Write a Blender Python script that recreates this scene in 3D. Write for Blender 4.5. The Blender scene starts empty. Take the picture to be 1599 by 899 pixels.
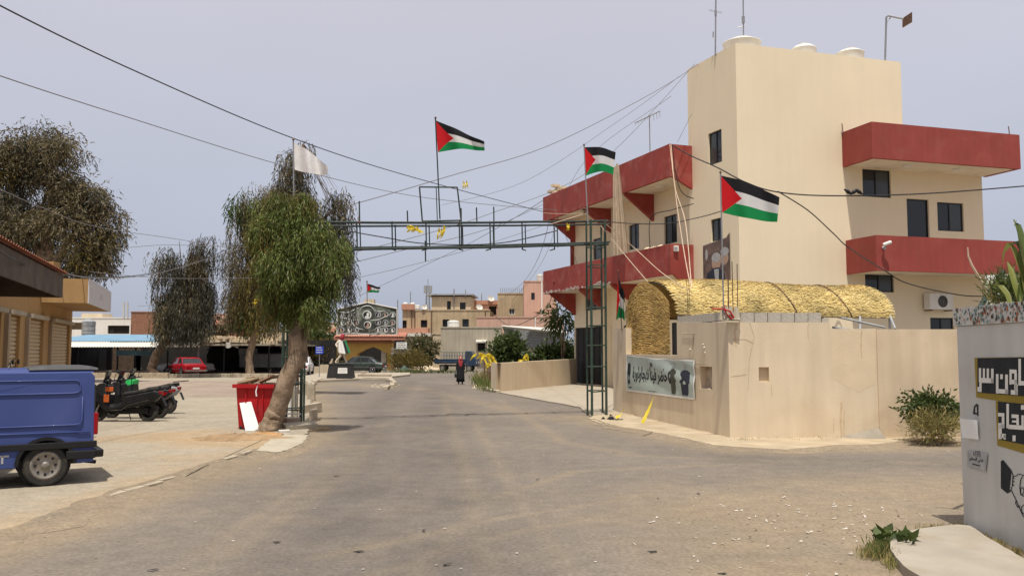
import bpy, bmesh, math, random
import numpy as np
from math import sin, cos, pi, radians, atan, hypot
from mathutils import Vector, Matrix, noise as mnoise
random.seed(7); rng = np.random.default_rng(11)
S = bpy.context.scene
COL = S.collection
# ------------------------------------------------------------------ camera
F_PX, CAMH, HOR = 1350.0, 2.0, 547.0          # focal length in photo pixels, eye height, horizon row
TH = atan((HOR-449.5)/F_PX)
cam_d = bpy.data.cameras.new('camera'); cam = bpy.data.objects.new('camera', cam_d); COL.objects.link(cam)
cam.location = (0, 0, CAMH); cam.rotation_euler = (pi/2+TH, 0, 0)
cam_d.sensor_fit = 'HORIZONTAL'; cam_d.sensor_width = 36; cam_d.lens = 36*F_PX/1599
cam_d.clip_start = 0.1; cam_d.clip_end = 3000
S.camera = cam
# ------------------------------------------------------------------ sky, sun, exposure
TO_SUN = Vector((-0.02, -0.33, 1.0)).normalized()
ELEV = math.asin(TO_SUN.z); AZ = math.atan2(TO_SUN.x, TO_SUN.y)
W = bpy.data.worlds.new("World"); S.world = W; W.use_nodes = True
wn = W.node_tree.nodes; wl = W.node_tree.links; wn.clear()
out = wn.new('ShaderNodeOutputWorld'); bg = wn.new('ShaderNodeBackground'); bg.inputs[1].default_value = 0.1
sky = wn.new('ShaderNodeTexSky'); sky.sky_type = 'NISHITA'; sky.sun_disc = False
sky.sun_elevation = ELEV; sky.sun_rotation = AZ; sky.dust_density = 4.0; sky.air_density = 1.2; sky.ozone_density = 1.0
tc = wn.new('ShaderNodeTexCoord'); sx = wn.new('ShaderNodeSeparateXYZ'); wl.new(tc.outputs['Generated'], sx.inputs[0])
rp = wn.new('ShaderNodeValToRGB'); wl.new(sx.outputs['Z'], rp.inputs[0])      # dusty overcast veil over the blue
e = rp.color_ramp.elements; e[0].position = 0.0; e[0].color = (4.3, 4.75, 5.8, 1); e[1].position = 0.16; e[1].color = (5.3, 5.6, 6.7, 1)
x = e.new(0.36); x.color = (6.3, 6.25, 7.05, 1); x = e.new(1.0); x.color = (6.6, 6.55, 7.1, 1)
nz = wn.new('ShaderNodeTexNoise'); nz.inputs['Scale'].default_value = 1.3; nz.inputs['Detail'].default_value = 3
mp = wn.new('ShaderNodeMapping'); mp.inputs['Scale'].default_value = (1, 1, 3.5); wl.new(tc.outputs['Generated'], mp.inputs[0]); wl.new(mp.outputs[0], nz.inputs[0])
mr = wn.new('ShaderNodeMapRange'); mr.inputs[1].default_value = .3; mr.inputs[2].default_value = .7; mr.inputs[3].default_value = .95; mr.inputs[4].default_value = 1.05
wl.new(nz.outputs[0], mr.inputs[0])
vm = wn.new('ShaderNodeVectorMath'); vm.operation = 'SCALE'; wl.new(rp.outputs[0], vm.inputs[0]); wl.new(mr.outputs[0], vm.inputs['Scale'])
mx = wn.new('ShaderNodeMix'); mx.data_type = 'RGBA'; mx.inputs[0].default_value = 0.88
wl.new(sky.outputs[0], mx.inputs[6]); wl.new(vm.outputs[0], mx.inputs[7])
wl.new(mx.outputs[2], bg.inputs[0]); wl.new(bg.outputs[0], out.inputs[0])
sd = bpy.data.lights.new('sun', 'SUN'); sd.energy = 4.6; sd.angle = radians(0.7); sd.color = (1, .95, .87)
sun = bpy.data.objects.new('sun', sd); COL.objects.link(sun); sun.rotation_euler = (-TO_SUN).to_track_quat('-Z', 'Y').to_euler(); sun.location = (0, 0, 40)
S.view_settings.view_transform = 'Standard'; S.view_settings.look = 'None'; S.view_settings.exposure = 0.03; S.view_settings.gamma = 1
S.render.engine = 'CYCLES'; S.cycles.max_bounces = 6
# ------------------------------------------------------------------ placing: photo pixel -> world
def ray(px, py):
    a, b = (px-799.5)/F_PX, (449.5-py)/F_PX
    return Vector((a, cos(TH)-b*sin(TH), sin(TH)+b*cos(TH)))
def P(px, py, Y):
    r = ray(px, py); return Vector((0, 0, CAMH))+r*(Y/r.y)
def G(px, py, z=0.0):
    r = ray(px, py); return Vector((0, 0, CAMH))+r*((z-CAMH)/r.z)
class Pl:
    """vertical plane through ground point a along unit direction u"""
    def __init__(s, a, u):
        s.a = Vector((a[0], a[1])); s.u = Vector((u[0], u[1])).normalized(); s.n = Vector((s.u.y, -s.u.x))
        if s.n.dot(-s.a) < 0: s.n = -s.n
    def hit(s, px, py, off=0):
        r = ray(px, py); a = s.a+s.n*off; t = a.dot(s.n)/Vector((r.x, r.y)).dot(s.n)
        p = Vector((r.x, r.y))*t; return (p-a).dot(s.u), CAMH+r.z*t
    def pt(s, k, z, off=0):
        q = s.a+s.u*k+s.n*off; return Vector((q.x, q.y, z))
    def rect(s, x0, y0, x1, y1, off=0):
        ym, xm = (y0+y1)/2, (x0+x1)/2
        a = s.hit(x0, ym, off)[0]; b = s.hit(x1, ym, off)[0]; c = s.hit(xm, y1, off)[1]; d = s.hit(xm, y0, off)[1]
        return min(a, b), max(a, b), min(c, d), max(c, d)
# ------------------------------------------------------------------ mesh builder
FR = {}
class MB:
    def __init__(s): s.v = []; s.f = []; s.m = []
    def add(s, vs, fs, m=0):
        n = len(s.v); s.v += [tuple(q) for q in vs]; s.f += [tuple(n+i for i in f) for f in fs]; s.m += [m]*len(fs); return s
    def obox(s, o, a, b, c, m=0):
        o, a, b, c = map(Vector, (o, a, b, c))
        vs = [o, o+a, o+a+b, o+b, o+c, o+a+c, o+a+b+c, o+b+c]
        fs = [(0, 3, 2, 1), (4, 5, 6, 7), (0, 1, 5, 4), (1, 2, 6, 5), (2, 3, 7, 6), (3, 0, 4, 7)]
        if a.cross(b).dot(c) < 0: fs = [f[::-1] for f in fs]
        return s.add(vs, fs, m)
    def box(s, c, d, rz=0, m=0):
        R = Matrix.Rotation(rz, 3, 'Z'); c = Vector(c)
        ax, ay, az = R@Vector((d[0], 0, 0)), R@Vector((0, d[1], 0)), Vector((0, 0, d[2]))
        return s.obox(c-ax/2-ay/2-az/2, ax, ay, az, m)
    def quad(s, a, b, c, d, m=0): return s.add([a, b, c, d], [(0, 1, 2, 3)], m)
    def prism(s, poly, vec, m=0):
        n = len(poly); vec = Vector(vec); p = [Vector(q) for q in poly]
        nrm = Vector((0, 0, 0))
        for i in range(n): nrm += p[i].cross(p[(i+1) % n])
        if nrm.dot(vec) > 0: p = p[::-1]
        fs = [tuple(range(n)), tuple(range(2*n-1, n-1, -1))]+[(i, n+i, n+(i+1) % n, (i+1) % n) for i in range(n)]
        return s.add(p+[q+vec for q in p], fs, m)
    def tube(s, pts, r, n=8, m=0, cap=True):
        pts = [Vector(p) for p in pts]; k = len(pts); rs = r if isinstance(r, (list, tuple)) else [r]*k
        base = len(s.v); up = None; rings = []
        for i, p in enumerate(pts):
            d = (pts[min(i+1, k-1)]-pts[max(i-1, 0)])
            d = d.normalized() if d.length > 1e-9 else Vector((0, 0, 1))
            if up is None: up = Vector((0, 0, 1)) if abs(d.z) < .9 else Vector((1, 0, 0))
            a = d.cross(up); a = a.normalized() if a.length > 1e-6 else Vector((1, 0, 0)); b = a.cross(d); up = b
            rings.append([p+(a*cos(2*pi*j/n)+b*sin(2*pi*j/n))*rs[i] for j in range(n)])
        vs = [q for g in rings for q in g]; fs = []
        for i in range(k-1):
            for j in range(n):
                fs.append((i*n+j, (i+1)*n+j, (i+1)*n+(j+1) % n, i*n+(j+1) % n))
        if cap: fs += [tuple(range(n)), tuple((k-1)*n+j for j in range(n-1, -1, -1))]
        return s.add(vs, fs, m)
    def lathe(s, prof, c, axis=(0, 0, 1), n=16, m=0, cap=True):
        c = Vector(c); z = Vector(axis).normalized(); a = z.orthogonal().normalized(); b = z.cross(a)
        vs = [c+z*h+(a*cos(2*pi*j/n)+b*sin(2*pi*j/n))*r for r, h in prof for j in range(n)]
        fs = [(i*n+j, i*n+(j+1) % n, (i+1)*n+(j+1) % n, (i+1)*n+j) for i in range(len(prof)-1) for j in range(n)]
        if cap: fs += [tuple(range(n-1, -1, -1)), tuple((len(prof)-1)*n+j for j in range(n))]
        return s.add(vs, fs, m)
    def loft(s, rings, m=0, cap=True):
        n = len(rings[0]); vs = [q for g in rings for q in g]
        fs = [(i*n+j, (i+1)*n+j, (i+1)*n+(j+1) % n, i*n+(j+1) % n) for i in range(len(rings)-1) for j in range(n)]
        if cap: fs += [tuple(range(n)), tuple((len(rings)-1)*n+j for j in range(n-1, -1, -1))]
        return s.add(vs, fs, m)
    def grid(s, fn, nu, nv, m=0):
        vs = [fn(i/nu, j/nv) for j in range(nv+1) for i in range(nu+1)]
        fs = [(j*(nu+1)+i, j*(nu+1)+i+1, (j+1)*(nu+1)+i+1, (j+1)*(nu+1)+i) for j in range(nv) for i in range(nu)]
        return s.add(vs, fs, m)
    def build(s, name, mats, parent=None, local=False, smooth=False, bevel=0, origin=None, recalc=True):
        if not isinstance(mats, (list, tuple)): mats = [mats]
        v = np.array(s.v, dtype=float).reshape(-1, 3); loc = Vector((0, 0, 0)); rz = 0
        if parent is not None:
            if not local:
                pl, pr = FR[parent.name]; v = v-np.array(pl); c, q = cos(-pr), sin(-pr)
                v = np.stack([v[:, 0]*c-v[:, 1]*q, v[:, 0]*q+v[:, 1]*c, v[:, 2]], 1)
        elif not local:
            if origin is None: origin = ((v[:, 0].min()+v[:, 0].max())/2, (v[:, 1].min()+v[:, 1].max())/2, v[:, 2].min())
            loc = Vector(origin); v = v-np.array(loc)
        me = bpy.data.meshes.new(name); me.from_pydata(v.tolist(), [], s.f)
        for mm in mats: me.materials.append(mm)
        if len(mats) > 1: me.polygons.foreach_set('material_index', s.m)
        if recalc:
            bm = bmesh.new(); bm.from_mesh(me); bmesh.ops.recalc_face_normals(bm, faces=bm.faces); bm.to_mesh(me); bm.free()
        if smooth: me.polygons.foreach_set('use_smooth', [True]*len(me.polygons))
        o = bpy.data.objects.new(name, me); COL.objects.link(o); o.location = loc
        if parent is not None: o.parent = parent; FR[o.name] = FR[parent.name]
        else: FR[o.name] = (tuple(loc), 0)
        if bevel:
            b = o.modifiers.new('bevel', 'BEVEL'); b.width = bevel; b.segments = 2; b.limit_method = 'ANGLE'; b.angle_limit = radians(35)
        return o
def tag(o, label=None, cat=None, group=None, kind=None):
    if label: o['label'] = label
    if cat: o['category'] = cat
    if group: o['group'] = group
    if kind: o['kind'] = kind
    return o
def thing(name, label, cat, loc=(0, 0, 0), rz=0, group=None):
    o = bpy.data.objects.new(name, None); COL.objects.link(o); o.location = loc; o.rotation_euler = (0, 0, rz); o.empty_display_size = .3
    FR[o.name] = (tuple(loc), rz); return tag(o, label, cat, group)
def one(mb, name, mats, label, cat, group=None, **k): return tag(mb.build(name, mats, **k), label, cat, group)
def struct(mb, name, mats, **k): return tag(mb.build(name, mats, **k), kind='structure')
def copy_tree(root, loc, rz, label, group=None):
    r = root.copy(); COL.objects.link(r); r.location = loc; r.rotation_euler = (0, 0, rz); r['label'] = label
    if group: r['group'] = group
    FR[r.name] = (tuple(loc), rz)
    for ch in list(root.children):
        c = ch.copy(); COL.objects.link(c); c.parent = r; FR[c.name] = FR[r.name]
        for g in list(ch.children):
            d = g.copy(); COL.objects.link(d); d.parent = c; FR[d.name] = FR[r.name]
    return r
def piece(proto, parent, loc, rot=(0, 0, 0), scale=(1, 1, 1), name=None):
    """a copy of one piece sharing its mesh, as a part of parent; loc in world for parents with rz 0"""
    o = bpy.data.objects.new(name or proto.name, proto); COL.objects.link(o); o.parent = parent
    pl, pr = FR[parent.name]; q = Vector(loc)-Vector(pl); q.rotate(Matrix.Rotation(-pr, 3, 'Z'))
    o.location = q; o.rotation_euler = (rot[0], rot[1], rot[2]-pr); o.scale = scale; FR[o.name] = FR[parent.name]; return o
def mesh_only(mb, name, mats, bevel=0):
    o = mb.build(name, mats, local=True); me = o.data
    if bevel:
        bm = bmesh.new(); bm.from_mesh(me); bmesh.ops.bevel(bm, geom=list(bm.edges), offset=bevel, segments=1, affect='EDGES'); bm.to_mesh(me); bm.free()
    bpy.data.objects.remove(o); return me
# ------------------------------------------------------------------ materials
def mat(name, col, rough=.8, metal=0, var=.12, scale=3, bump=0, bscale=60, streak=0, dirt=None, dirt_amt=.0, dirt_scale=1.2, spec=.3, trans=0, emit=None, grain=0, coat=0):
    m = bpy.data.materials.new(name); m.use_nodes = True; nt = m.node_tree; N, L = nt.nodes, nt.links
    b = N['Principled BSDF']; b.inputs['Roughness'].default_value = rough; b.inputs['Metallic'].default_value = metal
    b.inputs['Specular IOR Level'].default_value = spec; b.inputs['Coat Weight'].default_value = coat
    t = N.new('ShaderNodeTexCoord'); co = t.outputs['Object']
    def noise(sc, det=4, vec=None, dist=0):
        q = N.new('ShaderNodeTexNoise'); q.inputs['Scale'].default_value = sc; q.inputs['Detail'].default_value = det; q.inputs['Distortion'].default_value = dist
        L.new(vec or co, q.inputs[0]); return q.outputs[0]
    def rng_(o, a, b_, c, d):
        q = N.new('ShaderNodeMapRange'); q.inputs[1].default_value = a; q.inputs[2].default_value = b_; q.inputs[3].default_value = c; q.inputs[4].default_value = d; L.new(o, q.inputs[0]); return q.outputs[0]
    def mulc(cs, f):
        q = N.new('ShaderNodeVectorMath'); q.operation = 'SCALE'; L.new(cs, q.inputs[0]); L.new(f, q.inputs['Scale']); return q.outputs[0]
    rgb = N.new('ShaderNodeRGB'); rgb.outputs[0].default_value = (*col, 1); c = rgb.outputs[0]
    c = mulc(c, rng_(noise(scale), .3, .7, 1-var, 1+var))
    if grain: c = mulc(c, rng_(noise(45, 3), .3, .7, 1-grain, 1+grain))
    if streak:
        mp_ = N.new('ShaderNodeMapping'); mp_.inputs['Scale'].default_value = (2.2, 2.2, .16); L.new(co, mp_.inputs[0])
        c = mulc(c, rng_(noise(2.0, 5, mp_.outputs[0]), .35, .75, 1+streak*.4, 1-streak))
    if dirt:
        mxn = N.new('ShaderNodeMix'); mxn.data_type = 'RGBA'; L.new(c, mxn.inputs[6]); mxn.inputs[7].default_value = (*dirt, 1)
        L.new(rng_(noise(dirt_scale, 6, None, .6), .5, .72, 0, dirt_amt), mxn.inputs[0]); c = mxn.outputs[2]
    L.new(c, b.inputs['Base Color'])
    if rough > .25: L.new(rng_(noise(scale*2.3), .3, .7, max(rough-.1, .05), min(rough+.1, 1)), b.inputs['Roughness'])
    if bump:
        bp = N.new('ShaderNodeBump'); bp.inputs['Strength'].default_value = bump; bp.inputs['Distance'].default_value = .02
        L.new(noise(bscale, 5), bp.inputs['Height']); L.new(bp.outputs[0], b.inputs['Normal'])
    if trans:
        tr = N.new('ShaderNodeBsdfTranslucent'); L.new(c, tr.inputs[0]); ms = N.new('ShaderNodeMixShader'); ms.inputs[0].default_value = trans
        L.new(b.outputs[0], ms.inputs[1]); L.new(tr.outputs[0], ms.inputs[2]); L.new(ms.outputs[0], N['Material Output'].inputs[0])
    return m
def leafmat(name, cols, trans=.35, rough=.5):
    m = bpy.data.materials.new(name); m.use_nodes = True; nt = m.node_tree; N, L = nt.nodes, nt.links; b = N['Principled BSDF']
    b.inputs['Roughness'].default_value = rough; b.inputs['Specular IOR Level'].default_value = .3
    g = N.new('ShaderNodeNewGeometry'); r = N.new('ShaderNodeValToRGB'); L.new(g.outputs['Random Per Island'], r.inputs[0])
    el = r.color_ramp.elements
    while len(el) > 1: el.remove(el[-1])
    for i, c in enumerate(cols):
        q = el[0] if i == 0 else el.new(i/(len(cols)-1)); q.position = i/(len(cols)-1); q.color = (*c, 1)
    t = N.new('ShaderNodeTexCoord'); nz_ = N.new('ShaderNodeTexNoise'); nz_.inputs['Scale'].default_value = 1.1; L.new(t.outputs['Object'], nz_.inputs[0])
    mr_ = N.new('ShaderNodeMapRange'); mr_.inputs[1].default_value = .3; mr_.inputs[2].default_value = .7; mr_.inputs[3].default_value = .7; mr_.inputs[4].default_value = 1.3; L.new(nz_.outputs[0], mr_.inputs[0])
    vm_ = N.new('ShaderNodeVectorMath'); vm_.operation = 'SCALE'; L.new(r.outputs[0], vm_.inputs[0]); L.new(mr_.outputs[0], vm_.inputs['Scale']); L.new(vm_.outputs[0], b.inputs[0])
    tr = N.new('ShaderNodeBsdfTranslucent'); L.new(vm_.outputs[0], tr.inputs[0]); ms = N.new('ShaderNodeMixShader'); ms.inputs[0].default_value = trans
    L.new(b.outputs[0], ms.inputs[1]); L.new(tr.outputs[0], ms.inputs[2]); L.new(ms.outputs[0], N['Material Output'].inputs[0]); return m
M = {}
M['cream'] = mat('cream_plaster', (.80, .685, .485), .9, var=.035, scale=.35, bump=.15, bscale=25, streak=.02)
M['orange_cream'] = mat('ochre_plaster', (.66, .5, .3), .9, var=.05, scale=.4, bump=.15, bscale=25, streak=.06)
M['soffit'] = mat('soffit_paint', (.75, .68, .55), .9, var=.05, scale=.6, dirt=(.5, .4, .28), dirt_amt=.5)
M['red'] = mat('red_fascia_paint', (.29, .056, .042), .75, var=.1, scale=.7, bump=.1, streak=.1, dirt=(.33, .09, .065), dirt_amt=.4)
M['redpeel'] = mat('weathered_red_fascia_paint', (.30, .052, .04), .75, var=.12, scale=.7, bump=.1, streak=.1, dirt=(.42, .17, .13), dirt_amt=.5)
M['peel'] = mat('bare_plaster_flake', (.62, .55, .47), .9, var=.2, scale=6)
M['wall'] = mat('compound_wall_plaster', (.665, .55, .39), .92, var=.05, scale=.8, bump=.12, bscale=18, streak=.09, dirt=(.5, .37, .23), dirt_amt=.35, dirt_scale=.9)
M['wall2'] = mat('compound_wall_old_plaster', (.63, .50, .345), .92, var=.06, scale=.8, bump=.12, bscale=18, streak=.12, dirt=(.45, .34, .22), dirt_amt=.4, dirt_scale=.9)
M['block'] = mat('concrete_block', (.47, .43, .36), .95, var=.14, scale=5, bump=.5, bscale=40)
M['concrete'] = mat('concrete', (.36, .31, .235), .95, var=.12, scale=1.2, bump=.4, bscale=30, dirt=(.3, .23, .15), dirt_amt=.6)
M['oldconc'] = mat('old_concrete', (.38, .33, .25), .95, var=.16, scale=1.1, bump=.4, bscale=12, streak=.16)
M['kerb'] = mat('kerb_stone', (.4, .34, .25), .95, var=.2, scale=3, bump=.5, bscale=20)
M['rubble'] = mat('rubble_stone', (.42, .34, .24), .95, var=.3, scale=6, bump=.6, bscale=25)
M['white'] = mat('white_paint', (.74, .72, .66), .7, var=.06, scale=1.1, bump=.15, bscale=20, streak=.08)
M['oldwhite'] = mat('old_white_wall_paint', (.55, .54, .50), .85, var=.06, scale=.8, bump=.3, bscale=12, streak=.1, dirt=(.42, .37, .29), dirt_amt=.45, dirt_scale=1.3)
M['black'] = mat('black_plastic', (.014, .014, .015), .45, var=.1, scale=8)
M['rubber'] = mat('tyre_rubber', (.028, .027, .025), .9, var=.2, scale=8, dirt=(.16, .13, .1), dirt_amt=.35, dirt_scale=5)
M['blackpaint'] = mat('black_paint', (.025, .024, .023), .8, var=.2, scale=3)
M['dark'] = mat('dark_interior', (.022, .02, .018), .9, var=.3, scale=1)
M['grey'] = mat('grey_metal', (.3, .3, .3), .45, metal=.6, var=.15, scale=4)
M['darkgrey'] = mat('dark_grey_vinyl', (.07, .07, .072), .6, var=.15, scale=3)
M['greypaint'] = mat('grey_paint', (.33, .34, .34), .7, var=.15, scale=3)
M['steel'] = mat('steel_rim', (.27, .245, .21), .5, metal=.5, var=.25, scale=9, dirt=(.2, .16, .12), dirt_amt=.6, dirt_scale=6)
M['rust'] = mat('rusty_steel', (.13, .07, .045), .85, var=.35, scale=8)
M['greensteel'] = mat('green_painted_steel', (.032, .062, .045), .55, var=.25, scale=6, dirt=(.12, .07, .04), dirt_amt=.5, dirt_scale=5)
M['darksteel'] = mat('dark_green_steel', (.03, .045, .04), .6, var=.25, scale=6, dirt=(.1, .06, .04), dirt_amt=.4, dirt_scale=5)
M['glass'] = mat('dark_glass', (.018, .02, .022), .08, var=.05, spec=.5)
M['glass2'] = mat('car_glass', (.03, .035, .036), .06, var=.05, spec=.6)
M['glasslt'] = mat('paler_pane', (.045, .052, .05), .18, var=.1, spec=.5)
M['frame'] = mat('dark_aluminium', (.02, .02, .02), .4, var=.1)
M['cable'] = mat('cable_rubber', (.03, .028, .027), .7, var=.1)
M['cablegrey'] = mat('weathered_grey_cable', (.17, .16, .16), .7, var=.1)
M['rope'] = mat('pale_rope', (.55, .42, .3), .9, var=.15)
M['yellow'] = mat('yellow_plastic_tape', (.75, .58, .045), .6, var=.15, scale=5, trans=.3)
M['redplastic'] = mat('red_plastic', (.42, .012, .016), .45, var=.12, scale=2.5, dirt=(.3, .06, .05), dirt_amt=.35, dirt_scale=3)
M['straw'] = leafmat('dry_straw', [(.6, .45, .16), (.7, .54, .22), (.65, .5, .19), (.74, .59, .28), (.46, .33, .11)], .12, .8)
M['strawdark'] = leafmat('darker_straw', [(.4, .25, .08), (.55, .37, .13), (.48, .31, .1), (.62, .45, .18)], .1, .8)
M['bark'] = mat('tree_bark', (.25, .18, .12), .95, var=.3, scale=4, bump=1.0, bscale=12, dirt=(.11, .075, .05), dirt_amt=.85, dirt_scale=3.5, grain=.25)
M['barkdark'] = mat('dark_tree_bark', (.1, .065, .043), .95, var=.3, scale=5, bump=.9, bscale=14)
M['lf_green'] = leafmat('fresh_leaves', [(.075, .105, .022), (.13, .175, .036), (.1, .14, .03), (.22, .24, .065), (.05, .07, .018), (.2, .17, .05)])
M['lf_olive'] = leafmat('olive_leaves', [(.12, .1, .05), (.19, .15, .075), (.08, .07, .036), (.25, .19, .1)])
M['lf_grey'] = leafmat('grey_green_leaves', [(.065, .065, .045), (.11, .105, .075), (.045, .044, .032), (.15, .14, .1)])
M['lf_yellow'] = leafmat('yellow_leaves', [(.16, .13, .03), (.24, .17, .045), (.1, .1, .03), (.2, .13, .04)])
M['lf_bush'] = leafmat('bush_leaves', [(.035, .055, .014), (.06, .09, .022), (.09, .12, .03), (.025, .04, .01)])
M['lf_dry'] = leafmat('dry_grass', [(.4, .3, .12), (.3, .25, .09), (.15, .17, .05), (.45, .34, .16)], .2, .8)
M['lf_grass'] = leafmat('green_grass', [(.09, .13, .03), (.14, .18, .045), (.2, .2, .07), (.06, .1, .02)], .3, .7)
M['carred'] = mat('red_car_paint', (.38, .012, .02), .25, var=.05, coat=.4)
M['carwhite'] = mat('white_car_paint', (.75, .75, .74), .3, var=.04, coat=.3)
M['cargreen'] = mat('dark_green_car_paint', (.035, .048, .038), .3, var=.1, coat=.4)
M['vanblue'] = mat('blue_van_paint', (.045, .07, .215), .55, var=.07, scale=1.2, coat=.08, dirt=(.1, .12, .28), dirt_amt=.25)
M['truckblue'] = mat('blue_truck_paint', (.02, .045, .085), .5, var=.2, scale=2, dirt=(.12, .09, .07), dirt_amt=.5)
M['truckrust'] = mat('rusty_truck_paint', (.09, .04, .035), .7, var=.3, scale=3)
M['chrome'] = mat('chrome', (.6, .6, .6), .2, metal=.9, var=.05)
M['taillight'] = mat('red_lens', (.3, .006, .01), .2, var=.05)
M['amber'] = mat('amber_lens', (.6, .16, .02), .2, var=.05)
M['headlight'] = mat('clear_lens', (.6, .62, .62), .1, var=.05)
M['gold'] = mat('gold_paint', (.28, .2, .025), .7, var=.12, scale=4)
M['scrap'] = mat('dusty_paper', (.5, .46, .4), .85, var=.2, scale=20)
M['paper'] = mat('white_paper', (.8, .8, .78), .8, var=.05)
M['ochre'] = mat('ochre_gate_paint', (.66, .41, .11), .9, var=.1, scale=1)
M['stone'] = mat('rough_stone_render', (.47, .36, .22), .95, var=.16, scale=.5, bump=.4, bscale=5, streak=.2, dirt=(.32, .26, .18), dirt_amt=.6, dirt_scale=.5)
M['stonelt'] = mat('pale_stone_render', (.6, .49, .34), .95, var=.1, scale=.5, bump=.3, bscale=6, streak=.15)
M['greywall'] = mat('grey_cement_render', (.42, .37, .28), .95, var=.12, scale=.4, bump=.3, bscale=5, streak=.18, dirt=(.3, .27, .2), dirt_amt=.5, dirt_scale=.4)
M['pink'] = mat('pink_render', (.56, .35, .26), .92, var=.07, scale=.5, streak=.12)
M['pinkred'] = mat('terracotta_render', (.49, .25, .165), .92, var=.1, scale=.6, streak=.12)
M['grit'] = mat('road_grit', (.24, .2, .15), .95, var=.3, scale=9)
M['tile'] = mat('terracotta_roof_tile', (.4, .17, .11), .85, var=.25, scale=5)
M['corr'] = mat('grey_corrugated_sheet', (.34, .35, .35), .55, metal=.3, var=.15, scale=1.5, streak=.2)
M['bluesheet'] = mat('blue_painted_sheet', (.19, .33, .44), .6, var=.1, scale=1, dirt=(.4, .42, .42), dirt_amt=.3)
M['whitesheet'] = mat('white_sheet_metal', (.6, .57, .5), .6, var=.1, scale=1.2)
M['brickred'] = mat('brown_brick', (.26, .13, .08), .9, var=.2, scale=3)
M['shopbeige'] = mat('shop_beige_paint', (.38, .23, .095), .85, var=.08, scale=1, streak=.12)
M['shutter'] = mat('beige_roller_shutter', (.5, .39, .25), .6, var=.1, scale=1.3, streak=.15)
M['shutterdk'] = mat('brown_roller_shutter', (.34, .255, .165), .65, var=.1, scale=1.3, streak=.15)
M['eave'] = mat('dark_timber_eave', (.1, .078, .062), .85, var=.25, scale=2)
M['signwhite'] = mat('faded_sign_panel', (.56, .54, .54), .6, var=.05)
M['net'] = mat('dusty_net_cloth', (.72, .62, .47), .95, var=.12, scale=3, trans=.5)
M['wood'] = mat('weathered_wood', (.3, .22, .14), .9, var=.3, scale=5, bump=.4)
M['card'] = mat('cardboard', (.42, .3, .19), .9, var=.15)
M['signblue'] = mat('blue_sign_paint', (.02, .06, .42), .5, var=.05)
M['skin'] = mat('skin', (.5, .3, .2), .6, var=.05)
M['statue'] = mat('cream_statue_paint', (.7, .58, .46), .6, var=.08)
M['blackcloth'] = mat('black_cloth', (.012, .012, .014), .9, var=.2)
M['redcloth'] = mat('red_patterned_scarf', (.32, .04, .05), .9, var=.4, scale=30)
M['whitecloth'] = mat('white_cloth', (.82, .8, .77), .9, var=.1, scale=6, trans=.3)
M['dirt'] = mat('reddish_dirt', (.3, .2, .11), .98, var=.25, scale=4, bump=.8, bscale=18)
M['plasticgreen'] = mat('bright_green_plastic', (.03, .42, .1), .4, var=.1)
M['orangeplastic'] = mat('orange_plastic', (.55, .12, .03), .4, var=.1)
M['banner'] = mat('grey_green_banner_print', (.40, .46, .41), .7, var=.1, scale=1.5)
M['print'] = mat('black_print', (.02, .022, .025), .8, var=.05)
M['printgreen'] = mat('olive_print', (.07, .07, .05), .8, var=.3, scale=12)
M['printnavy'] = mat('navy_print', (.03, .033, .05), .8, var=.2, scale=10)
M['printskin'] = mat('skin_tone_print', (.42, .28, .2), .8, var=.15, scale=10)
M['printgrey'] = mat('grey_print', (.38, .38, .37), .8, var=.2, scale=10)
M['muralbg'] = mat('mural_olive_print', (.05, .055, .045), .8, var=.5, scale=1.6, dirt=(.36, .4, .31), dirt_amt=.9, dirt_scale=.9)
M['muralwhite'] = mat('mural_pale_print', (.66, .68, .62), .8, var=.15)
M['plasterpink'] = mat('mosaic_tile_chip', (.5, .33, .24), .7, var=.5, scale=8)
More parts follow.
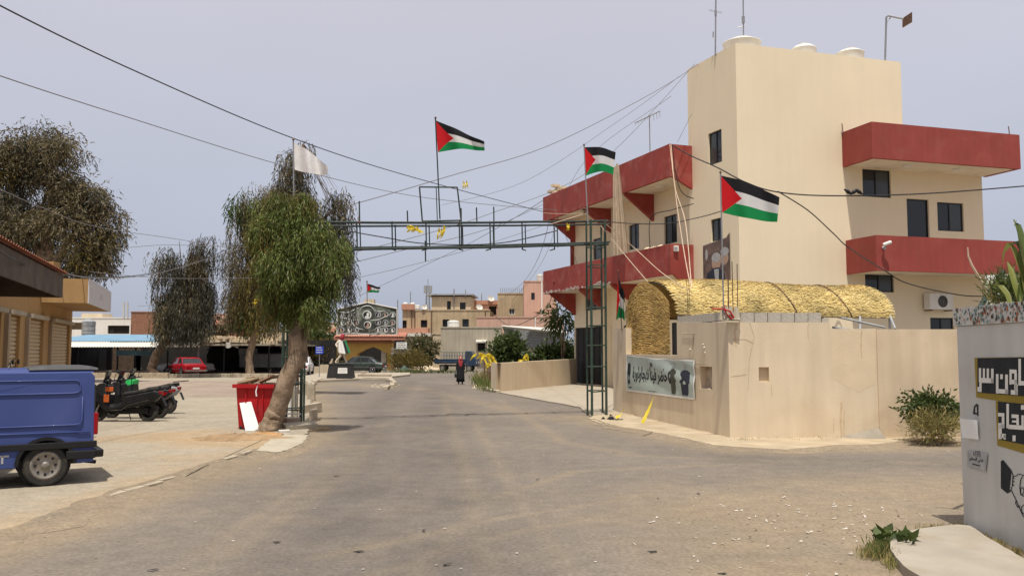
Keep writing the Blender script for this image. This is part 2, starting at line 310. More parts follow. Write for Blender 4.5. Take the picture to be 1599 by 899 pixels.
# ================================================================== ground, road, lots
def attr_mat(name, base, alt, dark, rough=.95, gs=22, fleck=.24):
    m = bpy.data.materials.new(name); m.use_nodes = True; nt = m.node_tree; N, L = nt.nodes, nt.links; b = N['Principled BSDF']
    b.inputs['Roughness'].default_value = rough; b.inputs['Specular IOR Level'].default_value = .15
    t = N.new('ShaderNodeTexCoord'); co = t.outputs['Object']
    def noise(sc, det=5, dist=0):
        q = N.new('ShaderNodeTexNoise'); q.inputs['Scale'].default_value = sc; q.inputs['Detail'].default_value = det; q.inputs['Distortion'].default_value = dist; L.new(co, q.inputs[0]); return q.outputs[0]
    def rg(o, a, b_, c, d):
        q = N.new('ShaderNodeMapRange'); q.inputs[1].default_value = a; q.inputs[2].default_value = b_; q.inputs[3].default_value = c; q.inputs[4].default_value = d; L.new(o, q.inputs[0]); return q.outputs[0]
    def mix(f, a, b_):
        q = N.new('ShaderNodeMix'); q.data_type = 'RGBA'; L.new(f, q.inputs[0])
        for k, v in ((6, a), (7, b_)):
            if isinstance(v, tuple): q.inputs[k].default_value = (*v, 1)
            else: L.new(v, q.inputs[k])
        return q.outputs[2]
    def math_(op, a, b_):
        q = N.new('ShaderNodeMath'); q.operation = op; q.use_clamp = op == 'MULTIPLY'
        for k, v in ((0, a), (1, b_)):
            if isinstance(v, float): q.inputs[k].default_value = v
            else: L.new(v, q.inputs[k])
        return q.outputs[0]
    at = N.new('ShaderNodeAttribute'); at.attribute_name = 'dust'; ad = N.new('ShaderNodeAttribute'); ad.attribute_name = 'dark'
    d = math_('ADD', at.outputs['Fac'], rg(noise(1.1, 8, .5), .3, .7, -.16, .16)); d = rg(d, .1, 1.0, 0, 1)
    c = mix(d, base, alt)
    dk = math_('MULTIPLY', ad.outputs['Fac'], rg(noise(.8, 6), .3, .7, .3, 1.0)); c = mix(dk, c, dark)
    f = math_('MULTIPLY', rg(noise(.35, 4), .3, .7, .9, 1.1), rg(noise(gs, 6), .25, .75, 1-fleck, 1+fleck))
    q = N.new('ShaderNodeMath'); q.operation = 'MULTIPLY'; L.new(rg(noise(4, 6), .3, .7, .9, 1.1), q.inputs[0])
    q2 = N.new('ShaderNodeMath'); q2.operation = 'MULTIPLY'; L.new(rg(noise(.35, 4), .3, .7, .92, 1.08), q2.inputs[0]); L.new(rg(noise(gs, 6), .25, .75, 1-fleck, 1+fleck), q2.inputs[1]); L.new(q2.outputs[0], q.inputs[1])
    v = N.new('ShaderNodeVectorMath'); v.operation = 'SCALE'; L.new(c, v.inputs[0]); L.new(q.outputs[0], v.inputs['Scale']); L.new(v.outputs[0], b.inputs[0])
    bp = N.new('ShaderNodeBump'); bp.inputs['Strength'].default_value = .45; bp.inputs['Distance'].default_value = .015; L.new(noise(35, 6), bp.inputs['Height']); L.new(bp.outputs[0], b.inputs['Normal'])
    return m
SAND = (.245, .193, .132)
M['asphalt'] = attr_mat('dusty_asphalt', (.172, .147, .122), SAND, (.115, .1, .086))
M['lot'] = attr_mat('dusty_concrete_lot', (.325, .28, .212), (.36, .245, .13), (.26, .19, .15), gs=18, fleck=.2)
M['earth'] = attr_mat('bare_earth', (.3, .23, .15), (.25, .2, .13), (.2, .2, .1), gs=10)
def seg_d(X, Y, pts):
    d = np.full(X.shape, 1e9)
    for (ax, ay), (bx, by) in zip(pts[:-1], pts[1:]):
        vx, vy = bx-ax, by-ay; t = np.clip(((X-ax)*vx+(Y-ay)*vy)/(vx*vx+vy*vy+1e-9), 0, 1)
        d = np.minimum(d, np.hypot(X-ax-t*vx, Y-ay-t*vy))
    return d
def gl(px): return [tuple(G(*p)[:2]) for p in px]
def set_attr(o, name, val):
    a = o.data.attributes.new(name, 'FLOAT', 'POINT'); a.data.foreach_set('value', val.astype(np.float32).ravel())
def inpoly(X, Y, poly):
    ins = np.zeros(X.shape, bool); n = len(poly)
    for i in range(n):
        (x1, y1), (x2, y2) = poly[i], poly[(i+1) % n]
        c = ((y1 > Y) != (y2 > Y)) & (X < (x2-x1)*(Y-y1)/(y2-y1+1e-12)+x1); ins ^= c
    return ins
KERBL = [(-260, 905), (0, 838), (60, 822), (170, 778), (240, 757), (290, 742), (350, 722), (400, 707), (450, 694), (478, 684), (480, 664), (486, 645), (485, 625), (489, 606), (492, 596)]
# --- far ground
g = MB(); g.grid(lambda a, b: (-700+1400*a, -60+1400*b, -.03), 40, 40); g_o = struct(g, 'ground', M['earth'], recalc=False)
n_ = len(g_o.data.vertices); set_attr(g_o, 'dust', rng.random(n_)*.5); set_attr(g_o, 'dark', rng.random(n_)*.3)
# --- road sheet
xs = np.concatenate([np.linspace(-45, -9, 40), np.linspace(-8.8, 9, 150), np.linspace(9.4, 45, 40)])
ys = np.concatenate([np.linspace(1, 30, 190), np.linspace(30.5, 110, 110)])
X, Y = np.meshgrid(xs, ys); nx, ny = len(xs), len(ys)
dust = np.zeros(X.shape); dark = np.zeros(X.shape)
def blob(px, py, rx, ry, a):
    global dust; c = G(px, py); dust = np.maximum(dust, a*np.exp(-(((X-c.x)/rx)**2+((Y-c.y)/ry)**2)))
blob(1250, 800, 2.2, 2.0, 1.15); blob(1170, 850, 1.4, 1.2, .8); blob(1400, 770, 2.4, 1.8, .8); blob(1420, 850, 1.2, 1.3, 1.1); blob(1560, 760, 4, 1.6, .7); blob(1300, 900, 1.5, 1.2, 1.0)
for px, w, a in ((KERBL[:10], .95, 1.05), (KERBL[9:], .8, .9), ([(900, 650), (960, 665), (1140, 703), (1370, 700), (1600, 692)], .7, .8),
                 ([(500, 870), (760, 812), (1000, 775), (1200, 752), (1500, 752)], .11, .6), ([(560, 905), (800, 830), (1050, 790), (1250, 772), (1520, 782)], .09, .6), ([(640, 905), (760, 780), (900, 735), (1200, 722), (1500, 720)], .1, .5), ([(250, 900), (480, 760), (560, 680)], .12, .4), ([(760, 905), (735, 760), (705, 660), (690, 610)], .14, .45), ([(900, 905), (800, 760), (742, 660)], .12, .4),
                 ([(780, 625), (880, 690), (1000, 712), (1300, 722), (1600, 725)], .18, .45), ([(620, 600), (800, 640), (900, 660)], .5, .4), ([(300, 900), (540, 740), (600, 660)], .16, .4), ([(485, 597), (560, 600), (640, 606)], 1.2, .7)):
    dust = np.maximum(dust, a*np.exp(-(seg_d(X, Y, gl(px))/w)**2))
dust += .16
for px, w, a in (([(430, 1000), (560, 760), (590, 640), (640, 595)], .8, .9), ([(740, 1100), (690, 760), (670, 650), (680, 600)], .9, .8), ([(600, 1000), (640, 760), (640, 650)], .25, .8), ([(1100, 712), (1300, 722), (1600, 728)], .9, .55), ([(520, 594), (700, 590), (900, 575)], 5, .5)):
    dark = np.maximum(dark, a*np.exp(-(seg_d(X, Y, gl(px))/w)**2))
me = bpy.data.meshes.new('road'); V = np.stack([X, Y, np.zeros_like(X)+.006*np.sin(X*1.7+Y*.6)*np.sin(Y*.9)], -1).reshape(-1, 3)
ii = (np.arange(ny-1)[:, None]*nx+np.arange(nx-1)[None]).ravel(); me.from_pydata(V.tolist(), [], np.stack([ii, ii+1, ii+nx+1, ii+nx], 1).tolist()); me.materials.append(M['asphalt'])
road = bpy.data.objects.new('road', me); COL.objects.link(road); road['kind'] = 'structure'; set_attr(road, 'dust', dust); set_attr(road, 'dark', np.clip(dark, 0, 1))
def wiggle(pts, step=.35, amp=.05):
    o = []
    for (a, b) in zip(pts[:-1], pts[1:]):
        n = max(1, int(hypot(b[0]-a[0], b[1]-a[1])/step)); n = min(n, 60)
        for k in range(n):
            t = k/n; am = amp if k else 0; o.append((a[0]+(b[0]-a[0])*t+random.uniform(-am, am), a[1]+(b[1]-a[1])*t+random.uniform(-am, am)))
    return o+[pts[-1]]
def slab(name, edge, h, m, amp=.05, step=.35, dustf=None, struct_=True, z0=-.02):
    """raised sheet with an irregular rim, meshed finely enough to carry its stains"""
    rim = wiggle(edge+[edge[0]], step, amp)[:-1]
    bm = bmesh.new(); top = [bm.verts.new((x, y, h)) for x, y in rim]; f = bm.faces.new(top)
    if f.normal.z < 0: f.normal_flip()
    f.normal_update()
    r = bmesh.ops.extrude_face_region(bm, geom=[f]); ev = [q for q in r['geom'] if isinstance(q, bmesh.types.BMVert)]
    for q in ev: q.co.z = h
    for q in top: q.co.z = z0
    fc = [q for q in r['geom'] if isinstance(q, bmesh.types.BMFace)]
    bmesh.ops.triangulate(bm, faces=fc)
    # cut with a regular lattice so the stain attribute has somewhere to live
    xs_ = [q.co.x for q in ev]; ys_ = [q.co.y for q in ev]; stp = max(.5, (max(xs_)-min(xs_)+max(ys_)-min(ys_))/90)
    for ax, lo, hi in ((0, min(xs_), max(xs_)), (1, min(ys_), max(ys_))):
        k = lo+stp
        while k < hi:
            co = [0, 0, 0]; no = [0, 0, 0]; co[ax] = k; no[ax] = 1
            bmesh.ops.bisect_plane(bm, geom=bm.verts[:]+bm.edges[:]+bm.faces[:], plane_co=co, plane_no=no); k += stp
    bmesh.ops.recalc_face_normals(bm, faces=bm.faces)
    me = bpy.data.meshes.new(name); bm.to_mesh(me); bm.free(); me.materials.append(m); o = bpy.data.objects.new(name, me); COL.objects.link(o)
    vv = np.array([q.co[:] for q in me.vertices]); d, k = (dustf(vv[:, 0], vv[:, 1]) if dustf else (np.zeros(len(vv)), np.zeros(len(vv))))
    set_attr(o, 'dust', np.asarray(d)); set_attr(o, 'dark', np.asarray(k)); FR[o.name] = ((0, 0, 0), 0)
    if struct_: o['kind'] = 'structure'
    return o
lot_edge = gl(KERBL)+[tuple(G(470, 591)[:2]), tuple(G(430, 589.5)[:2]), tuple(G(100, 590)[:2]), (-60, 60), (-60, 7)]
def lotd(x, y):
    d = np.zeros(x.shape); k = np.zeros(x.shape)
    for px, w, a in (([(300, 690), (390, 695), (440, 690)], .8, 1.1), ([(165, 690), (300, 680)], .9, .7), (KERBL[:9], .5, .5), ([(150, 740), (260, 720), (340, 705)], .35, .3)):
        d = np.maximum(d, a*np.exp(-(seg_d(x, y, gl(px))/w)**2))
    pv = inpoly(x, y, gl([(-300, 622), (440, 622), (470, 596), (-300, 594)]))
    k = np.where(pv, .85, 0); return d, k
slab('parking_lot', lot_edge, .06, M['lot'], .07, .22, lotd)
# thin expansion joints and patches of the lot
j = MB()
for a, b in (((150, 655), (420, 650)), ((150, 640), (410, 634)), ((290, 741), (480, 655)), ((150, 622), (440, 620))):
    p, q = G(*a, .06), G(*b, .06); d = (q-p).normalized()*.012; d = Vector((-d.y, d.x, 0)); z = Vector((0, 0, .065))
    j.quad(*[Vector((w.x, w.y, .065)) for w in (p-d, q-d, q+d, p+d)])
struct(j, 'lot_joints', mat('joint_dirt', (.14, .11, .08), .95), recalc=False)
# dusty verges feathering the raised edges into the road
def verge(pts, w0, w1, zt, side, name='dirt_verge'):
    p = [Vector((*q, 0)) for q in wiggle(pts, .18, .03)]; vs = []; n = len(p)
    for i, q in enumerate(p):
        d = (p[min(i+1, n-1)]-p[max(i-1, 0)]).normalized(); o = Vector((-d.y, d.x, 0))*side; k = .5+.5*mnoise.noise(Vector((i*.35, side*3, w0*9))); wd = w0+(w1-w0)*k
        for t, h in ((-.25, zt+.004), (.0, zt+.006), (.35, zt*.55), (.7, zt*.22+.006), (1.0, .002)): r = q+o*t*wd; vs.append((r.x, r.y, h+random.uniform(-.004, .004)*(t < 1)))
    m = MB(); m.add(vs, [(5*i+j, 5*i+j+1, 5*i+j+6, 5*i+j+5) for i in range(n-1) for j in range(4)]); o_ = struct(m, name, M['asphalt'], recalc=False, origin=(0, 0, 0))
    nn = len(o_.data.vertices); set_attr(o_, 'dust', .75+.35*rng.random(nn)); set_attr(o_, 'dark', np.zeros(nn)); return o_
verge(gl(KERBL[:10]), .12, .75, .062, -1); verge(gl([(484, 683), (476, 697), (450, 710), (430, 714), (398, 711)]), .1, .35, .07, 1)
verge(gl([(924, 656), (960, 668), (1000, 674), (1050, 684), (1110, 698), (1160, 702), (1230, 706), (1300, 699), (1370, 697), (1430, 691), (1500, 687)]), .1, .45, .046, -1)
# worn kerb stones on the lot edge
kp = MB().box((0, 0, 0), (1, .2, .2)); KERBP = mesh_only(kp, 'kerb_stone', M['kerb'], .015)
def kerb_run(px, n, z=.0, w=.14, hgt=.14, label=None, gap=.02, par=None, jit=.04, z0=0):
    root = par or bpy.data.objects.new('kerb', None)
    if par is None: COL.objects.link(root); root['kind'] = 'structure'; FR[root.name] = ((0, 0, 0), 0)
    pts = [Vector((*p, 0)) for p in gl(px)]; L = [0]
    for a, b in zip(pts[:-1], pts[1:]): L.append(L[-1]+(b-a).length)
    def at(t):
        t = min(max(t, 0), L[-1])
        for i in range(len(L)-1):
            if t <= L[i+1]+1e-9: return pts[i].lerp(pts[i+1], (t-L[i])/(L[i+1]-L[i]+1e-9))
    for k in range(n):
        a, b = at(L[-1]*k/n), at(L[-1]*(k+1)/n); d = b-a; mid = (a+b)/2
        piece(KERBP, root, (mid.x+random.uniform(-jit, jit)*.5, mid.y, z0+hgt/2-.02+random.uniform(-jit, jit)*.4), (random.uniform(-jit, jit), random.uniform(-.02, .02), math.atan2(d.y, d.x)+random.uniform(-jit, jit)), (max(d.length-gap, .1), w/.2, hgt/.2))
    return root
kr = kerb_run([(165, 781), (295, 743)], 5, hgt=.085, w=.1, jit=.06, gap=.05); kerb_run([(345, 724), (395, 709)], 2, hgt=.075, w=.1, par=kr, jit=.1, gap=.25)
kerb_run([(486, 604), (493, 597), (500, 594.5), (560, 593), (604, 594), (618, 600), (600, 609)], 9, hgt=.2, w=.22, par=kr, jit=.08)
kerb_run([(240, 591.5), (330, 590), (440, 590.5)], 12, hgt=.3, w=.3, par=kr, jit=.05, z0=.05)
kerb_run([(744, 601), (752, 606), (765, 611), (775, 613.5)], 5, hgt=.16, w=.2, par=kr, jit=.1)
# median island, forecourt, apron, corner slab, loose broken slab
slab('median_island', gl([(486, 604), (493, 597), (560, 594), (604, 595), (618, 600), (612, 590), (640, 587), (640, 583.5), (480, 585), (470, 592)]), .13, M['concrete'], .05, .8)
slab('forecourt', gl([(775, 613), (850, 627), (905, 637), (922, 652), (960, 645)])+[(3.6, 27), (6.2, 36), (8.4, 40.5), (3.8, 51), (2.2, 50)]+gl([(898, 601), (775, 611)]), .05, M['concrete'], .04, .5)
slab('apron', gl([(918, 655), (958, 641), (1050, 661), (1140, 684), (1370, 684), (1500, 680), (1500, 687), (1430, 691), (1370, 697), (1300, 699), (1230, 706), (1160, 702), (1110, 698), (1050, 684), (1000, 674), (960, 668), (930, 660)]), .045, mat('pale_concrete_apron', (.42, .34, .23), .95, var=.15, scale=1.5, bump=.4, dirt=(.33, .24, .14), dirt_amt=.7), .07, .3)
slab('corner_slab', gl([(1391, 872), (1393, 856), (1404, 846), (1440, 837), (1496, 831), (1515, 833), (1560, 862), (1610, 893), (1620, 960), (1500, 950), (1420, 905), (1400, 885)]), .09, mat('corner_slab_concrete', (.35, .31, .25), .95, var=.1, scale=2, bump=.4, dirt=(.28, .21, .13), dirt_amt=.6), .012, .15)
ps = slab('broken_slab', gl([(400, 709), (424, 690), (446, 683), (480, 684), (474, 696), (450, 708), (432, 712)]), .08, M['greywall'], .03, .12, struct_=False)
tag(ps, 'broken grey paving slab lying flat at the foot of the leaning tree', 'slab')
slab('soil_strip', gl([(1440, 826), (1504, 823), (1605, 866), (1640, 884), (1640, 908), (1560, 862), (1500, 834), (1450, 833)]), .03, mat('dark_soil', (.16, .11, .07), .98, var=.35, scale=9, bump=.8), .02, .15)
# ------------------------------------------------------------------ litter, gravel
db = MB()
for px, py in ((235, 888), (1131, 894), (700, 880), (526, 743), (662, 826), (1020, 860), (560, 860), (840, 748), (1225, 690), (960, 705), (430, 845), (1090, 770)):
    for k in range(3):
        c = G(px+random.gauss(0, 3), py+random.gauss(0, 1), .012); a = random.gauss(0, .5); u = Vector((cos(a), sin(a), .1))*random.uniform(.015, .05); v = Vector((-sin(a), cos(a), .05))*random.uniform(.006, .014); db.quad(c-u-v, c+u-v, c+u+v, c-u+v)
tag(db.build('dark_scraps', M['rubber'], recalc=False), kind='stuff', label='small dark scraps lying on the road', cat='litter')
pb = MB()
for k in range(115):
    px, py = random.gauss(1250, 110), random.gauss(815, 38)
    if py < 760 or py > 899 or px > 1500: continue
    c = G(px, py, .012); a = random.random()*6; l, w = random.uniform(.006, .035)*random.choice((.6, 1, 1)), random.uniform(.004, .012)
    u = Vector((cos(a), sin(a), random.uniform(-.1, .25)))*l; v = Vector((-sin(a), cos(a), random.uniform(-.2, .2)))*w
    pb.quad(c-u-v, c+u-v, c+u+v+Vector((0, 0, .01)), c-u+v)
for k in range(60):
    px, py = random.uniform(20, 1500), random.uniform(700, 895); c = G(px, py, .08 if px < 300 and py < 740 else .012)
    a = random.random()*6; u = Vector((cos(a), sin(a), .1))*random.uniform(.008, .02); v = Vector((-sin(a), cos(a), 0))*random.uniform(.006, .015); pb.quad(c-u-v, c+u-v, c+u+v, c-u+v)
tag(pb.build('litter', M['scrap'], recalc=False), kind='stuff', label='scraps of white paper strewn over the sandy road corner', cat='litter')
st = MB()
def pebble(c, r, mb=st):
    o = Vector(c); a = random.random()*6; q = [o+Vector((cos(a+k*pi/2)*r*random.uniform(.7, 1.2), sin(a+k*pi/2)*r*random.uniform(.7, 1.2), 0)) for k in range(4)]+[o+Vector((0, 0, r*random.uniform(.5, .9)))]
    mb.add(q, [(0, 1, 4), (1, 2, 4), (2, 3, 4), (3, 0, 4)])
for k in range(1900):
    t = random.random()
    if t < .5: i = random.randrange(0, 9); a, b = KERBL[i], KERBL[i+1]; s_ = random.random(); px, py = a[0]+(b[0]-a[0])*s_+random.gauss(0, 16), a[1]+(b[1]-a[1])*s_+random.gauss(4, 6)
    elif t < .7: px, py = random.gauss(1270, 150), random.gauss(810, 45)
    elif t < .8: s_ = random.random(); px, py = 950+s_*450, 665+40*min(s_*2, 1)+random.gauss(0, 4)
    else: px, py = random.uniform(0, 1500), random.uniform(690, 898)
    if py < 640 or py > 930: continue
    pebble(G(px, py, .003), abs(random.gauss(.004, .006))+.003)
tag(st.build('gravel', M['grit']), kind='stuff', label='loose gravel and grit scattered over the road edges', cat='gravel')
# ================================================================== main building
def window(root, pl, s0, s1, z0, z1, depth=.12, mull=1, name='window', fm=None, gm=None, off=0):
    f = MB(); t = .055
    def bar(a, b, c, d): o = pl.pt(a, c, off-depth+.0); f.obox(o, pl.pt(b, c, off-depth)-o, Vector((0, 0, d-c)), Vector((pl.n.x, pl.n.y, 0))*.05)
    bar(s0, s1, z0, z0+t); bar(s0, s1, z1-t, z1); bar(s0, s0+t, z0+t, z1-t); bar(s1-t, s1, z0+t, z1-t)
    for k in range(mull): m_ = s0+(s1-s0)*(k+1)/(mull+1); bar(m_-t/2, m_+t/2, z0+t, z1-t)
    w = f.build(name, fm or M['frame'], root)
    g_ = MB(); o = pl.pt(s0+t*.5, z0+t*.5, off-depth+.012); g_.obox(o, pl.pt(s1-t*.5, z0+t*.5, off-depth+.012)-o, Vector((0, 0, z1-z0-t)), Vector((pl.n.x, pl.n.y, 0))*.008)
    g_.build('pane', gm or M['glass'], w)
    if mull == 1 and gm is None and s1-s0 < 3 and root.name == 'building':
        m_ = (s0+s1)/2; g_ = MB(); o = pl.pt(m_+t*.5, z0+t, off-depth+.022); g_.obox(o, pl.pt(s1-t, z0+t, off-depth+.022)-o, Vector((0, 0, z1-z0-2*t)), Vector((pl.n.x, pl.n.y, 0))*.006); g_.build('sliding_pane', M['glasslt'], w)  # one half of the window gets a slightly paler glass
    return w
def facade(mb, pl, s0, s1, z0, z1, ops, depth=.18, m=0, back=None):
    """wall skin with real openings and reveals; ops = (s0,s1,z0,z1)"""
    ss = sorted({s0, s1, *[min(max(o[0], s0), s1) for o in ops], *[min(max(o[1], s0), s1) for o in ops]}); zs = sorted({z0, z1, *[o[2] for o in ops], *[o[3] for o in ops]})
    for a, b in zip(ss[:-1], ss[1:]):
        for c, d in zip(zs[:-1], zs[1:]):
            mx_, mz = (a+b)/2, (c+d)/2
            if any(o[0] < mx_ < o[1] and o[2] < mz < o[3] for o in ops): continue
            mb.quad(pl.pt(a, c), pl.pt(b, c), pl.pt(b, d), pl.pt(a, d), m)
    for a, b, c, d in ops:
        for p, q in (((a, c), (b, c)), ((b, c), (b, d)), ((b, d), (a, d)), ((a, d), (a, c))):
            mb.quad(pl.pt(*p), pl.pt(*q), pl.pt(*q, -depth), pl.pt(*p, -depth), m)
        if back is not None: mb.quad(pl.pt(a, c, -depth-.002), pl.pt(b, c, -depth-.002), pl.pt(b, d, -depth-.002), pl.pt(a, d, -depth-.002), back)
dL = Vector((-.353, .936)); dF = Vector((.958, .287))
TC = Vector((9.44, 35.7))                                  # tower corner nearest the road
TL = Pl(TC, dL); TF = Pl(TC, dF)
WP = Vector((8.67, 39.18)); WG = Pl(WP, dL)                # wing wall, set back from the tower's side
bld = thing('building', 'three storey cream building with red balcony bands and a tall plain tower', 'building', (9.44, 35.7, 0))
ZT = TF.hit(1152, 68)[1]; LT = 3.75                        # tower height, side length
u0, u1, z0, z1 = TL.rect(1106, 205, 1127, 256); tw1 = (u0, u1, z0, z1); u0, u1, z0, z1 = TL.rect(1110, 341, 1128, 376); tw2 = (u0, u1, z0, z1)
sR = TF.hit(1408, 150)[0]; sE = TF.hit(1535, 330)[0]
ZW = TF.hit(1367, 195, 1.9)[1]-.3
wins = {k: TF.rect(*r) for k, r in {'a': (1347, 265, 1391, 308), 'b': (1416.6, 311, 1451, 372), 'c': (1464, 316.5, 1505, 361), 'd': (1351, 427, 1396, 456), 'e': (1453, 496, 1490, 530)}.items()}
t = MB()
facade(t, TL, 0, LT, 0, ZT, [tw1, tw2]); facade(t, TF, 0, sR, 0, ZT, [wins['a'], wins['d']], back=1)
bk = dL*8
def P3(v, z): return Vector((v.x, v.y, z))
p0, p1, p2, p3 = TC, TC+dF*sR, TC+dF*sR+dL*LT*1.6, TC+dL*LT
t.quad(P3(p1, 0), P3(p2, 0), P3(p2, ZT), P3(p1, ZT)); t.quad(P3(p2, 0), P3(p3, 0), P3(p3, ZT), P3(p2, ZT))
t.quad(P3(p0, ZT-.45), P3(p1, ZT-.45), P3(p2, ZT-.45), P3(p3, ZT-.45))
for a, b in ((p0, p1), (p1, p2), (p2, p3), (p3, p0)):      # parapet inner face and coping
    c = (p0+p1+p2+p3)/4; ai, bi = a+(c-a).normalized()*.22, b+(c-b).normalized()*.22
    t.quad(P3(a, ZT), P3(b, ZT), P3(bi, ZT), P3(ai, ZT)); t.quad(P3(ai, ZT), P3(bi, ZT), P3(bi, ZT-.45), P3(ai, ZT-.45))
t.build('tower', [M['cream'], M['dark']], bld, recalc=False)
r = MB(); facade(r, TF, sR, sE, 0, ZW, [wins['b'], wins['c'], wins['e']], back=1)
q1, q2 = TC+dF*sE, TC+dF*sE+dL*9; r.quad(P3(q1, 0), P3(q2, 0), P3(q2, ZW), P3(q1, ZW)); r.quad(P3(p1, ZW), P3(q1, ZW), P3(q2, ZW), P3(p2+dL*3, ZW))
r.quad(P3(q2, 0), P3(p3+dL*9, 0), P3(p3+dL*9, ZW), P3(q2, ZW))
r.build('right_wing', [M['cream'], M['dark']], bld, recalc=False)
for k, v in wins.items(): window(bld, TF, *v, depth=.13, mull=1 if k != 'b' else 0)
for v in (tw1, tw2): window(bld, TL, *v, depth=.13)
# left wing
sA = WG.hit(897, 520)[0]
wup = [WG.rect(*q) for q in ((926, 371, 947, 404), (982, 350, 998, 389), (1037, 336, 1057, 380))]
wlo = WG.rect(914, 460, 939, 484); dr = WG.rect(898, 506, 956, 606); dr = (dr[0], dr[1], .06, 3.35)
l = MB(); ZL = WG.hit(1000, 250, 1.7)[1]; ZL = 10.9
facade(l, WG, -1, sA, 0, ZL, wup+[wlo, dr], back=1)
w0, w1 = WP+dL*sA, WP+dL*sA+dF*9; l.quad(P3(w0, 0), P3(w1, 0), P3(w1, ZL), P3(w0, ZL)); l.quad(P3(w0, ZL), P3(w1, ZL), P3(WP+dF*9, ZL), P3(WP, ZL)); l.quad(P3(w1, 0), P3(WP+dF*9, 0), P3(WP+dF*9, ZL), P3(w1, ZL))
l.build('left_wing', [M['cream'], M['dark']], bld, recalc=False)
for v in wup+[wlo]: window(bld, WG, *v, depth=.13)
d_ = MB(); n = 14
for k in range(n):
    a = dr[0]+(dr[1]-dr[0])*k/n; b = dr[0]+(dr[1]-dr[0])*(k+1)/n-.015; o = WG.pt(a, dr[2], -.12); d_.obox(o, WG.pt(b, dr[2], -.12)-o, Vector((0, 0, dr[3]-dr[2])), Vector((WG.n.x, WG.n.y, 0))*(.05 if k % 2 else .03))
d_.build('door', M['blackpaint'], bld)
# bands: box with red faces, pale soffit
def band(pl, s0, s1, w, zb, zt, name, slope0=0, slope1=0, th=.16, red=None, ztilt=0):
    """balcony: pale slab, red parapet on three sides"""
    N3 = Vector((pl.n.x, pl.n.y, 0)); sl = MB(); o = pl.pt(s0+.01, zb, 0); sl.obox(o, pl.pt(s1-.01, zb, 0)-o, N3*(w-.01), Vector((0, 0, .2)), 0); sl.build('balcony_slab', M['soffit'], bld)
    f = MB(); o = pl.pt(s0, zb-.02, w-th); f.obox(o, pl.pt(s1, zb-.02, w-th)-o, N3*th, Vector((0, 0, zt-zb+.02)))
    for k, sl_ in ((s0, slope0), (s1, slope1)):
        a = k if k == s0 else k-th
        poly = [pl.pt(a, zb-.02, w-th-.002), pl.pt(a, zt, w-th-.002), pl.pt(a, zt, 0), pl.pt(a, zb-.02-sl_, 0)]
        f.prism(poly, pl.pt(a+th, 0)-pl.pt(a, 0))
    return f.build(name, red or M['red'], bld)
zu0, zu1 = WG.hit(1050, 273, 1.7)[1], WG.hit(1044, 225, 1.7)[1]; zl0, zl1 = WG.hit(1050, 427, 1.7)[1], WG.hit(1044, 381, 1.7)[1]
sa = WG.hit(1046, 300, 1.7)[0]; sb = WG.hit(848, 380, 1.7)[0]
ub = band(WG, sa, sb, 1.7, zu0, zu1, 'red_balcony_band', .75, 0, red=M['redpeel']); lb = band(WG, sa, sb, 1.7, zl0, zl1, 'red_balcony_band', 1.3, 0, red=M['redpeel'])
# plaster showing where the paint has flaked along the lower edge
pf = MB()
for k in range(170):
    c = random.choice((.07, .1, .24, .3, .5, .52, .56)); s_ = sb+(sa-sb)*(c+random.gauss(0, .035)); z_ = zl0-.01+abs(random.gauss(0, .07))
    if not sa+.1 < s_ < sb-.1 or z_ > zl1-.1: continue
    n = 6; rr = random.uniform(.02, .09); pts = [WG.pt(s_+cos(6.28*i/n)*rr*random.uniform(.8, 2.2), z_+sin(6.28*i/n)*rr*.6*random.uniform(.6, 1.2), 1.703) for i in range(n)]; pf.add(pts, [tuple(range(n))])
pf.build('flaked_paint', M['peel'], lb, recalc=False)['kind'] = 'stuff'
def fins(pxs, ztop, hgt, wid=1.62):
    for px in pxs:
        s_ = WG.hit(px, HOR-80)[0]; f = MB()
        f.prism([WG.pt(s_, ztop, .0), WG.pt(s_, ztop, wid), WG.pt(s_, ztop-.12, wid), WG.pt(s_, ztop-hgt, .0)], WG.pt(s_+.2, 0)-WG.pt(s_, 0)); f.build('bracket', M['redpeel'], bld)
fins((1023, 955, 899), zu0-.003, 1.35); fins((1000, 947, 899), zl0-.003, 1.3)
ec = MB(); o = WG.pt(sA-.02, zl1-.02, -.35); ec.obox(o, WG.pt(sA+.12, 0, -.35)-WG.pt(sA-.02, 0, -.35), Vector((WG.n.x, WG.n.y, 0))*.55, Vector((0, 0, zu0-zl1))); ec.build('red_end_pier', M['redpeel'], bld)
# right balconies
s0 = TF.hit(1315, 235)[0]; s1 = TF.hit(1593, 237, 1.9)[0]; W2 = 1.9
rzu0, rzu1 = TF.hit(1367, 246, W2)[1], TF.hit(1367, 190.5, W2)[1]; rzl0, rzl1 = TF.hit(1372, 421.5, W2)[1], TF.hit(1372, 367, W2)[1]
band(TF, s0, s1, W2, rzu0, rzu1, 'red_balcony_band'); band(TF, s0+.05, s1+4, W2, rzl0, rzl1, 'red_balcony_band')
for px, py in ((1416, 260), (1494, 265)):
    s_ = TF.hit(px, py, 1.0)[0]; f = MB(); f.lathe([(.17, 0), (.19, .03), (.19, .06)], TF.pt(s_, rzu0-.062, 1.0), n=14); f.build('soffit_light', M['white'], bld)
s_ = WG.hit(1030, 293, .9)[0]; f = MB(); f.lathe([(.2, 0), (.22, .03), (.22, .06)], WG.pt(s_, zu0-.062, .9), n=14); f.build('soffit_light', M['white'], bld)
# roof rail stubs on the balcony
for pl, px, py0, py1, w in ((TF, 1317, 193, 208, .1), (TF, 1577, 197, 212, 1.7)):
    a, za = pl.hit(px, py1, w); f = MB(); f.tube([pl.pt(a, za-.2, w), pl.pt(a-.06, za+.42, w)], .02, 6); f.build('starter_bar', M['rust'], bld)
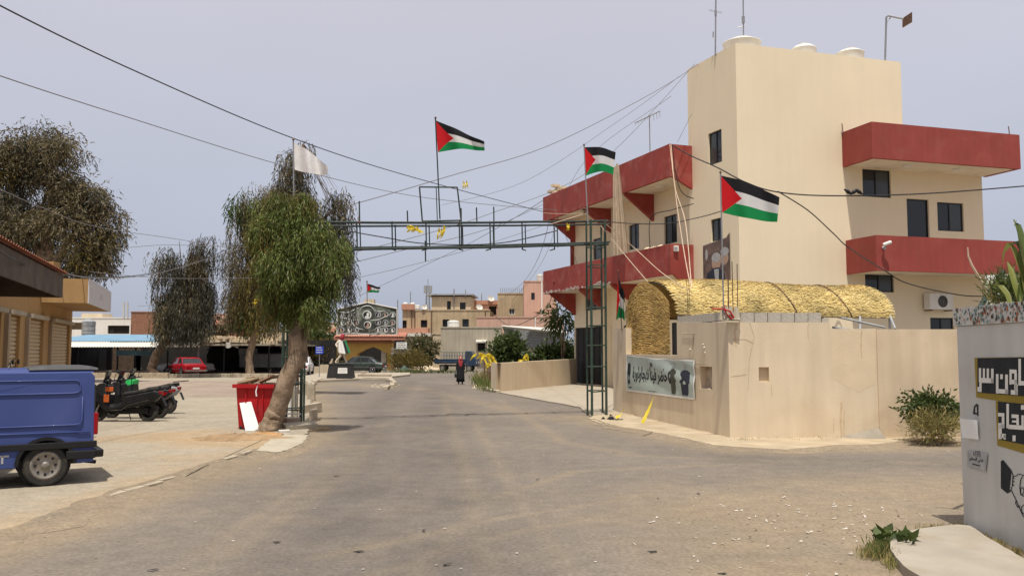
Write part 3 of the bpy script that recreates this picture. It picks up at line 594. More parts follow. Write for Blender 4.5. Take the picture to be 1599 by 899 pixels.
# air conditioner with fan grille
s0_, s1_, z0_, z1_ = TF.rect(1452, 458, 1489, 483, .45); ac = thing('air_conditioner', 'boxy white air conditioner unit on the shaded wall under the lower right balcony', 'air conditioner', TF.pt((s0_+s1_)/2, z0_, .2))
b_ = MB(); o = TF.pt(s0_, z0_, .08); b_.obox(o, TF.pt(s1_, z0_, .08)-o, Vector((TF.n.x, TF.n.y, 0))*.36, Vector((0, 0, z1_-z0_))); b_.build('casing', M['white'], ac, bevel=.02)
cx = s0_+(s1_-s0_)*.55; cz = (z0_+z1_)/2; b_ = MB(); b_.lathe([(.24, 0), (.26, .012)], TF.pt(cx, cz, .442), (TF.n.x, TF.n.y, 0), 20); b_.build('fan_recess', M['black'], ac)
b_ = MB()
for rr in (.08, .13, .18, .23):
    b_.tube([TF.pt(cx+cos(a*pi/10)*rr, cz+sin(a*pi/10)*rr, .465) for a in range(21)], .006, 4, cap=False)
for a in range(4): b_.tube([TF.pt(cx+cos(a*pi/4)*.24, cz+sin(a*pi/4)*.24, .465), TF.pt(cx-cos(a*pi/4)*.24, cz-sin(a*pi/4)*.24, .465)], .006, 4)
b_.build('fan_grille', M['grey'], ac)
b_ = MB()
for k in (s0_+.1, s1_-.1): b_ = MB(); b_.obox(TF.pt(k, z0_-.06, .003), TF.pt(k+.04, z0_-.06, .003)-TF.pt(k, z0_-.06, .003), Vector((TF.n.x, TF.n.y, 0))*.45, Vector((0, 0, .05))); b_.build('bracket', M['rust'], ac)
# security camera
s_, z_ = TF.hit(1381, 386, W2+.1); cc = thing('security_camera', 'small white security camera on the lower right balcony band', 'camera', TF.pt(s_, z_, W2)); b_ = MB()
b_.lathe([(.04, 0), (.05, .02), (.03, .14)], TF.pt(s_, z_, W2+.003), (TF.n.x, TF.n.y, 0), 10); b_.build('mount', M['white'], cc); b_ = MB(); b_.lathe([(.06, 0), (.075, .02), (.075, .3), (.05, .34)], TF.pt(s_-.12, z_+.08, W2+.18), (.9, -.2, .35), 12); b_.build('camera_body', M['white'], cc, smooth=False)
b_ = MB(); b_.lathe([(.05, 0), (.07, .05), (.04, .12)], TF.pt(s_-.03, z_-.1, W2+.15), (0, 0, 1), 10); b_.build('lamp_dome', M['greypaint'], cc)
# flood lamp on left balcony end
Z_ = WG.hit(1052, 387, 1.7); b_ = MB(); b_.box(WG.pt(sa-.06, Z_[1], 1.45), (.22, .12, .26), rz=.3); fl = one(b_, 'wall_lamp', M['white'], 'small white square lamp on the corner of the lower left balcony', 'lamp', bevel=.02)
b_ = MB(); b_.box(WG.pt(sa-.06, Z_[1]-.01, 1.47)+Vector((0, -.063, 0)), (.14, .006, .14), rz=.3); b_.build('lamp_glass', M['greypaint'], fl)
# leftover rubble on left balcony parapet, stone block on the roof end
b_ = MB()
for k in range(16):
    s_ = WG.hit(1035-random.random()*28, 392, 1.62)[0]; pebble(WG.pt(s_, zl1-.01, 1.62)+Vector((0, 0, 0)), random.uniform(.06, .16), b_)
one(b_, 'rubble_heap', M['stonelt'], 'pale rubble and scraps left on top of the lower left balcony parapet', 'rubble')
b_ = MB(); s_, z_ = WG.hit(857, 303, .8); s_ = sb-.35
for k in range(9): b_.box(WG.pt(s_-random.uniform(0, .5), zu1-.25+k*.11, .3+random.uniform(-.1, .5)+.5), (random.uniform(.3, .6), random.uniform(.3, .6), .16), rz=random.random())
one(b_, 'stone_stub', M['stonelt'], 'pile of rough stone blocks at the far left end of the roof band', 'stone pile')
# rooftop tanks
for px, rx, yt, lab in ((1158, 29, 58, 'white water tank with broad ribbed lid at the left of the tower roof'), (1255, 19, 67, 'white water tank lid peeking over the middle of the tower parapet'), (1327, 21, 75, 'white water tank at the right of the tower roof beside a thin rod')):
    D = 38.2 if px < 1200 else 39.2; c = P(px, yt, D); r_ = rx*D/F_PX; tk = thing('water_tank', lab, 'water tank', (c.x, c.y, ZT-.45), group='water tanks on the tower roof')
    f = MB(); h = c.z-(ZT-.45); f.lathe([(r_*.94, 0), (r_, h*.2), (r_*.97, h*.25), (r_, h*.5), (r_, h*.78), (r_*1.04, h*.8), (r_*1.04, h*.82), (r_*.7, h*.9), (r_*.45, h*.92)], (c.x, c.y, ZT-.45), n=28); f.build('tank_body', M['white'], tk, smooth=True)
    f = MB(); f.lathe([(r_*.42, 0), (r_*.42, h*.05), (r_*.25, h*.07)], (c.x, c.y, ZT-.45+h*.915), n=20); f.build('lid', M['whitesheet'], tk)
# aerials
def aerial(name, lab, pts, r, extra=None, cat='aerial'):
    f = MB(); f.tube(pts, r, 6)
    if extra: extra(f)
    return one(f, name, M['grey'] if cat != 'pole' else M['darksteel'], lab, cat)
a0, a1 = P(1117, 87, 37), P(1118, -25, 37)
def ex(f):
    f.tube([a0.lerp(a1, .25)+Vector((-.1, 0, 0)), a0.lerp(a1, .33)+Vector((-.1, 0, 0))], .03, 5)
    for k in (.62, .63, .64): f.tube([a0.lerp(a1, k)+Vector((-.55*(k-.1), 0, 0)), a0.lerp(a1, k)+Vector((.35, .3, 0))], .006, 4)
    f.lathe([(.05, 0), (.05, .25)], a0.lerp(a1, .55), n=8)
aerial('roof_aerial', 'tall thin aerial mast at the left edge of the tower roof', [a0, a1], .035, ex)
b0, b1 = P(1161, 62, 38), P(1160, -40, 38)
def ex(f): f.lathe([(.07, 0), (.07, .3)], b0.lerp(b1, .25), n=8); f.tube([b0.lerp(b1, .18)+Vector((-.25, 0, 0)), b0.lerp(b1, .18)+Vector((.1, 0, .1))], .02, 5)
aerial('roof_aerial', 'aerial mast rising behind the leftmost water tank', [b0, b1], .03, ex)
pr = thing('bent_pole', 'bent roof pole with a small dark square panel at the right of the tower', 'pole', P(1382, 92, 39)); f = MB(); f.tube([P(1382, 95, 39), P(1384, 27, 39), P(1387, 25, 39), P(1411, 30, 38.6)], .045, 7); f.tube([P(1384, 36, 39), P(1391, 27, 39)], .02, 5); f.build('pole', M['grey'], pr)
f = MB(); a, b, c, d = P(1409, 29, 39), P(1424, 19, 38), P(1424, 34, 38), P(1409, 43, 39); f.prism([a, b, c, d], (.05, .08, 0)); f.build('panel', M['rust'], pr)
a0 = P(1015, 237, 44); yg = thing('tv_aerial', 'comb shaped television aerial on the roof of the red banded wing', 'aerial', a0); f = MB(); f.tube([a0, P(1014, 180, 44)], .03, 6); f.build('mast', M['grey'], yg)
f = MB(); e0, e1 = P(992, 192, 44.3), P(1030, 174, 43.5); f.tube([e0, e1], .025, 5)
for k in range(9): q = e0.lerp(e1, k/8); f.tube([q+Vector((0, -.35, -.05)), q+Vector((.02, .35, .05))], .01, 4); f.tube([q, q+Vector((.02, -.02, -.34 if k > 5 else -.12))], .01, 4)
f.build('elements', M['grey'], yg)
f = MB()
for k in range(10): pebble(a0+Vector((random.uniform(-.4, .3), random.uniform(-.2, .2), -.35+random.random()*.2)), random.uniform(.1, .22), f)
one(f, 'stone_footing', M['stonelt'], 'small heap of stones holding the television aerial', 'stones')
# hanging dusty net
def fn(u, v):
    x = 962+8*v+(u*2-1)*(5+8*v); y = 258+v*138+3*sin(u*7); p = P(x, y, 42.3+.12*sin(u*16)*(.4+v)); return p
f = MB(); f.grid(fn, 26, 30); one(f, 'hanging_net', M['net'], 'long dusty net draped down from the roof band over the left balcony', 'net', smooth=True, recalc=False)
# poster with an indistinct portrait
ps_ = [TL.rect(1098, 376, 1140, 452, .03)][0]; po = thing('poster', 'tall dark printed poster under the small window on the tower side', 'poster', TL.pt((ps_[0]+ps_[1])/2, ps_[2], .03)); a, b, c, d = ps_
f = MB(); f.add([TL.pt(a, c, .03), TL.pt(b, c, .03), TL.pt(b, d-.1, .03), TL.pt(a+.25, d+.05, .03), TL.pt(a, d+.25, .03)], [(0, 1, 2, 3, 4)]); f.build('sheet', mat('dark_poster_print', (.13, .09, .075), .7, var=.5, scale=2), po, recalc=False)
def disc(mb, pl, s, z, rs, rz_, off, n=18): mb.add([pl.pt(s+cos(6.283*i/n)*rs, z+sin(6.283*i/n)*rz_, off) for i in range(n)], [tuple(range(n))])
w_, h_ = b-a, d-c
f = MB(); disc(f, TL, a+w_*.5, c+h_*.55, w_*.17, h_*.15, .034); disc(f, TL, a+w_*.2, c+h_*.62, w_*.15, h_*.14, .033); f.build('portrait', M['printskin'], po, recalc=False)
f = MB(); disc(f, TL, a+w_*.5, c+h_*.66, w_*.17, h_*.1, .036); disc(f, TL, a+w_*.18, c+h_*.75, w_*.15, h_*.09, .036); disc(f, TL, a+w_*.86, c+h_*.75, w_*.05, h_*.12, .036); f.build('portrait_hair', M['printgrey'], po, recalc=False)
f = MB(); f.add([TL.pt(a+w_*.15, c+.004, .037), TL.pt(a+w_*.95, c+.004, .037), TL.pt(a+w_*.85, c+h_*.35, .037), TL.pt(a+w_*.6, c+h_*.45, .037), TL.pt(a+w_*.4, c+h_*.45, .037), TL.pt(a+w_*.2, c+h_*.3, .037)], [tuple(range(6))]); f.build('portrait_suit', M['printnavy'], po, recalc=False)
f = MB(); f.add([TL.pt(a+w_*.42, c+h_*.06, .04), TL.pt(a+w_*.52, c+h_*.06, .04), TL.pt(a+w_*.58, c+h_*.42, .04), TL.pt(a+w_*.4, c+h_*.42, .04)], [(0, 1, 2, 3)]); f.build('portrait_shirt', M['printgrey'], po, recalc=False)
# ================================================================== corner wall and what hangs on it
CC = G(1140, 686); CC = Vector((CC.x, CC.y)); CE = G(958, 643); CE = Vector((CE.x, CE.y))
WLp = Pl(CC, CE-CC); LLEN = (CE-CC).length; WRp = Pl(CC, (1, .02)); TW = .22
cw = thing('compound_wall', 'cream plastered corner wall with grey blocks along its top', 'wall', (CC.x, CC.y, 0))
sS = WLp.hit(977, 530)[0]; sB = WLp.hit(1057, 530)[0]
z_hi0 = WLp.hit(1138, 503)[1]; z_hi1 = WLp.hit(1058, 503.5)[1]; z_lo = WLp.hit(1020, 553.5)[1]; z_st = WLp.hit(960, 513)[1]
ho = WLp.rect(1093, 572, 1112, 607)
w = MB()
def lwall(s0, s1, za, zb, ops=()):
    # front with opening, then top, back, ends
    facade(w, WLp, s0, s1, 0, min(za, zb), list(ops), depth=.16, back=1)
    if abs(za-zb) > .001: w.add([WLp.pt(s0, min(za, zb)), WLp.pt(s1, min(za, zb)), WLp.pt(s1, zb), WLp.pt(s0, za)], [(0, 1, 2, 3)])
    for a, b, c, d in ((WLp.pt(s0, za), WLp.pt(s1, zb), WLp.pt(s1, zb, -TW), WLp.pt(s0, za, -TW)), (WLp.pt(s0, 0, -TW), WLp.pt(s1, 0, -TW), WLp.pt(s1, zb, -TW), WLp.pt(s0, za, -TW)),
                       (WLp.pt(s0, 0), WLp.pt(s0, za), WLp.pt(s0, za, -TW), WLp.pt(s0, 0, -TW)), (WLp.pt(s1, 0), WLp.pt(s1, zb), WLp.pt(s1, zb, -TW), WLp.pt(s1, 0, -TW))): w.quad(a, b, c, d)
lwall(0, sB, z_hi0, z_hi1, [ho]); lwall(sB, sS, z_lo, z_lo); lwall(sS, LLEN, z_st, z_st)
w.build('left_wall', [M['wall'], M['rubble']], cw, recalc=False)
r1 = WRp.hit(1296, 510)[0]; r2 = WRp.hit(1368, 520)[0]; r3 = r2+7
zr1 = WRp.hit(1200, 502)[1]; zr2 = WRp.hit(1330, 513)[1]; ho2 = WRp.rect(1185, 573, 1201, 596)
w = MB(); facade(w, WRp, 0, r1, 0, z_hi0, [ho2], depth=.1, back=1); facade(w, WRp, r1, r2, 0, zr2, [])
for s0, s1, z in ((0, r1, z_hi0), (r1, r2, zr2)):
    w.quad(WRp.pt(s0, z), WRp.pt(s1, z), WRp.pt(s1, z, -TW), WRp.pt(s0, z, -TW)); w.quad(WRp.pt(s0, 0, -TW), WRp.pt(s1, 0, -TW), WRp.pt(s1, z, -TW), WRp.pt(s0, z, -TW))
w.quad(WRp.pt(r1, zr2), WRp.pt(r1, z_hi0), WRp.pt(r1, z_hi0, -TW), WRp.pt(r1, zr2, -TW))
w.build('front_wall', [M['wall'], M['wall2']], cw, recalc=False)
w = MB(); o = WRp.pt(r2, 0, -TW-.02); w.obox(o, WRp.pt(r3, 0, -TW-.02)-o, Vector((WRp.n.x, WRp.n.y, 0))*(TW+.05), Vector((0, 0, zr2-.012))); w.build('front_wall', M['wall2'], cw)
# blocks
bp_ = mesh_only(MB().box((0, 0, 0), (1, 1, 1)), 'concrete_block', M['block'])
def blocks(pl, s0, s1, n, z, h, off):
    for k in range(n):
        a = s0+(s1-s0)*k/n; b = s0+(s1-s0)*(k+1)/n; ang = math.atan2(pl.u.y, pl.u.x)
        c = pl.pt((a+b)/2, z+h/2+.004, off+random.uniform(-.008, .008)); piece(bp_, cw, c, (0, 0, ang+random.uniform(-.01, .01)), ((b-a)-.016, .19, h*random.uniform(.96, 1.02)))
blocks(WLp, .42, sB-.03, 5, (z_hi0+z_hi1)/2, .2, -TW/2); blocks(WRp, .3, WRp.hit(1283, 495)[0], 6, z_hi0, .215, -TW/2)
w = MB(); o = WRp.pt(WRp.hit(1283, 495)[0]+.02, z_hi0+.003, -TW/2-.09); w.obox(o, WRp.u.to_3d()*.16, Vector((WRp.n.x, WRp.n.y, 0))*.17, (0, 0, .09)); w.build('concrete_block', M['block'], cw)
mo = MB(); o = WLp.pt(.18, z_hi0, -TW+.01); mo.obox(o, WLp.pt(sB-.02, z_hi1, -TW+.01)-o, Vector((WLp.n.x, WLp.n.y, 0))*(TW-.03), (0, 0, .012)); mo.build('mortar_bed', M['block'], cw)
# low sloping footing by the wall
w = MB(); a, b = WRp.hit(1300, 684)[0], WRp.hit(1372, 684)[0]
w.add([WRp.pt(a, .02, .003), WRp.pt(b, .02, .003), WRp.pt(b, .26, .003), WRp.pt(b, .02, .45), WRp.pt(b-.5, .02, .35)], [(0, 1, 2), (0, 2, 4), (4, 2, 3), (1, 3, 2)]); w.build('sloping_footing', mat('dark_cement', (.27, .235, .185), .95, var=.15), cw)  # footing in a darker grey cement
w = MB()
for k in range(150):
    if k < 75: pebble(WLp.pt(random.uniform(0, LLEN), .04, random.uniform(.02, .16)), random.uniform(.02, .06), w)
    else: pebble(WRp.pt(random.uniform(0, r2), .04, random.uniform(.02, .14)), random.uniform(.02, .05), w)
rb = w.build('broken_footing', M['rubble'], cw); rb['kind'] = 'stuff'
# cables and hooks fixed on the wall
w = MB(); a = WLp.hit
for pts in (((1066, 520), (1086, 521)), ((1084, 520), (1082, 545), (1085, 572)), ((1087, 567), (1104, 567))):
    w.tube([WLp.pt(*WLp.hit(*p), .015) for p in pts], .008, 5)
for pts in (((1170, 503), (1178, 525), (1170, 560), (1168, 610)), ((1142, 530), (1163, 529), (1176, 535)), ((1142, 587), (1165, 584))): w.tube([WRp.pt(*WRp.hit(*p), .006) for p in pts], .0025, 4)
w.build('wall_wire', M['oldconc'], cw)
w = MB()
for px, py in ((1078, 544), (1098, 536), (1100, 541), (1101, 549)): pebble(WLp.pt(*WLp.hit(px, py), .0)+Vector((0, 0, -.02)), .035, w)
w.build('plaster_splash', M['white'], cw)
w = MB()
for px, y0, y1, wd_ in ((1313, 628, 684, 3), (1318, 640, 680, 1.6), (1302, 652, 676, 1.5), (1205, 600, 618, 1.4), (1262, 505, 530, 2), (1148, 505, 540, 3), (1345, 516, 560, 2.2)):
    L1 = [(px+random.uniform(-.6, .6)-wd_*.5*(1-abs(2*t/8-1))-.3, y0+(y1-y0)*t/8) for t in range(9)]; L2 = [(x+wd_*random.uniform(.6, 1.1), y) for x, y in L1]
    w.add([WRp.pt(*WRp.hit(*q), .002) for q in L1+L2], [(i, i+1, i+10, i+9) for i in range(8)])
o_ = w.build('rust_stain', mat('rust_stain', (.56, .42, .27), .95, var=.15, scale=6), cw, recalc=False); o_['kind'] = 'stuff'
w = MB(); w.add([WRp.pt(*WRp.hit(*q), .0015) for q in ((1300, 516), (1366, 516), (1367, 600), (1340, 612), (1298, 590))], [(0, 1, 2, 3, 4)]); w.build('plaster_patch', mat('newer_plaster', (.66, .53, .36), .92, var=.05, bump=.15, bscale=18), cw, recalc=False)
# loose rubble inside the niche
w = MB()
for k in range(14): pebble(WLp.pt(random.uniform(ho[0]+.05, ho[1]-.05), ho[2]+.003, -.1+random.uniform(-.02, .05)), random.uniform(.03, .07), w)
one(w, 'niche_rubble', M['rubble'], 'crumbs of broken masonry in the square hole right of the banner', 'rubble')
# steel bars
rbp = [((1128, 488), (1128, 420)), ((1137, 488), (1137, 430)), ((1145, 488), (1143, 408)), ((1152, 488), (1151, 412)), ((1138, 488), (1137, 412))]
for k, (a_, b_) in enumerate(rbp[1:]):
    w = MB(); w.tube([P(*a_, 19.6+.12*(k % 2))-Vector((0, 0, .1)), P(*b_, 19.6+.12*(k % 2))], .011, 5); one(w, 'rebar', M['rust'], ['rusty rebar closest to the flagpole on the wall corner', 'tallest rusty rebar in the middle of the wall corner', 'rusty rebar standing farthest right from the flagpole', 'thin rusty rebar just behind the one next to the flagpole'][k], 'rebar', group='rebars on the wall corner')
w = MB(); w.tube([P(1112, 482, 19.5), P(1128, 482, 19.4), P(1140, 486, 19.5), P(1146, 496, 19.5)], .02, 6); w.tube([P(1130, 476, 19.5), P(1134, 490, 19.5), P(1143, 498, 19.5)], .018, 6); one(w, 'red_hose', M['redplastic'], 'short tangled red hose at the foot of the flagpole on the wall corner', 'hose')
w = MB()
for px in (1129, 1135, 1141, 1150): pebble(P(px, 499, 19.6), .13, w); w.lathe([(.1, 0), (.05, .22), (.03, .3)], P(px, 499, 19.6), n=7)
one(w, 'mortar_lump', M['greywall'], 'dark mortar lumps round the rebars on the wall corner', 'mortar')
# ------------------------------------------------------------------ banner
bq = WLp.rect(978, 554, 1084.5, 616, .03); zt0, zt1 = WLp.hit(1084, 562, .03)[1], WLp.hit(978.5, 553.5, .03)[1]; zb0, zb1 = WLp.hit(1084.5, 624, .03)[1], WLp.hit(978.5, 610, .03)[1]
B0, B1 = bq[0], bq[1]; nB = Vector((WLp.n.x, WLp.n.y, 0))
def bpt(u, v, off=0):       # u 0 = left in the photograph, v 0 = bottom
    s_ = B1+(B0-B1)*u; za = zb1+(zb0-zb1)*u; zb = zt1+(zt0-zt1)*u-.06*sin(pi*u)*v*abs(sin(3.2*pi*u))**.5*.6
    k = .028+.016*sin(7*u+5*v)*sin(pi*v)+.014*sin(15*u*v+2)*v
    return WLp.pt(s_, za+(zb-za)*v, k+off)
ban = thing('banner', 'wide grey green banner with bold black Arabic lettering on the corner wall', 'banner', WLp.pt((B0+B1)/2, zb0, .03))
w = MB(); w.grid(lambda u, v: bpt(u, v), 60, 20); w.build('cloth', M['banner'], ban, smooth=True, recalc=False)
w = MB(); w.grid(lambda u, v: bpt(.0+u, v*.045, .002), 60, 1); w.grid(lambda u, v: bpt(u*.985+.006, .965+v*.035, .002), 60, 1); w.grid(lambda u, v: bpt(u*.02, v, .002), 2, 20); w.grid(lambda u, v: bpt(.985+u*.015, v, .002), 2, 20); w.build('hem', M['white'], ban, recalc=False)
def text2d(s, res=3, bold=0):
    c = bpy.data.curves.new('lettering', 'FONT'); c.body = s; c.resolution_u = res; c.offset = bold; c.align_x = 'CENTER'; o = bpy.data.objects.new('lettering', c); COL.objects.link(o)
    dg = bpy.context.evaluated_depsgraph_get(); me = bpy.data.meshes.new_from_object(o.evaluated_get(dg)); v = np.array([q.co[:2] for q in me.vertices]); f = [tuple(p.vertices) for p in me.polygons]
    bpy.data.objects.remove(o); bpy.data.curves.remove(c); bpy.data.meshes.remove(me)
    v -= v.min(0); v /= v.max(0); return v, f
def text_on(mb, s, fn, u0, u1, v0, v1, bold=.02):
    v, f = text2d(s, bold=bold); mb.add([fn(u0+(u1-u0)*a, v0+(v1-v0)*b) for a, b in v], f)
w = MB(); text_on(w, "\uFE93\uFEAD\uFEEE\uFE9B\uFEED\uFE8E\uFEA0\uFEEC\uFEE7 \uFE8E\uFEE8\uFEF4\uFED3 \uFEAE\uFEBF\uFE8E\uFEA3", lambda u, v: bpt(u, v, .006), .115, .66, .27, .72, .03); w.build('lettering', M['print'], ban, recalc=False)
def shape(mb, pts, fn): mb.add([fn(*p) for p in pts], [tuple(range(len(pts)))])
def man(mb, uc, v0, v1, wd, fn):
    q = [(-.5, .82), (-.2, .9), (.2, .9), (.5, .82), (.56, .45), (.42, .42), (.38, .1), (.32, 0), (.06, 0), (0, .03), (-.06, 0), (-.32, 0), (-.38, .1), (-.42, .42), (-.56, .45)]
    mb.add([fn(uc+x*wd, v0+(v1-v0)*y) for x, y in q]+[fn(uc, v0+(v1-v0)*.6)], [(i, (i+1) % len(q), len(q)) for i in range(len(q))])
for uc, wd, v1_, m_, nm in ((.735, .075, .82, 'printgreen', 'printed_figure'), (.885, .11, .8, 'printnavy', 'printed_figure')):
    w = MB(); man(w, uc, .08, v1_, wd, lambda u, v: bpt(u, v, .007)); w.build(nm, M[m_], ban, recalc=False)
    w = MB(); w.add([bpt(uc+cos(6.28*i/14)*.017, v1_+.02+sin(6.28*i/14)*.065, .009) for i in range(14)], [tuple(range(14))]); w.build('printed_head', M['printgrey'], ban, recalc=False)
w = MB(); man(w, .055, .2, .85, .045, lambda u, v: bpt(u, v, .007)); w.add([bpt(.69+cos(6.28*i/14)*.018, .5+sin(6.28*i/14)*.17, .008) for i in range(14)], [tuple(range(14))]); w.build('printed_figure', M['print'], ban, recalc=False)
w = MB()
for k in range(9): shape(w, [(.045+.0, .1+.0), (.1, .1), (.1, .125), (.045, .125)], lambda u, v: bpt(u, v, .007))
for a, b in ((.375, .4), (.405, .43), (.435, .48)): shape(w, [(a, .07), (b, .07), (b, .085), (a, .085)], lambda u, v: bpt(u, v, .007))
shape(w, [(.41, .72), (.425, .78), (.44, .72), (.445, .85), (.435, .83), (.425, .89), (.415, .83), (.405, .85)], lambda u, v: bpt(u, v, .007)); w.build('emblem', M['printgreen'], ban, recalc=False)
# ------------------------------------------------------------------ yellow tape
def ribbon(mb, pts, wd, tw=.6):
    vs = []; n = len(pts)
    for i, p in enumerate(pts):
        p = Vector(p); d = Vector(pts[min(i+1, n-1)])-Vector(pts[max(i-1, 0)]); a = i*tw; sd_ = Vector((cos(a), sin(a), .1)).cross(d.normalized()+Vector((.01, .02, 0))).normalized()*wd*(.7+.5*sin(i*1.9)**2)
        vs += [p-sd_, p+sd_]
    mb.add(vs, [(2*i, 2*i+1, 2*i+3, 2*i+2) for i in range(n-1)])
def tape(lab, pxs, D, wd, name='yellow_tape'):
    w = MB(); pts = []
    for (a, b) in zip(pxs[:-1], pxs[1:]):
        for k in range(4): t = k/4; pts.append((a[0]+(b[0]-a[0])*t, a[1]+(b[1]-a[1])*t))
    pts.append(pxs[-1]); ribbon(w, [P(p[0], p[1], D-(.35*i/len(pts) if D < 26 else 0)) for i, p in enumerate(pts)], wd, .14); return one(w, name, M['yellow'], lab, 'tape', recalc=False)
tape('yellow tape hanging from the banner down to the pavement', [(1021, 618), (1015, 634), (1008, 650), (1003, 660)], 20.7, .042)
tape('short piece of yellow tape by the foot of the arch tower', [(974, 638), (970, 646), (962, 652)], 24.8, .05)
# cloth heap
w = MB()
for k in range(12): c = G(955+random.gauss(0, 8), 656+random.gauss(0, 1.5)); pebble((c.x, c.y, .045), random.uniform(.04, .11), w)
one(w, 'rag_heap', M['blackcloth'], 'dark crumpled rag lying on the kerb between tower and wall', 'rag')
w = MB()

# ------------------------------------------------------------------ straw shelter
E1 = Vector((11.88, 27.03)); ux = -dF; HS = 1.6; SLEN = 7.42
zE, zR = 3.02, 4.12
sh = thing('straw_shelter', 'barrel roofed shelter covered in woven yellow straw behind the corner wall', 'shelter', (8, 27.0, 0))
def vault(s, a, off=0):            # s along length from right end, a 0..pi front eave to back eave
    taper = 1-.0*s
    r = HS+off; p = E1+ux*s+dL*(HS-cos(a)*r); sag = .05*sin(s*.9)*sin(a)
    return Vector((p.x, p.y, zE+sin(a)*(zR-zE+off)-sag))
w = MB(); w.grid(lambda u, v: vault(SLEN*u, pi*v), 30, 24); w.build('straw_backing', mat('straw_mat', (.5, .34, .12), .95, var=.2, scale=14, bump=.6, bscale=50), sh, smooth=True, recalc=False)
def flakes(mb, fn, n, l, wd, lift=.03):
    for _ in range(n):
        u, v = random.random(), random.random(); a = fn(u, v); du = (fn(min(u+.01, 1.01), v)-fn(u-.01, v)).normalized(); dv = (fn(u, min(v+.01, 1.01))-fn(u, v-.01)).normalized(); nr = du.cross(dv)
        th = random.gauss(0, .12); d = du*cos(th)+dv*sin(th); e_ = -du*sin(th)+dv*cos(th); L_ = l*random.uniform(.5, 1.4)/2; w_ = wd*random.uniform(.6, 1.4)/2; h = random.uniform(.2, 1)*lift
        s_ = 1 if nr.dot(a-Vector((8, 27.5, 2.6))) > 0 else -1; nn = nr*s_
        mb.add([a-d*L_-e_*w_, a-d*L_+e_*w_, a+nn*h+e_*w_*1.1, a+nn*h-e_*w_*1.1, a+d*L_+e_*w_, a+d*L_-e_*w_], [(0, 1, 2, 3), (3, 2, 4, 5)])
def rows(mb, fn, nr, nc, l, wd, lift):
    """straw bundles laid in courses, each bundle a few slivers that overlap the next"""
    for r in range(nr):
        for c in range(nc):
            for k in range(4):
                u = (c+.5*(r % 2)+random.uniform(-.3, .3))/nc; v = (r+.5+random.gauss(0, .16))/nr; u = min(max(u, .0), 1.0); v = min(max(v, .004), 1)
                a = fn(u, v); du = (fn(u+.01, v)-fn(u-.01, v)).normalized(); dv = (fn(u, v+.005)-fn(u, v-.005)).normalized(); nr_ = du.cross(dv)
                if nr_.dot(a-Vector((8, 27.5, 2.6))) < 0: nr_ = -nr_
                th = random.gauss(0, .09); d = du*cos(th)+dv*sin(th); e_ = -du*sin(th)+dv*cos(th); L_ = l*random.uniform(.5, 1.25)/2; w_ = wd*random.uniform(.2, .55)/2; h = random.uniform(.3, 1)*lift; t_ = random.uniform(-.02, .05)
                mb.add([a-d*L_-e_*w_, a-d*L_+e_*w_, a+nr_*h+e_*w_*1.2, a+nr_*h-e_*w_*1.2, a+d*L_+e_*w_+nr_*t_, a+d*L_-e_*w_+nr_*t_], [(0, 1, 2, 3), (3, 2, 4, 5)])
w = MB(); rows(w, lambda u, v: vault((SLEN+.05)*u-.02, pi*v*.62, .012), 46, 42, .22, .068, .028); st_ = w.build('straw_thatch', M['straw'], sh, recalc=False); st_['kind'] = 'stuff'
# seam rods across the roof
for s_ in (3.4, 1.5):
    w = MB(); w.tube([vault(s_+.25*sin(a*2), a, .05) for a in [pi*k/14 for k in range(0, 10)]], .022, 5); w.build('seam_rod', M['rust'], sh)
# woven end screen
gA, gB = vault(SLEN, 0), vault(SLEN, pi); EN = Vector((-dF.x, -dF.y, 0))
def scr(u, v):
    lo = .9; b = gA.lerp(gB, .10+.80*u)+EN*.08; a = pi*(.10+.80*u); top = zE-.1+sin(a)**.7*(zR-zE+.05); bul = .12*sin(pi*u); return Vector((b.x, b.y, 0))+EN*bul+Vector((0, 0, lo+(top-lo)*v))
w = MB(); w.grid(scr, 16, 20); w.build('screen_backing', mat('darker_straw_mat', (.34, .22, .08), .95, var=.2, scale=14, bump=.6, bscale=50), sh, recalc=False)
w = MB(); rows(w, lambda u, v: scr(u, v)+EN*.015, 46, 22, .15, .062, .024); q_ = w.build('woven_screen', M['strawdark'], sh, recalc=False); q_['kind'] = 'stuff'  # end screen woven in darker straw than the roof
w = MB()
for s_ in (SLEN-.05, 4.9, 2.5, .05):
    w.tube([vault(s_, a, -.04) for a in [pi*k/14 for k in range(15)]], .03, 6)
    for a in (0, pi): q = vault(s_, a, -.04); w.tube([q, (q.x, q.y, 0)], .035, 6)
for a in (0, pi): w.tube([vault(SLEN-.05, a, -.04), vault(.05, a, -.04)], .025, 6)
w.build('pipe_frame', M['grey'], sh)
for nm, p, q in (('side_brace', (1286, 490), (1382, 511)), ('side_brace', (1300, 511), (1325, 514)), ('side_brace', (1390, 494), (1398, 513)), ('side_brace', (1343, 494), (1343, 514))):
    w = MB(); w.tube([P(*p, 26.6), P(*q, 26.2)], .035, 6); w.build(nm, M['greypaint'], sh)
w = MB(); o = P(1058, 556, 22.0); ca, cb = vault(SLEN-.1, .35), vault(SLEN-.1, pi-.3); w.box((ca.x, ca.y, 1.4), (.35, .35, 2.8)); w.build('gap_shade_box', M['dark'], sh); w = MB(); w.box((cb.x, cb.y, 1.4), (.3, .3, 2.8)); w.build('gap_shade_box', M['dark'], sh)  # near-black boxes stand in for the shaded gaps beside the end screen
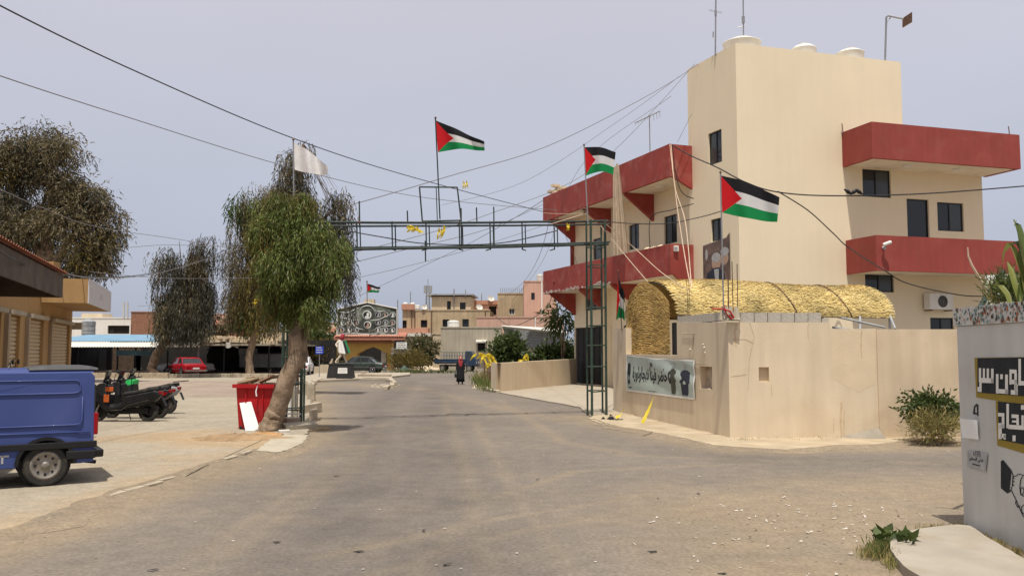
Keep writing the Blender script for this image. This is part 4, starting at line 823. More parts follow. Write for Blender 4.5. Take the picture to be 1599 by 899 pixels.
# ------------------------------------------------------------------ flags
fm_ = bpy.data.materials.new('flag_cloth'); fm_.use_nodes = True; nt = fm_.node_tree; N, L = nt.nodes, nt.links; bs = N['Principled BSDF']; bs.inputs['Roughness'].default_value = .75; bs.inputs['Specular IOR Level'].default_value = .2
uvn = N.new('ShaderNodeUVMap'); sp = N.new('ShaderNodeSeparateXYZ'); L.new(uvn.outputs[0], sp.inputs[0])
def mth(op, a, b=None):
    q = N.new('ShaderNodeMath'); q.operation = op
    for k, v in ((0, a), (1, b)):
        if v is None: continue
        if isinstance(v, (int, float)): q.inputs[k].default_value = v
        else: L.new(v, q.inputs[k])
    return q.outputs[0]
def mxc(f, a, b):
    q = N.new('ShaderNodeMix'); q.data_type = 'RGBA'; L.new(f, q.inputs[0])
    for k, v in ((6, a), (7, b)):
        if isinstance(v, tuple): q.inputs[k].default_value = (*v, 1)
        else: L.new(v, q.inputs[k])
    return q.outputs[2]
U_, V_ = sp.outputs[0], sp.outputs[1]
c_ = mxc(mth('GREATER_THAN', V_, 1/3), (.012, .26, .075), (.72, .71, .69)); c_ = mxc(mth('GREATER_THAN', V_, 2/3), c_, (.018, .018, .02))
tri_ = mth('LESS_THAN', U_, mth('MULTIPLY', mth('SUBTRACT', 1.0, mth('ABSOLUTE', mth('SUBTRACT', mth('MULTIPLY', V_, 2.0), 1.0))), .36)); c_ = mxc(tri_, c_, (.6, .015, .02)); L.new(c_, bs.inputs[0])
tr = N.new('ShaderNodeBsdfTranslucent'); L.new(c_, tr.inputs[0]); ms = N.new('ShaderNodeMixShader'); ms.inputs[0].default_value = .35; L.new(bs.outputs[0], ms.inputs[1]); L.new(tr.outputs[0], ms.inputs[2]); L.new(ms.outputs[0], N['Material Output'].inputs[0])
M['flag'] = fm_
def flag(name, lab, top, bot, D, HT, HB, FT, FB, r=.018, mid_t=0, mid_b=0, amp=.09, waves=1.6, m=None, polem=None, fold=0, cat='flag', poletop=3, group=None, D0=None):
    """top/bot: pole ends, HT/HB hoist corners, FT/FB fly corners, all photo pixels, cloth at distance D"""
    root = thing(name, lab, cat, P(*bot, D0 or D), group=group)
    w = MB(); w.tube([P(*bot, D0 or D), P(*top, D)], r, 7); w.build('flagpole', polem or M['grey'], root)
    nu, nv = 28, 14; pts = []; uv = []
    for j in range(nv+1):
        for i in range(nu+1):
            u, v = i/nu, j/nv
            tx, ty = HT[0]+(FT[0]-HT[0])*u, HT[1]+(FT[1]-HT[1])*u+mid_t*sin(pi*u); bx, by = HB[0]+(FB[0]-HB[0])*u, HB[1]+(FB[1]-HB[1])*u+mid_b*sin(pi*u)
            x_, y_ = bx+(tx-bx)*v, by+(ty-by)*v; wv = sin(u*waves*6.28+v*1.3)
            y_ += wv*1.1*u*(D/24 if D < 30 else .4)*.9; x_ += (.5-v)*sin(u*waves*6.28)*1.0*u
            pts.append(P(x_, y_, D+amp*wv*min(1, u*2.2)+fold*sin(u*9+v*5)*u*.6)); uv.append((u, v))
    fs = [(j*(nu+1)+i, j*(nu+1)+i+1, (j+1)*(nu+1)+i+1, (j+1)*(nu+1)+i) for j in range(nv) for i in range(nu)]
    w = MB(); w.add(pts, fs); o = w.build('cloth', m or M['flag'], root, smooth=True, recalc=False); ul = o.data.uv_layers.new(name='UVMap')
    ul.data.foreach_set('uv', np.array([uv[l.vertex_index] for l in o.data.loops], dtype=np.float32).ravel())
    w = MB(); w.lathe([(r*.6, 0), (r*2, r*1.5), (r*.4, r*4)], P(*top, D), n=8); w.build('finial', M['rust'], root)
    return root
flag('flag', 'flag of black white and green bands with a red triangle flying on the wall corner', (1125, 271), (1130, 492), 19.45, (1125, 274), (1128, 332), (1217, 309), (1214, 347), r=.017, mid_t=-5, mid_b=2, amp=.1)
flag('flag', 'four coloured flag flying highest above the middle of the steel arch', (680, 186), (687, 342), 24.9, (680, 188), (684, 238), (756, 222), (757, 236), mid_t=-1, mid_b=-4, amp=.14, r=.02, polem=M['darksteel'])
flag('flag', 'small four coloured flag flying over the top of the right arch tower', (912, 228), (918, 350), 25.7, (913, 230), (914, 275), (962, 237), (957, 272), mid_t=-3, mid_b=-5, amp=.12, waves=1.2)
flag('flag', 'limp four coloured flag hanging folded on a short pole behind the low wall', (965, 424), (971, 516), 27.3, (965, 428), (962, 500), (976, 458), (975, 500), amp=.16, waves=2.2, mid_t=4, mid_b=-4, r=.014, polem=M['darksteel'])
flag('flag', 'small distant four coloured flag flying on top of the mural roof', (573, 441), (573.4, 472), 86, (573.3, 442.5), (573.6, 456.5), (594, 449), (592, 456.5), amp=.3, r=.05)
flag('white_flag', 'torn plain white flag flying above the leafy tree at the left of the arch', (458, 220), (462, 640), 23.6, (459, 223), (460, 265), (513, 262), (511, 273), mid_t=-4, mid_b=2, m=M['whitecloth'], amp=.15, r=.02)
# ------------------------------------------------------------------ steel arch
A0 = G(470, 663); A1 = G(925, 650); arch = thing('steel_arch', 'green steel lattice arch spanning the road between two lattice towers', 'arch', (0, (A0.y+A1.y)/2, 0))
ax = (A1-A0).normalized(); ay = Vector((-ax.y, ax.x, 0))
def leg(px, base, ytop, D, r=.038, mt='greensteel', nm='tower_leg'):
    b = P(px, base, D); b.z = 0; t_ = P(px, ytop, D); w = MB(); w.tube([b, Vector((b.x, b.y, t_.z))], r, 8); w.build(nm, M[mt], arch); return b, t_.z
dpt = {}
R = [leg(924.5, 650, 343, 26.2), leg(947, 648, 343, 26.5), leg(917.5, 650, 345, 27.0, .03), leg(941, 648, 345, 27.3, .03)]
Lg = [leg(469.5, 663, 348, 23.3, .042), leg(440, 660, 348, 23.4), leg(474, 663, 348, 24.1, .03), leg(446, 660, 348, 24.2, .03)]
def rungs(T, zs, mt='greensteel'):
    (a, za), (b, zb), (c, zc), (d, zd) = T
    for z in zs:
        w = MB()
        for p, q in ((a, b), (b, d), (d, c), (c, a)): w.tube([Vector((p.x, p.y, z)), Vector((q.x, q.y, z+.02))], .018, 6)
        w.build('rung', M[mt], arch)
rungs(R, [.75, 1.5, 2.15, 2.75, 3.3, 3.95, 4.6, 5.2]); rungs(Lg, [.4, 1.1, 1.8, 2.5, 3.2, 4.0, 4.7, 5.2])
def tr_(px, py, back=0):
    """a point in the truss plane"""
    pl = Pl((A0+ay*(.1+back)).to_2d(), ax.to_2d()); s_, z_ = pl.hit(px, py); return pl.pt(s_, z_)
for a, b, r_, mt, bk_ in (((462, 347), (950, 345), .036, 'darksteel', 0), ((462, 352.5), (952, 350), .03, 'darksteel', .45), ((462, 390), (950, 381), .036, 'darksteel', 0), ((462, 388), (952, 378), .03, 'darksteel', .45)):
    w = MB(); p, q = tr_(*a, bk_), tr_(*b, bk_); n = 12; w.tube([p.lerp(q, k/n)+Vector((0, 0, -.03*sin(pi*k/n)+random.uniform(-.008, .008))) for k in range(n+1)], r_, 8); w.build('chord', M[mt], arch)
for k, x in enumerate((557, 612, 665, 717, 765, 815, 865, 500)):
    w = MB(); w.tube([tr_(x, 346), tr_(x+1, 390)], .022, 6); w.build('upright', M['darksteel'], arch)
    w = MB(); w.tube([tr_(x+5, 351, .45), tr_(x+6, 386, .45)], .02, 6); w.build('upright', M['darksteel'], arch)
    for y in (346, 389): w = MB(); w.tube([tr_(x, y), tr_(x+(6 if k % 2 else -6), y+2, .45)], .018, 6); w.build('cross_tie', M['darksteel'], arch)
for x, y0, y1 in ((561, 314, 352), (636, 329, 347), (720, 325, 382), (744, 324, 346), (771, 323, 384), (664, 376, 408)):
    w = MB(); w.tube([tr_(x, y0), tr_(x+.6, y1)], .022, 6); w.build('stub_post', M['darksteel'], arch)
w = MB(); q = [(655, 292), (714, 292.5), (720, 344), (659.5, 345.5)]
for a, b in zip(q, q[1:]+q[:1]): w.tube([tr_(*a), tr_(*b)], .024, 6)
w.build('top_frame', M['darksteel'], arch)
w = MB(); w.tube([tr_(681, 292), tr_(683, 346)], .015, 6); w.build('frame_rod', M['darksteel'], arch)
# knots of wire and torn yellow cloths on the truss
for px, py in ((916, 331), (944, 346), (911, 326), (560, 347)):
    w = MB()
    for k in range(5): pebble(tr_(px+random.uniform(-3, 3), py+random.uniform(-2, 2)), .07, w)
    w.build('wire_knot', M['rust'], arch)
def scrap(lab, px, py, w_, h_, D):
    w = MB(); c = P(px, py, D)
    for k in range(5): a = c+Vector((random.uniform(-.5, .5)*w_, random.uniform(-.1, .1), random.uniform(0, .3)*h_)); ribbon(w, [a, a+Vector((random.uniform(-.1, .25)*w_, .05, -.3*h_)), a+Vector((random.uniform(-.2, .5)*w_, 0, -.6*h_)), a+Vector((random.uniform(-.2, .6)*w_, .04, -.95*h_))], w_*.12, .9)
    one(w, 'torn_cloth', M['yellow'], lab, 'torn cloth', recalc=False)
scrap('pale yellow torn cloth tied to the truss left of its square frame', 642, 354, .36, .2, 24.2); scrap('bright yellow torn cloth hanging under the square frame', 690, 356, .22, .36, 24.3)
scrap('small yellow torn cloth near the right end of the truss', 885, 350, .18, .22, 25.7); scrap('tiny cloth scrap caught on the high cable right of the main flag', 725, 284, .15, .25, 26)
# fallen bars by the left post
# ------------------------------------------------------------------ low cream wall by the forecourt
q = [G(774, 611), G(783, 612.5), G(901, 600)]; lw = MB(); zt = [P(772, 566, q[0].y).z, P(783, 566.5, q[1].y).z, P(901, 560, q[2].y).z]
lowpl = Pl(q[1].to_2d(), (q[2]-q[1]).to_2d()); nB_ = -Vector((lowpl.n.x, lowpl.n.y, 0))*.25
ht = [max(z, 1.2) for z in zt]
lw.add([q[0], q[1], q[2], q[2]+nB_, q[1]+nB_+Vector((0, .05, 0)), q[0]+nB_]+[Vector((a.x, a.y, h)) for a, h in zip([q[0], q[1], q[2], q[2]+nB_, q[1]+nB_+Vector((0, .05, 0)), q[0]+nB_], [ht[0], ht[1], ht[2], ht[2], ht[1], ht[0]])],
       [(0, 1, 7, 6), (1, 2, 8, 7), (2, 3, 9, 8), (3, 4, 10, 9), (4, 5, 11, 10), (5, 0, 6, 11), (6, 7, 10, 11), (7, 8, 9, 10)])
one(lw, 'low_wall', M['wall'], 'low cream plastered wall curving from the road to the black door', 'wall')
# ------------------------------------------------------------------ white painted wall near right
NB = G(1505, 825); NW = Pl((NB.x, NB.y), (-.045, -1)); NWz = 2.28
nw = thing('white_wall', 'grubby white painted wall with Arabic lettering and a mosaic rim at the right', 'wall', (NB.x, NB.y, 0))
w = MB(); o = NW.pt(0, 0, 0); w.obox(o, NW.pt(7.6, 0)-o, -Vector((NW.n.x, NW.n.y, 0))*.28, Vector((0, 0, NWz))); w.build('wall_body', M['oldwhite'], nw, bevel=.012)
w = MB(); o = NW.pt(-.03, NWz, .02); w.obox(o, NW.pt(7.6, 0, .02)-NW.pt(-.03, 0, .02), -Vector((NW.n.x, NW.n.y, 0))*.05, Vector((0, 0, .2))); w.build('rim_band', M['oldwhite'], nw)
w = MB(); o = NW.pt(-.03, NWz, -.65); w.obox(o, NW.pt(.03, 0, -.65)-NW.pt(-.03, 0, -.65), Vector((NW.n.x, NW.n.y, 0))*.6, Vector((0, 0, .2))); o = NW.pt(-.03, NWz, -.7); w.obox(o, NW.pt(7.6, 0, -.65)-NW.pt(-.03, 0, -.65), Vector((NW.n.x, NW.n.y, 0))*.05, Vector((0, 0, .2)))
o = NW.pt(0, NWz, -.65); w.obox(o, NW.pt(7.6, 0)-NW.pt(0, 0), Vector((NW.n.x, NW.n.y, 0))*.6, Vector((0, 0, .12))); w.build('planter_trough', M['wall'], nw)
cols = [(.45, .13, .05), (.06, .12, .13), (.5, .42, .3), (.1, .06, .04), (.2, .35, .33), (.55, .5, .42)]; cm = [mat('mosaic_chip', c, .5, var=.1) for c in cols]
w = MB()
for k in range(420):
    s_, z_ = random.uniform(0, 2.2), NWz+random.uniform(.01, .19); rr = random.uniform(.008, .022); a = random.random()*6; n = random.choice((3, 4, 5)); w.add([NW.pt(s_+cos(a+6.28*i/n)*rr, min(max(z_+sin(a+6.28*i/n)*rr*1.3, NWz), NWz+.2), .024) for i in range(n)], [tuple(range(n))], random.randrange(6))
q_ = w.build('mosaic_chips', cm, nw, recalc=False); q_['kind'] = 'stuff'
def nwq(mb, pts, off=.004): mb.add([NW.pt(*NW.hit(*p), off) for p in pts], [tuple(range(len(pts)))])
def zx(x, y): return (1509+x/5, 540+y/5)
w = MB(); nwq(w, [zx(65, 92), zx(560, 84), zx(560, 475), zx(80, 400)]); nwq(w, [zx(232, 428), zx(560, 445), zx(560, 868), zx(244, 775)], .0045); w.build('gold_frame', M['gold'], nw, recalc=False)
w = MB(); nwq(w, [zx(92, 95), zx(560, 88), zx(560, 400), zx(92, 362)], .008); nwq(w, [zx(252, 432), zx(560, 462), zx(560, 790), zx(260, 728)], .008); w.build('black_panel', M['print'], nw, recalc=False)
w = MB()
def stroke(x0, y0, x1, y1, sk=0): nwq(w, [zx(x0, y0), zx(x1, y0+sk), zx(x1, y1+sk), zx(x0, y1)], .012)
for q in ((106, 172, 124, 280), (138, 174, 154, 250), (168, 175, 186, 250), (202, 176, 222, 290), (124, 248, 222, 286, 4), (110, 280, 128, 358), (96, 318, 112, 356),
          (240, 218, 260, 370), (274, 220, 294, 258), (312, 222, 334, 372), (256, 334, 336, 368, 6), (346, 182, 402, 212, 3), (346, 212, 364, 300), (384, 212, 404, 340), (360, 262, 404, 296, 2), (356, 342, 412, 378, 4), (390, 296, 410, 380),
          (416, 100, 436, 308), (436, 272, 470, 306, 2),
          (256, 520, 306, 548, 3), (286, 548, 306, 640), (258, 600, 286, 725), (258, 605, 300, 640, 2), (276, 682, 318, 716, 3), (300, 690, 318, 728), (322, 450, 342, 640), (336, 612, 460, 646, 8), (362, 532, 418, 560, 3), (400, 560, 420, 620), (366, 580, 400, 596), (370, 696, 394, 742), (436, 460, 460, 496), (440, 540, 458, 620)): stroke(*q)
w.build('lettering', M['white'], nw, recalc=False)
w = MB(); zy = lambda x, y: (1509+x/5.62, 700+y/5.62)
nwq(w, [zy(305, 110), zy(325, 98), zy(400, 190), zy(380, 385), zy(360, 392), zy(305, 345)]); w.build('painted_sleeve', M['print'], nw, recalc=False)
w = MB()
def pline(pts, t=3.2):
    for a, b in zip(pts[:-1], pts[1:]):
        a, b = Vector(zy(*a)), Vector(zy(*b)); d = (b-a).normalized(); n_ = Vector((-d.y, d.x))*t/5.62; nwq(w, [a-n_, b-n_, b+n_, a+n_], .005)
for pts in ([(400, 200), (415, 240), (440, 240), (460, 222), (500, 232), (560, 240)], [(395, 360), (430, 430), (470, 520), (500, 590), (540, 620)], [(412, 235), (405, 330), (385, 380)], [(500, 240), (480, 270), (472, 340), (480, 400), (510, 420)], [(480, 345), (500, 340), (510, 370), (495, 405), (478, 395), (480, 345)], [(440, 450), (435, 480), (455, 515), (475, 500)], [(510, 490), (488, 510), (486, 550), (510, 575)], [(415, 250), (425, 265)], [(412, 280), (424, 295)], [(410, 310), (420, 325)]): pline(pts, 3.4)
w.build('painted_handshake_outline', M['print'], nw, recalc=False)
w = MB()
for zf in ([(55, 530), (62, 470), (84, 448), (92, 460), (70, 478), (70, 520), (92, 522), (92, 535)], [(84, 455), (96, 455), (96, 545), (88, 545)]): nwq(w, [zx(*p) for p in zf], .006)
for a, b in ((70, 78), (84, 90), (98, 106)): nwq(w, [zx(a, 818), zx(b, 818), zx(b+4, 870), zx(a+6, 870)], .006)
nwq(w, [zx(52, 896), zx(120, 884), zx(126, 898), zx(56, 906)], .006); w.build('small_marks', M['print'], nw, recalc=False)
# torn sheet and pasted notice
w = MB(); A_ = [NW.hit(*p) for p in ((1508, 652), (1530, 650), (1531, 686), (1513, 683))]; fnn = lambda u, v: NW.pt(A_[3][0]+(A_[2][0]-A_[3][0])*u+(A_[0][0]-A_[3][0])*v*(1-u), A_[3][1]+(A_[0][1]-A_[3][1])*v+(A_[2][1]-A_[3][1])*u*(1-v)*.8, .02+.05*(1-u)**2+.05*v*sin(u*3))
w.grid(fnn, 10, 8); one(w, 'torn_sheet', M['paper'], 'white paper sheet peeling off the white wall at its left end', 'paper sheet', smooth=True, recalc=False)
w = MB(); B_ = [NW.hit(*p) for p in ((1512, 703), (1544, 708), (1541, 736), (1512, 728))]; nt_ = thing('pasted_notice', 'small grey notice with fine black writing pasted low on the white wall', 'notice', NW.pt(*B_[3], .01)); w.add([NW.pt(*q, .012) for q in B_], [(0, 1, 2, 3)]); w.build('paper', M['printgrey'], nt_, recalc=False)
def nfn(u, v): a = [B_[3][k]+(B_[2][k]-B_[3][k])*u for k in (0, 1)]; b = [B_[0][k]+(B_[1][k]-B_[0][k])*u for k in (0, 1)]; return NW.pt(a[0]+(b[0]-a[0])*v, a[1]+(b[1]-a[1])*v, .016)
w = MB(); text_on(w, "\uFEAE\uFEF4\uFED4\uFEB4\uFEDF\uFE8D \uFEF0\uFEC4\uFECF", nfn, .12, .85, .42, .7); shape(w, [(.3, .22), (.7, .22), (.7, .28), (.3, .28)], nfn)
for a in (.35, .45, .55, .65): shape(w, [(a-.02, .98), (a+.01, .98), (a+.03, .75), (a, .75)], nfn)
w.build('lettering', M['print'], nt_, recalc=False)
# things behind and on the planter
w = MB(); w.tube([P(1524, 489, 10.3), P(1567, 424, 10.8)], .03, 8); one(w, 'leaning_pole', M['darksteel'], 'dark pole leaning diagonally over the planter of the white wall', 'pole')
w = MB(); w.tube([P(1541, 455, 10.2), P(1530, 435, 10.2), P(1518, 415, 10.2), P(1512, 400, 10.2), P(1511, 386, 10.2)], [.018, .016, .013, .01, .006], 6); one(w, 'dry_branch', M['rope'], 'pale bare curved twig rising beside the leaning pole', 'branch')
w = MB(); q = [P(1538, 492, 12.2), P(1590, 492, 12.2), P(1590, 426, 12.2), P(1539, 430, 12.2)]; q[0].z = q[1].z = 0; w.prism(q, (.02, .06, 0)); one(w, 'white_board', M['white'], 'square white board standing behind the planter shrub', 'board')
# ================================================================== plants
def leafmesh(name, C, Dr, Ln, Wd, m, parent, kind='stuff'):
    """narrow kite shaped leaves at C pointing along Dr"""
    C = np.asarray(C); Dr = np.asarray(Dr, float); n = len(C); Dr /= np.linalg.norm(Dr, axis=1, keepdims=True)+1e-9
    rv = rng.normal(size=(n, 3)); sd_ = np.cross(Dr, rv); sd_ /= np.linalg.norm(sd_, axis=1, keepdims=True)+1e-9
    L_ = (Ln*rng.uniform(.65, 1.3, n))[:, None]; W_ = (Wd*rng.uniform(.7, 1.3, n))[:, None]
    V = np.stack([C, C+Dr*L_*.4+sd_*W_*.5, C+Dr*L_, C+Dr*L_*.4-sd_*W_*.5], 1).reshape(-1, 3); V -= np.array(FR[parent.name][0])
    me = bpy.data.meshes.new(name); me.vertices.add(4*n); me.vertices.foreach_set('co', V.ravel()); me.loops.add(4*n); me.loops.foreach_set('vertex_index', np.arange(4*n)); me.polygons.add(n); me.polygons.foreach_set('loop_start', np.arange(0, 4*n, 4)); me.polygons.foreach_set('loop_total', np.full(n, 4)); me.update(); me.validate()
    me.materials.append(m); o = bpy.data.objects.new(name, me); COL.objects.link(o); o.parent = parent; o['kind'] = kind; FR[o.name] = FR[parent.name]; return o
def strands(blobs, ns, nl, step, droop=1.0, spread=.35, shell=.45, rag=0):
    """hanging sprays: ns strands of nl leaves; blobs (cx,cy,cz,rx,ry,rz,weight)"""
    if rag:
        nb = []
        for q in blobs:
            for _ in range(rag):
                d_ = rng.normal(size=3); d_ /= np.linalg.norm(d_)+1e-9; k_ = rng.uniform(.2, 1.0); f_ = rng.uniform(.2, .42)
                nb.append((q[0]+d_[0]*q[3]*k_, q[1]+d_[1]*q[4]*k_, q[2]+d_[2]*q[5]*k_, q[3]*f_, q[4]*f_, q[5]*f_, q[6]))
        blobs = nb
    b = np.array(blobs, float); wgt = b[:, 6]*b[:, 3]*b[:, 5]; k = rng.choice(len(b), ns, p=wgt/wgt.sum()); d = rng.normal(size=(ns, 3)); d /= np.linalg.norm(d, axis=1, keepdims=True)
    r = rng.uniform(shell**3, 1, ns)**(1/3); lump = 1+.16*np.sin(d[:, 0]*5+k)+.14*np.sin(d[:, 2]*7+k*2)
    p = b[k, :3]+d*b[k, 3:6]*(r*lump)[:, None]; C = []; Dr = []; q = p.copy(); dr = d*np.array([.6, .6, .25])+np.array([0, 0, -.35])*droop+rng.normal(size=(ns, 3))*spread
    for i in range(nl):
        dr = dr+np.array([0, 0, -.28*droop]); dr /= np.linalg.norm(dr, axis=1, keepdims=True); q = q+dr*step*rng.uniform(.6, 1.3, ns)[:, None]
        C.append(q.copy()); Dr.append(dr*.8+rng.normal(size=(ns, 3))*.45+np.array([0, 0, -.35*droop]))
    return np.concatenate(C), np.concatenate(Dr), p
def pb_(px, py, rx, ry, D, w=1, dz=0):
    c = P(px, py, D); return (c.x, c.y+dz, c.z, rx*D/F_PX, (rx+ry)/2*D/F_PX*.85, ry*D/F_PX, w)
def tree(name, lab, base, trunk, blobs, specs, bark='bark', r0=.2, cat='tree', twig=True, group=None):
    """trunk: list of polylines [(pt, r)...]; specs: (material, share blobs idx or None, strands, leaves, step, len, width, droop)"""
    root = thing(name, lab, cat, base, group=group)
    for i, pl in enumerate(trunk):
        w = MB(); pts = []; rr = []
        for (p, r), (q, r2) in zip(pl[:-1], pl[1:]):
            for k in range(8): t = k/8; pts.append(Vector(p).lerp(Vector(q), t)+Vector((random.uniform(-1, 1), random.uniform(-1, 1), 0))*r*.04); rr.append((r+(r2-r)*t)*random.uniform(.985, 1.02))
        pts.append(Vector(pl[-1][0])); rr.append(pl[-1][1]); w.tube(pts, rr, 16); r_m = max(rr); w.v = [tuple(Vector(v)+Vector((mnoise.noise(Vector(v)*(.45/r_m)), mnoise.noise(Vector(v)*(.45/r_m)+Vector((9, 0, 0))), 0))*r_m*.22+Vector((mnoise.noise(Vector((v[0]*4, v[1]*4, v[2]*1.3))/r_m*.6), mnoise.noise(Vector((v[0]*4, v[1]*4, v[2]*1.3))/r_m*.6+Vector((5, 5, 5))), 0))*r_m*.22) for v in w.v]; w.build('trunk' if i == 0 else 'limb', M[bark], root, smooth=True)
    top = Vector(trunk[0][-1][0]); w = MB(); 
    if twig:
        for b in blobs:
            c = Vector(b[:3]); b = list(b)
            for k in range(4):
                e_ = c+Vector((random.uniform(-1, 1)*b[3], random.uniform(-1, 1)*b[4], random.uniform(-.2, .6)*b[5]))*.6; st0 = top.lerp(c, random.uniform(.0, .5)); mid = st0.lerp(e_, .5)+Vector((0, 0, abs(b[5])*.25))
                w.tube([st0, st0.lerp(mid, .5), mid, e_], [r0*.22, r0*.16, r0*.12, r0*.04], 5)
        tw = w.build('branches', M['barkdark'], root); tw['kind'] = 'stuff'
    for s_ in specs:
        m_, idx, ns, nl, step, ln, wd, dp = s_[:8]; bl = [blobs[i] for i in idx] if idx is not None else blobs
        C, Dr, _ = strands(bl, ns, nl, step, dp, shell=.3, rag=s_[8] if len(s_) > 8 else 9); leafmesh('crown', C, Dr, ln, wd, M[m_], root)
    return root
# the leaning leafy tree by the kerb
b = G(418, 676); D0 = b.y; tp = P(468, 500, D0+.3)
bl = [pb_(450, 340, 56, 34, D0+.2), pb_(498, 380, 34, 46, D0+.3), pb_(412, 356, 34, 36, D0+.2), pb_(460, 400, 62, 48, D0), pb_(424, 420, 26, 42, D0+.4, .8), pb_(508, 430, 26, 44, D0+.1), pb_(436, 306, 34, 16, D0+.3, .8), pb_(480, 308, 26, 16, D0+.3, .7), pb_(470, 450, 52, 32, D0+.2, .9), pb_(500, 462, 26, 26, D0-.2, .8), pb_(432, 458, 20, 26, D0+.3, .6), pb_(470, 476, 40, 22, D0+.4, .8)]
tree('leaning_tree', 'bushy bright green tree with thick leaning trunk beside the red skip', b, [[((b.x, b.y, -.05), .3), (P(424, 660, D0), .25), (P(432, 640, D0), .225), (P(448, 598, D0+.05), .2), (P(460, 560, D0+.15), .175), (tp, .15), (P(466, 420, D0+.3), .1)], [(P(446, 600, D0+.1), .12), (P(470, 560, D0+.3), .14), (P(474, 500, D0+.45), .12), (P(492, 440, D0+.5), .07)]], bl,
     [('lf_green', None, 6800, 8, .07, .13, .024, 1.3, 8), ('lf_yellow', [4, 6, 7, 10, 2], 800, 7, .08, .15, .022, 1.4)], r0=.18)  # yellow strands: browning leaves at left, also highlights coloured in at the top
# drooping gum trees behind it
b = G(392, 590); D1 = b.y
bl = [pb_(385, 330, 30, 45, D1, .7), pb_(412, 310, 34, 40, D1, .7), pb_(370, 390, 24, 60, D1, .8), pb_(395, 420, 36, 60, D1), pb_(372, 450, 26, 55, D1), pb_(392, 480, 32, 34, D1), pb_(430, 480, 20, 34, D1, .7), pb_(430, 290, 22, 20, D1, .5)]
tree('drooping_tree', 'drooping yellow brown gum tree directly behind the leafy tree', b, [[((b.x, b.y, 0), .3), (P(388, 560, D1), .25), (P(398, 520, D1), .22), (P(400, 430, D1), .16)]], bl, [('lf_olive', None, 1900, 9, .19, .32, .05, 1.6), ('lf_yellow', [3, 5, 6, 7, 1], 1200, 9, .19, .32, .05, 1.6), ('lf_bush', [5, 0], 380, 7, .24, .42, .08, 1.4)], bark='bark', r0=.35)
b = G(243, 591); D2 = b.y
bl = [pb_(300, 385, 34, 26, D2, .7), pb_(262, 400, 26, 22, D2, .5), pb_(275, 435, 34, 42, D2), pb_(255, 478, 18, 40, D2), pb_(305, 440, 30, 46, D2), pb_(285, 490, 36, 34, D2), pb_(338, 392, 18, 14, D2, .4), pb_(320, 470, 12, 44, D2, .8), pb_(322, 368, 22, 12, D2, .4)]
tree('drooping_tree', 'dark drooping gum tree leaning over the kerb in front of the market', b, [[((b.x, b.y, 0), .4), (P(236, 575, D2), .32), (P(246, 552, D2), .3), (P(262, 528, D2), .28), (P(285, 470, D2), .25)], [(G(248, 591), .2), (P(244, 583, D2), .18), (P(238, 578, D2), .15)]], bl, [('lf_grey', None, 2500, 10, .2, .33, .05, 2.0, 7), ('lf_olive', [1, 3, 5, 4], 900, 8, .2, .33, .055, 1.4, 7)], bark='barkdark', r0=.4)
D3 = 39.0; bz = P(455, 600, D3)
bl = [pb_(458, 245, 20, 28, D3, .8), pb_(468, 285, 26, 24, D3, .8), pb_(445, 290, 20, 24, D3, .6), pb_(530, 300, 18, 18, D3, .7), pb_(522, 340, 16, 32, D3, .9), pb_(540, 375, 9, 70, D3, .9), pb_(545, 420, 6, 40, D3, .7), pb_(470, 350, 60, 40, D3, .6), pb_(478, 222, 12, 10, D3, .35)]
tree('drooping_tree', 'tallest thin drooping gum tree rising behind the white flag', (bz.x, bz.y, 0), [[((bz.x, bz.y, 0), .3), (P(460, 450, D3), .24), (P(466, 320, D3), .14), (P(474, 225, D3), .04)], [(P(464, 400, D3), .12), (P(500, 345, D3), .07), (P(524, 325, D3), .03)]], bl, [('lf_grey', None, 1150, 11, .17, .27, .042, 1.8), ('lf_olive', [0, 2, 3, 8], 260, 8, .15, .26, .045, 1.3)], bark='barkdark', r0=.07)
# big tree over the shop
D4 = 52.0; bz = P(70, 590, D4)
bl = [pb_(70, 240, 62, 44, D4), pb_(20, 250, 50, 50, D4), pb_(110, 290, 50, 46, D4), pb_(150, 318, 36, 38, D4), pb_(160, 372, 30, 40, D4, .8), pb_(60, 340, 90, 60, D4, 1.1), pb_(140, 390, 40, 46, D4), pb_(-20, 330, 60, 80, D4), pb_(184, 338, 16, 12, D4, .6), pb_(160, 418, 16, 20, D4, .7), pb_(90, 210, 28, 20, D4, .6), pb_(-40, 250, 50, 50, D4, .8), pb_(40, 420, 80, 40, D4)]
tree('broad_tree', 'broad olive brown eucalyptus towering behind the shop roof', (bz.x, bz.y, 0), [[((bz.x, bz.y, 0), .6), (P(72, 480, D4), .5), (P(75, 400, D4), .4), (P(80, 280, D4), .2)], [(P(74, 430, D4), .3), (P(120, 360, D4), .2), (P(165, 335, D4), .08)], [(P(74, 420, D4), .28), (P(30, 330, D4), .2), (P(10, 260, D4), .08)]], bl,
     [('lf_olive', None, 11500, 5, .15, .26, .07, .6, 16), ('lf_grey', None, 3600, 5, .15, .26, .065, .8, 16), ('lf_yellow', [6, 4, 1], 700, 5, .15, .26, .065, .6, 12)], bark='bark', r0=.5)
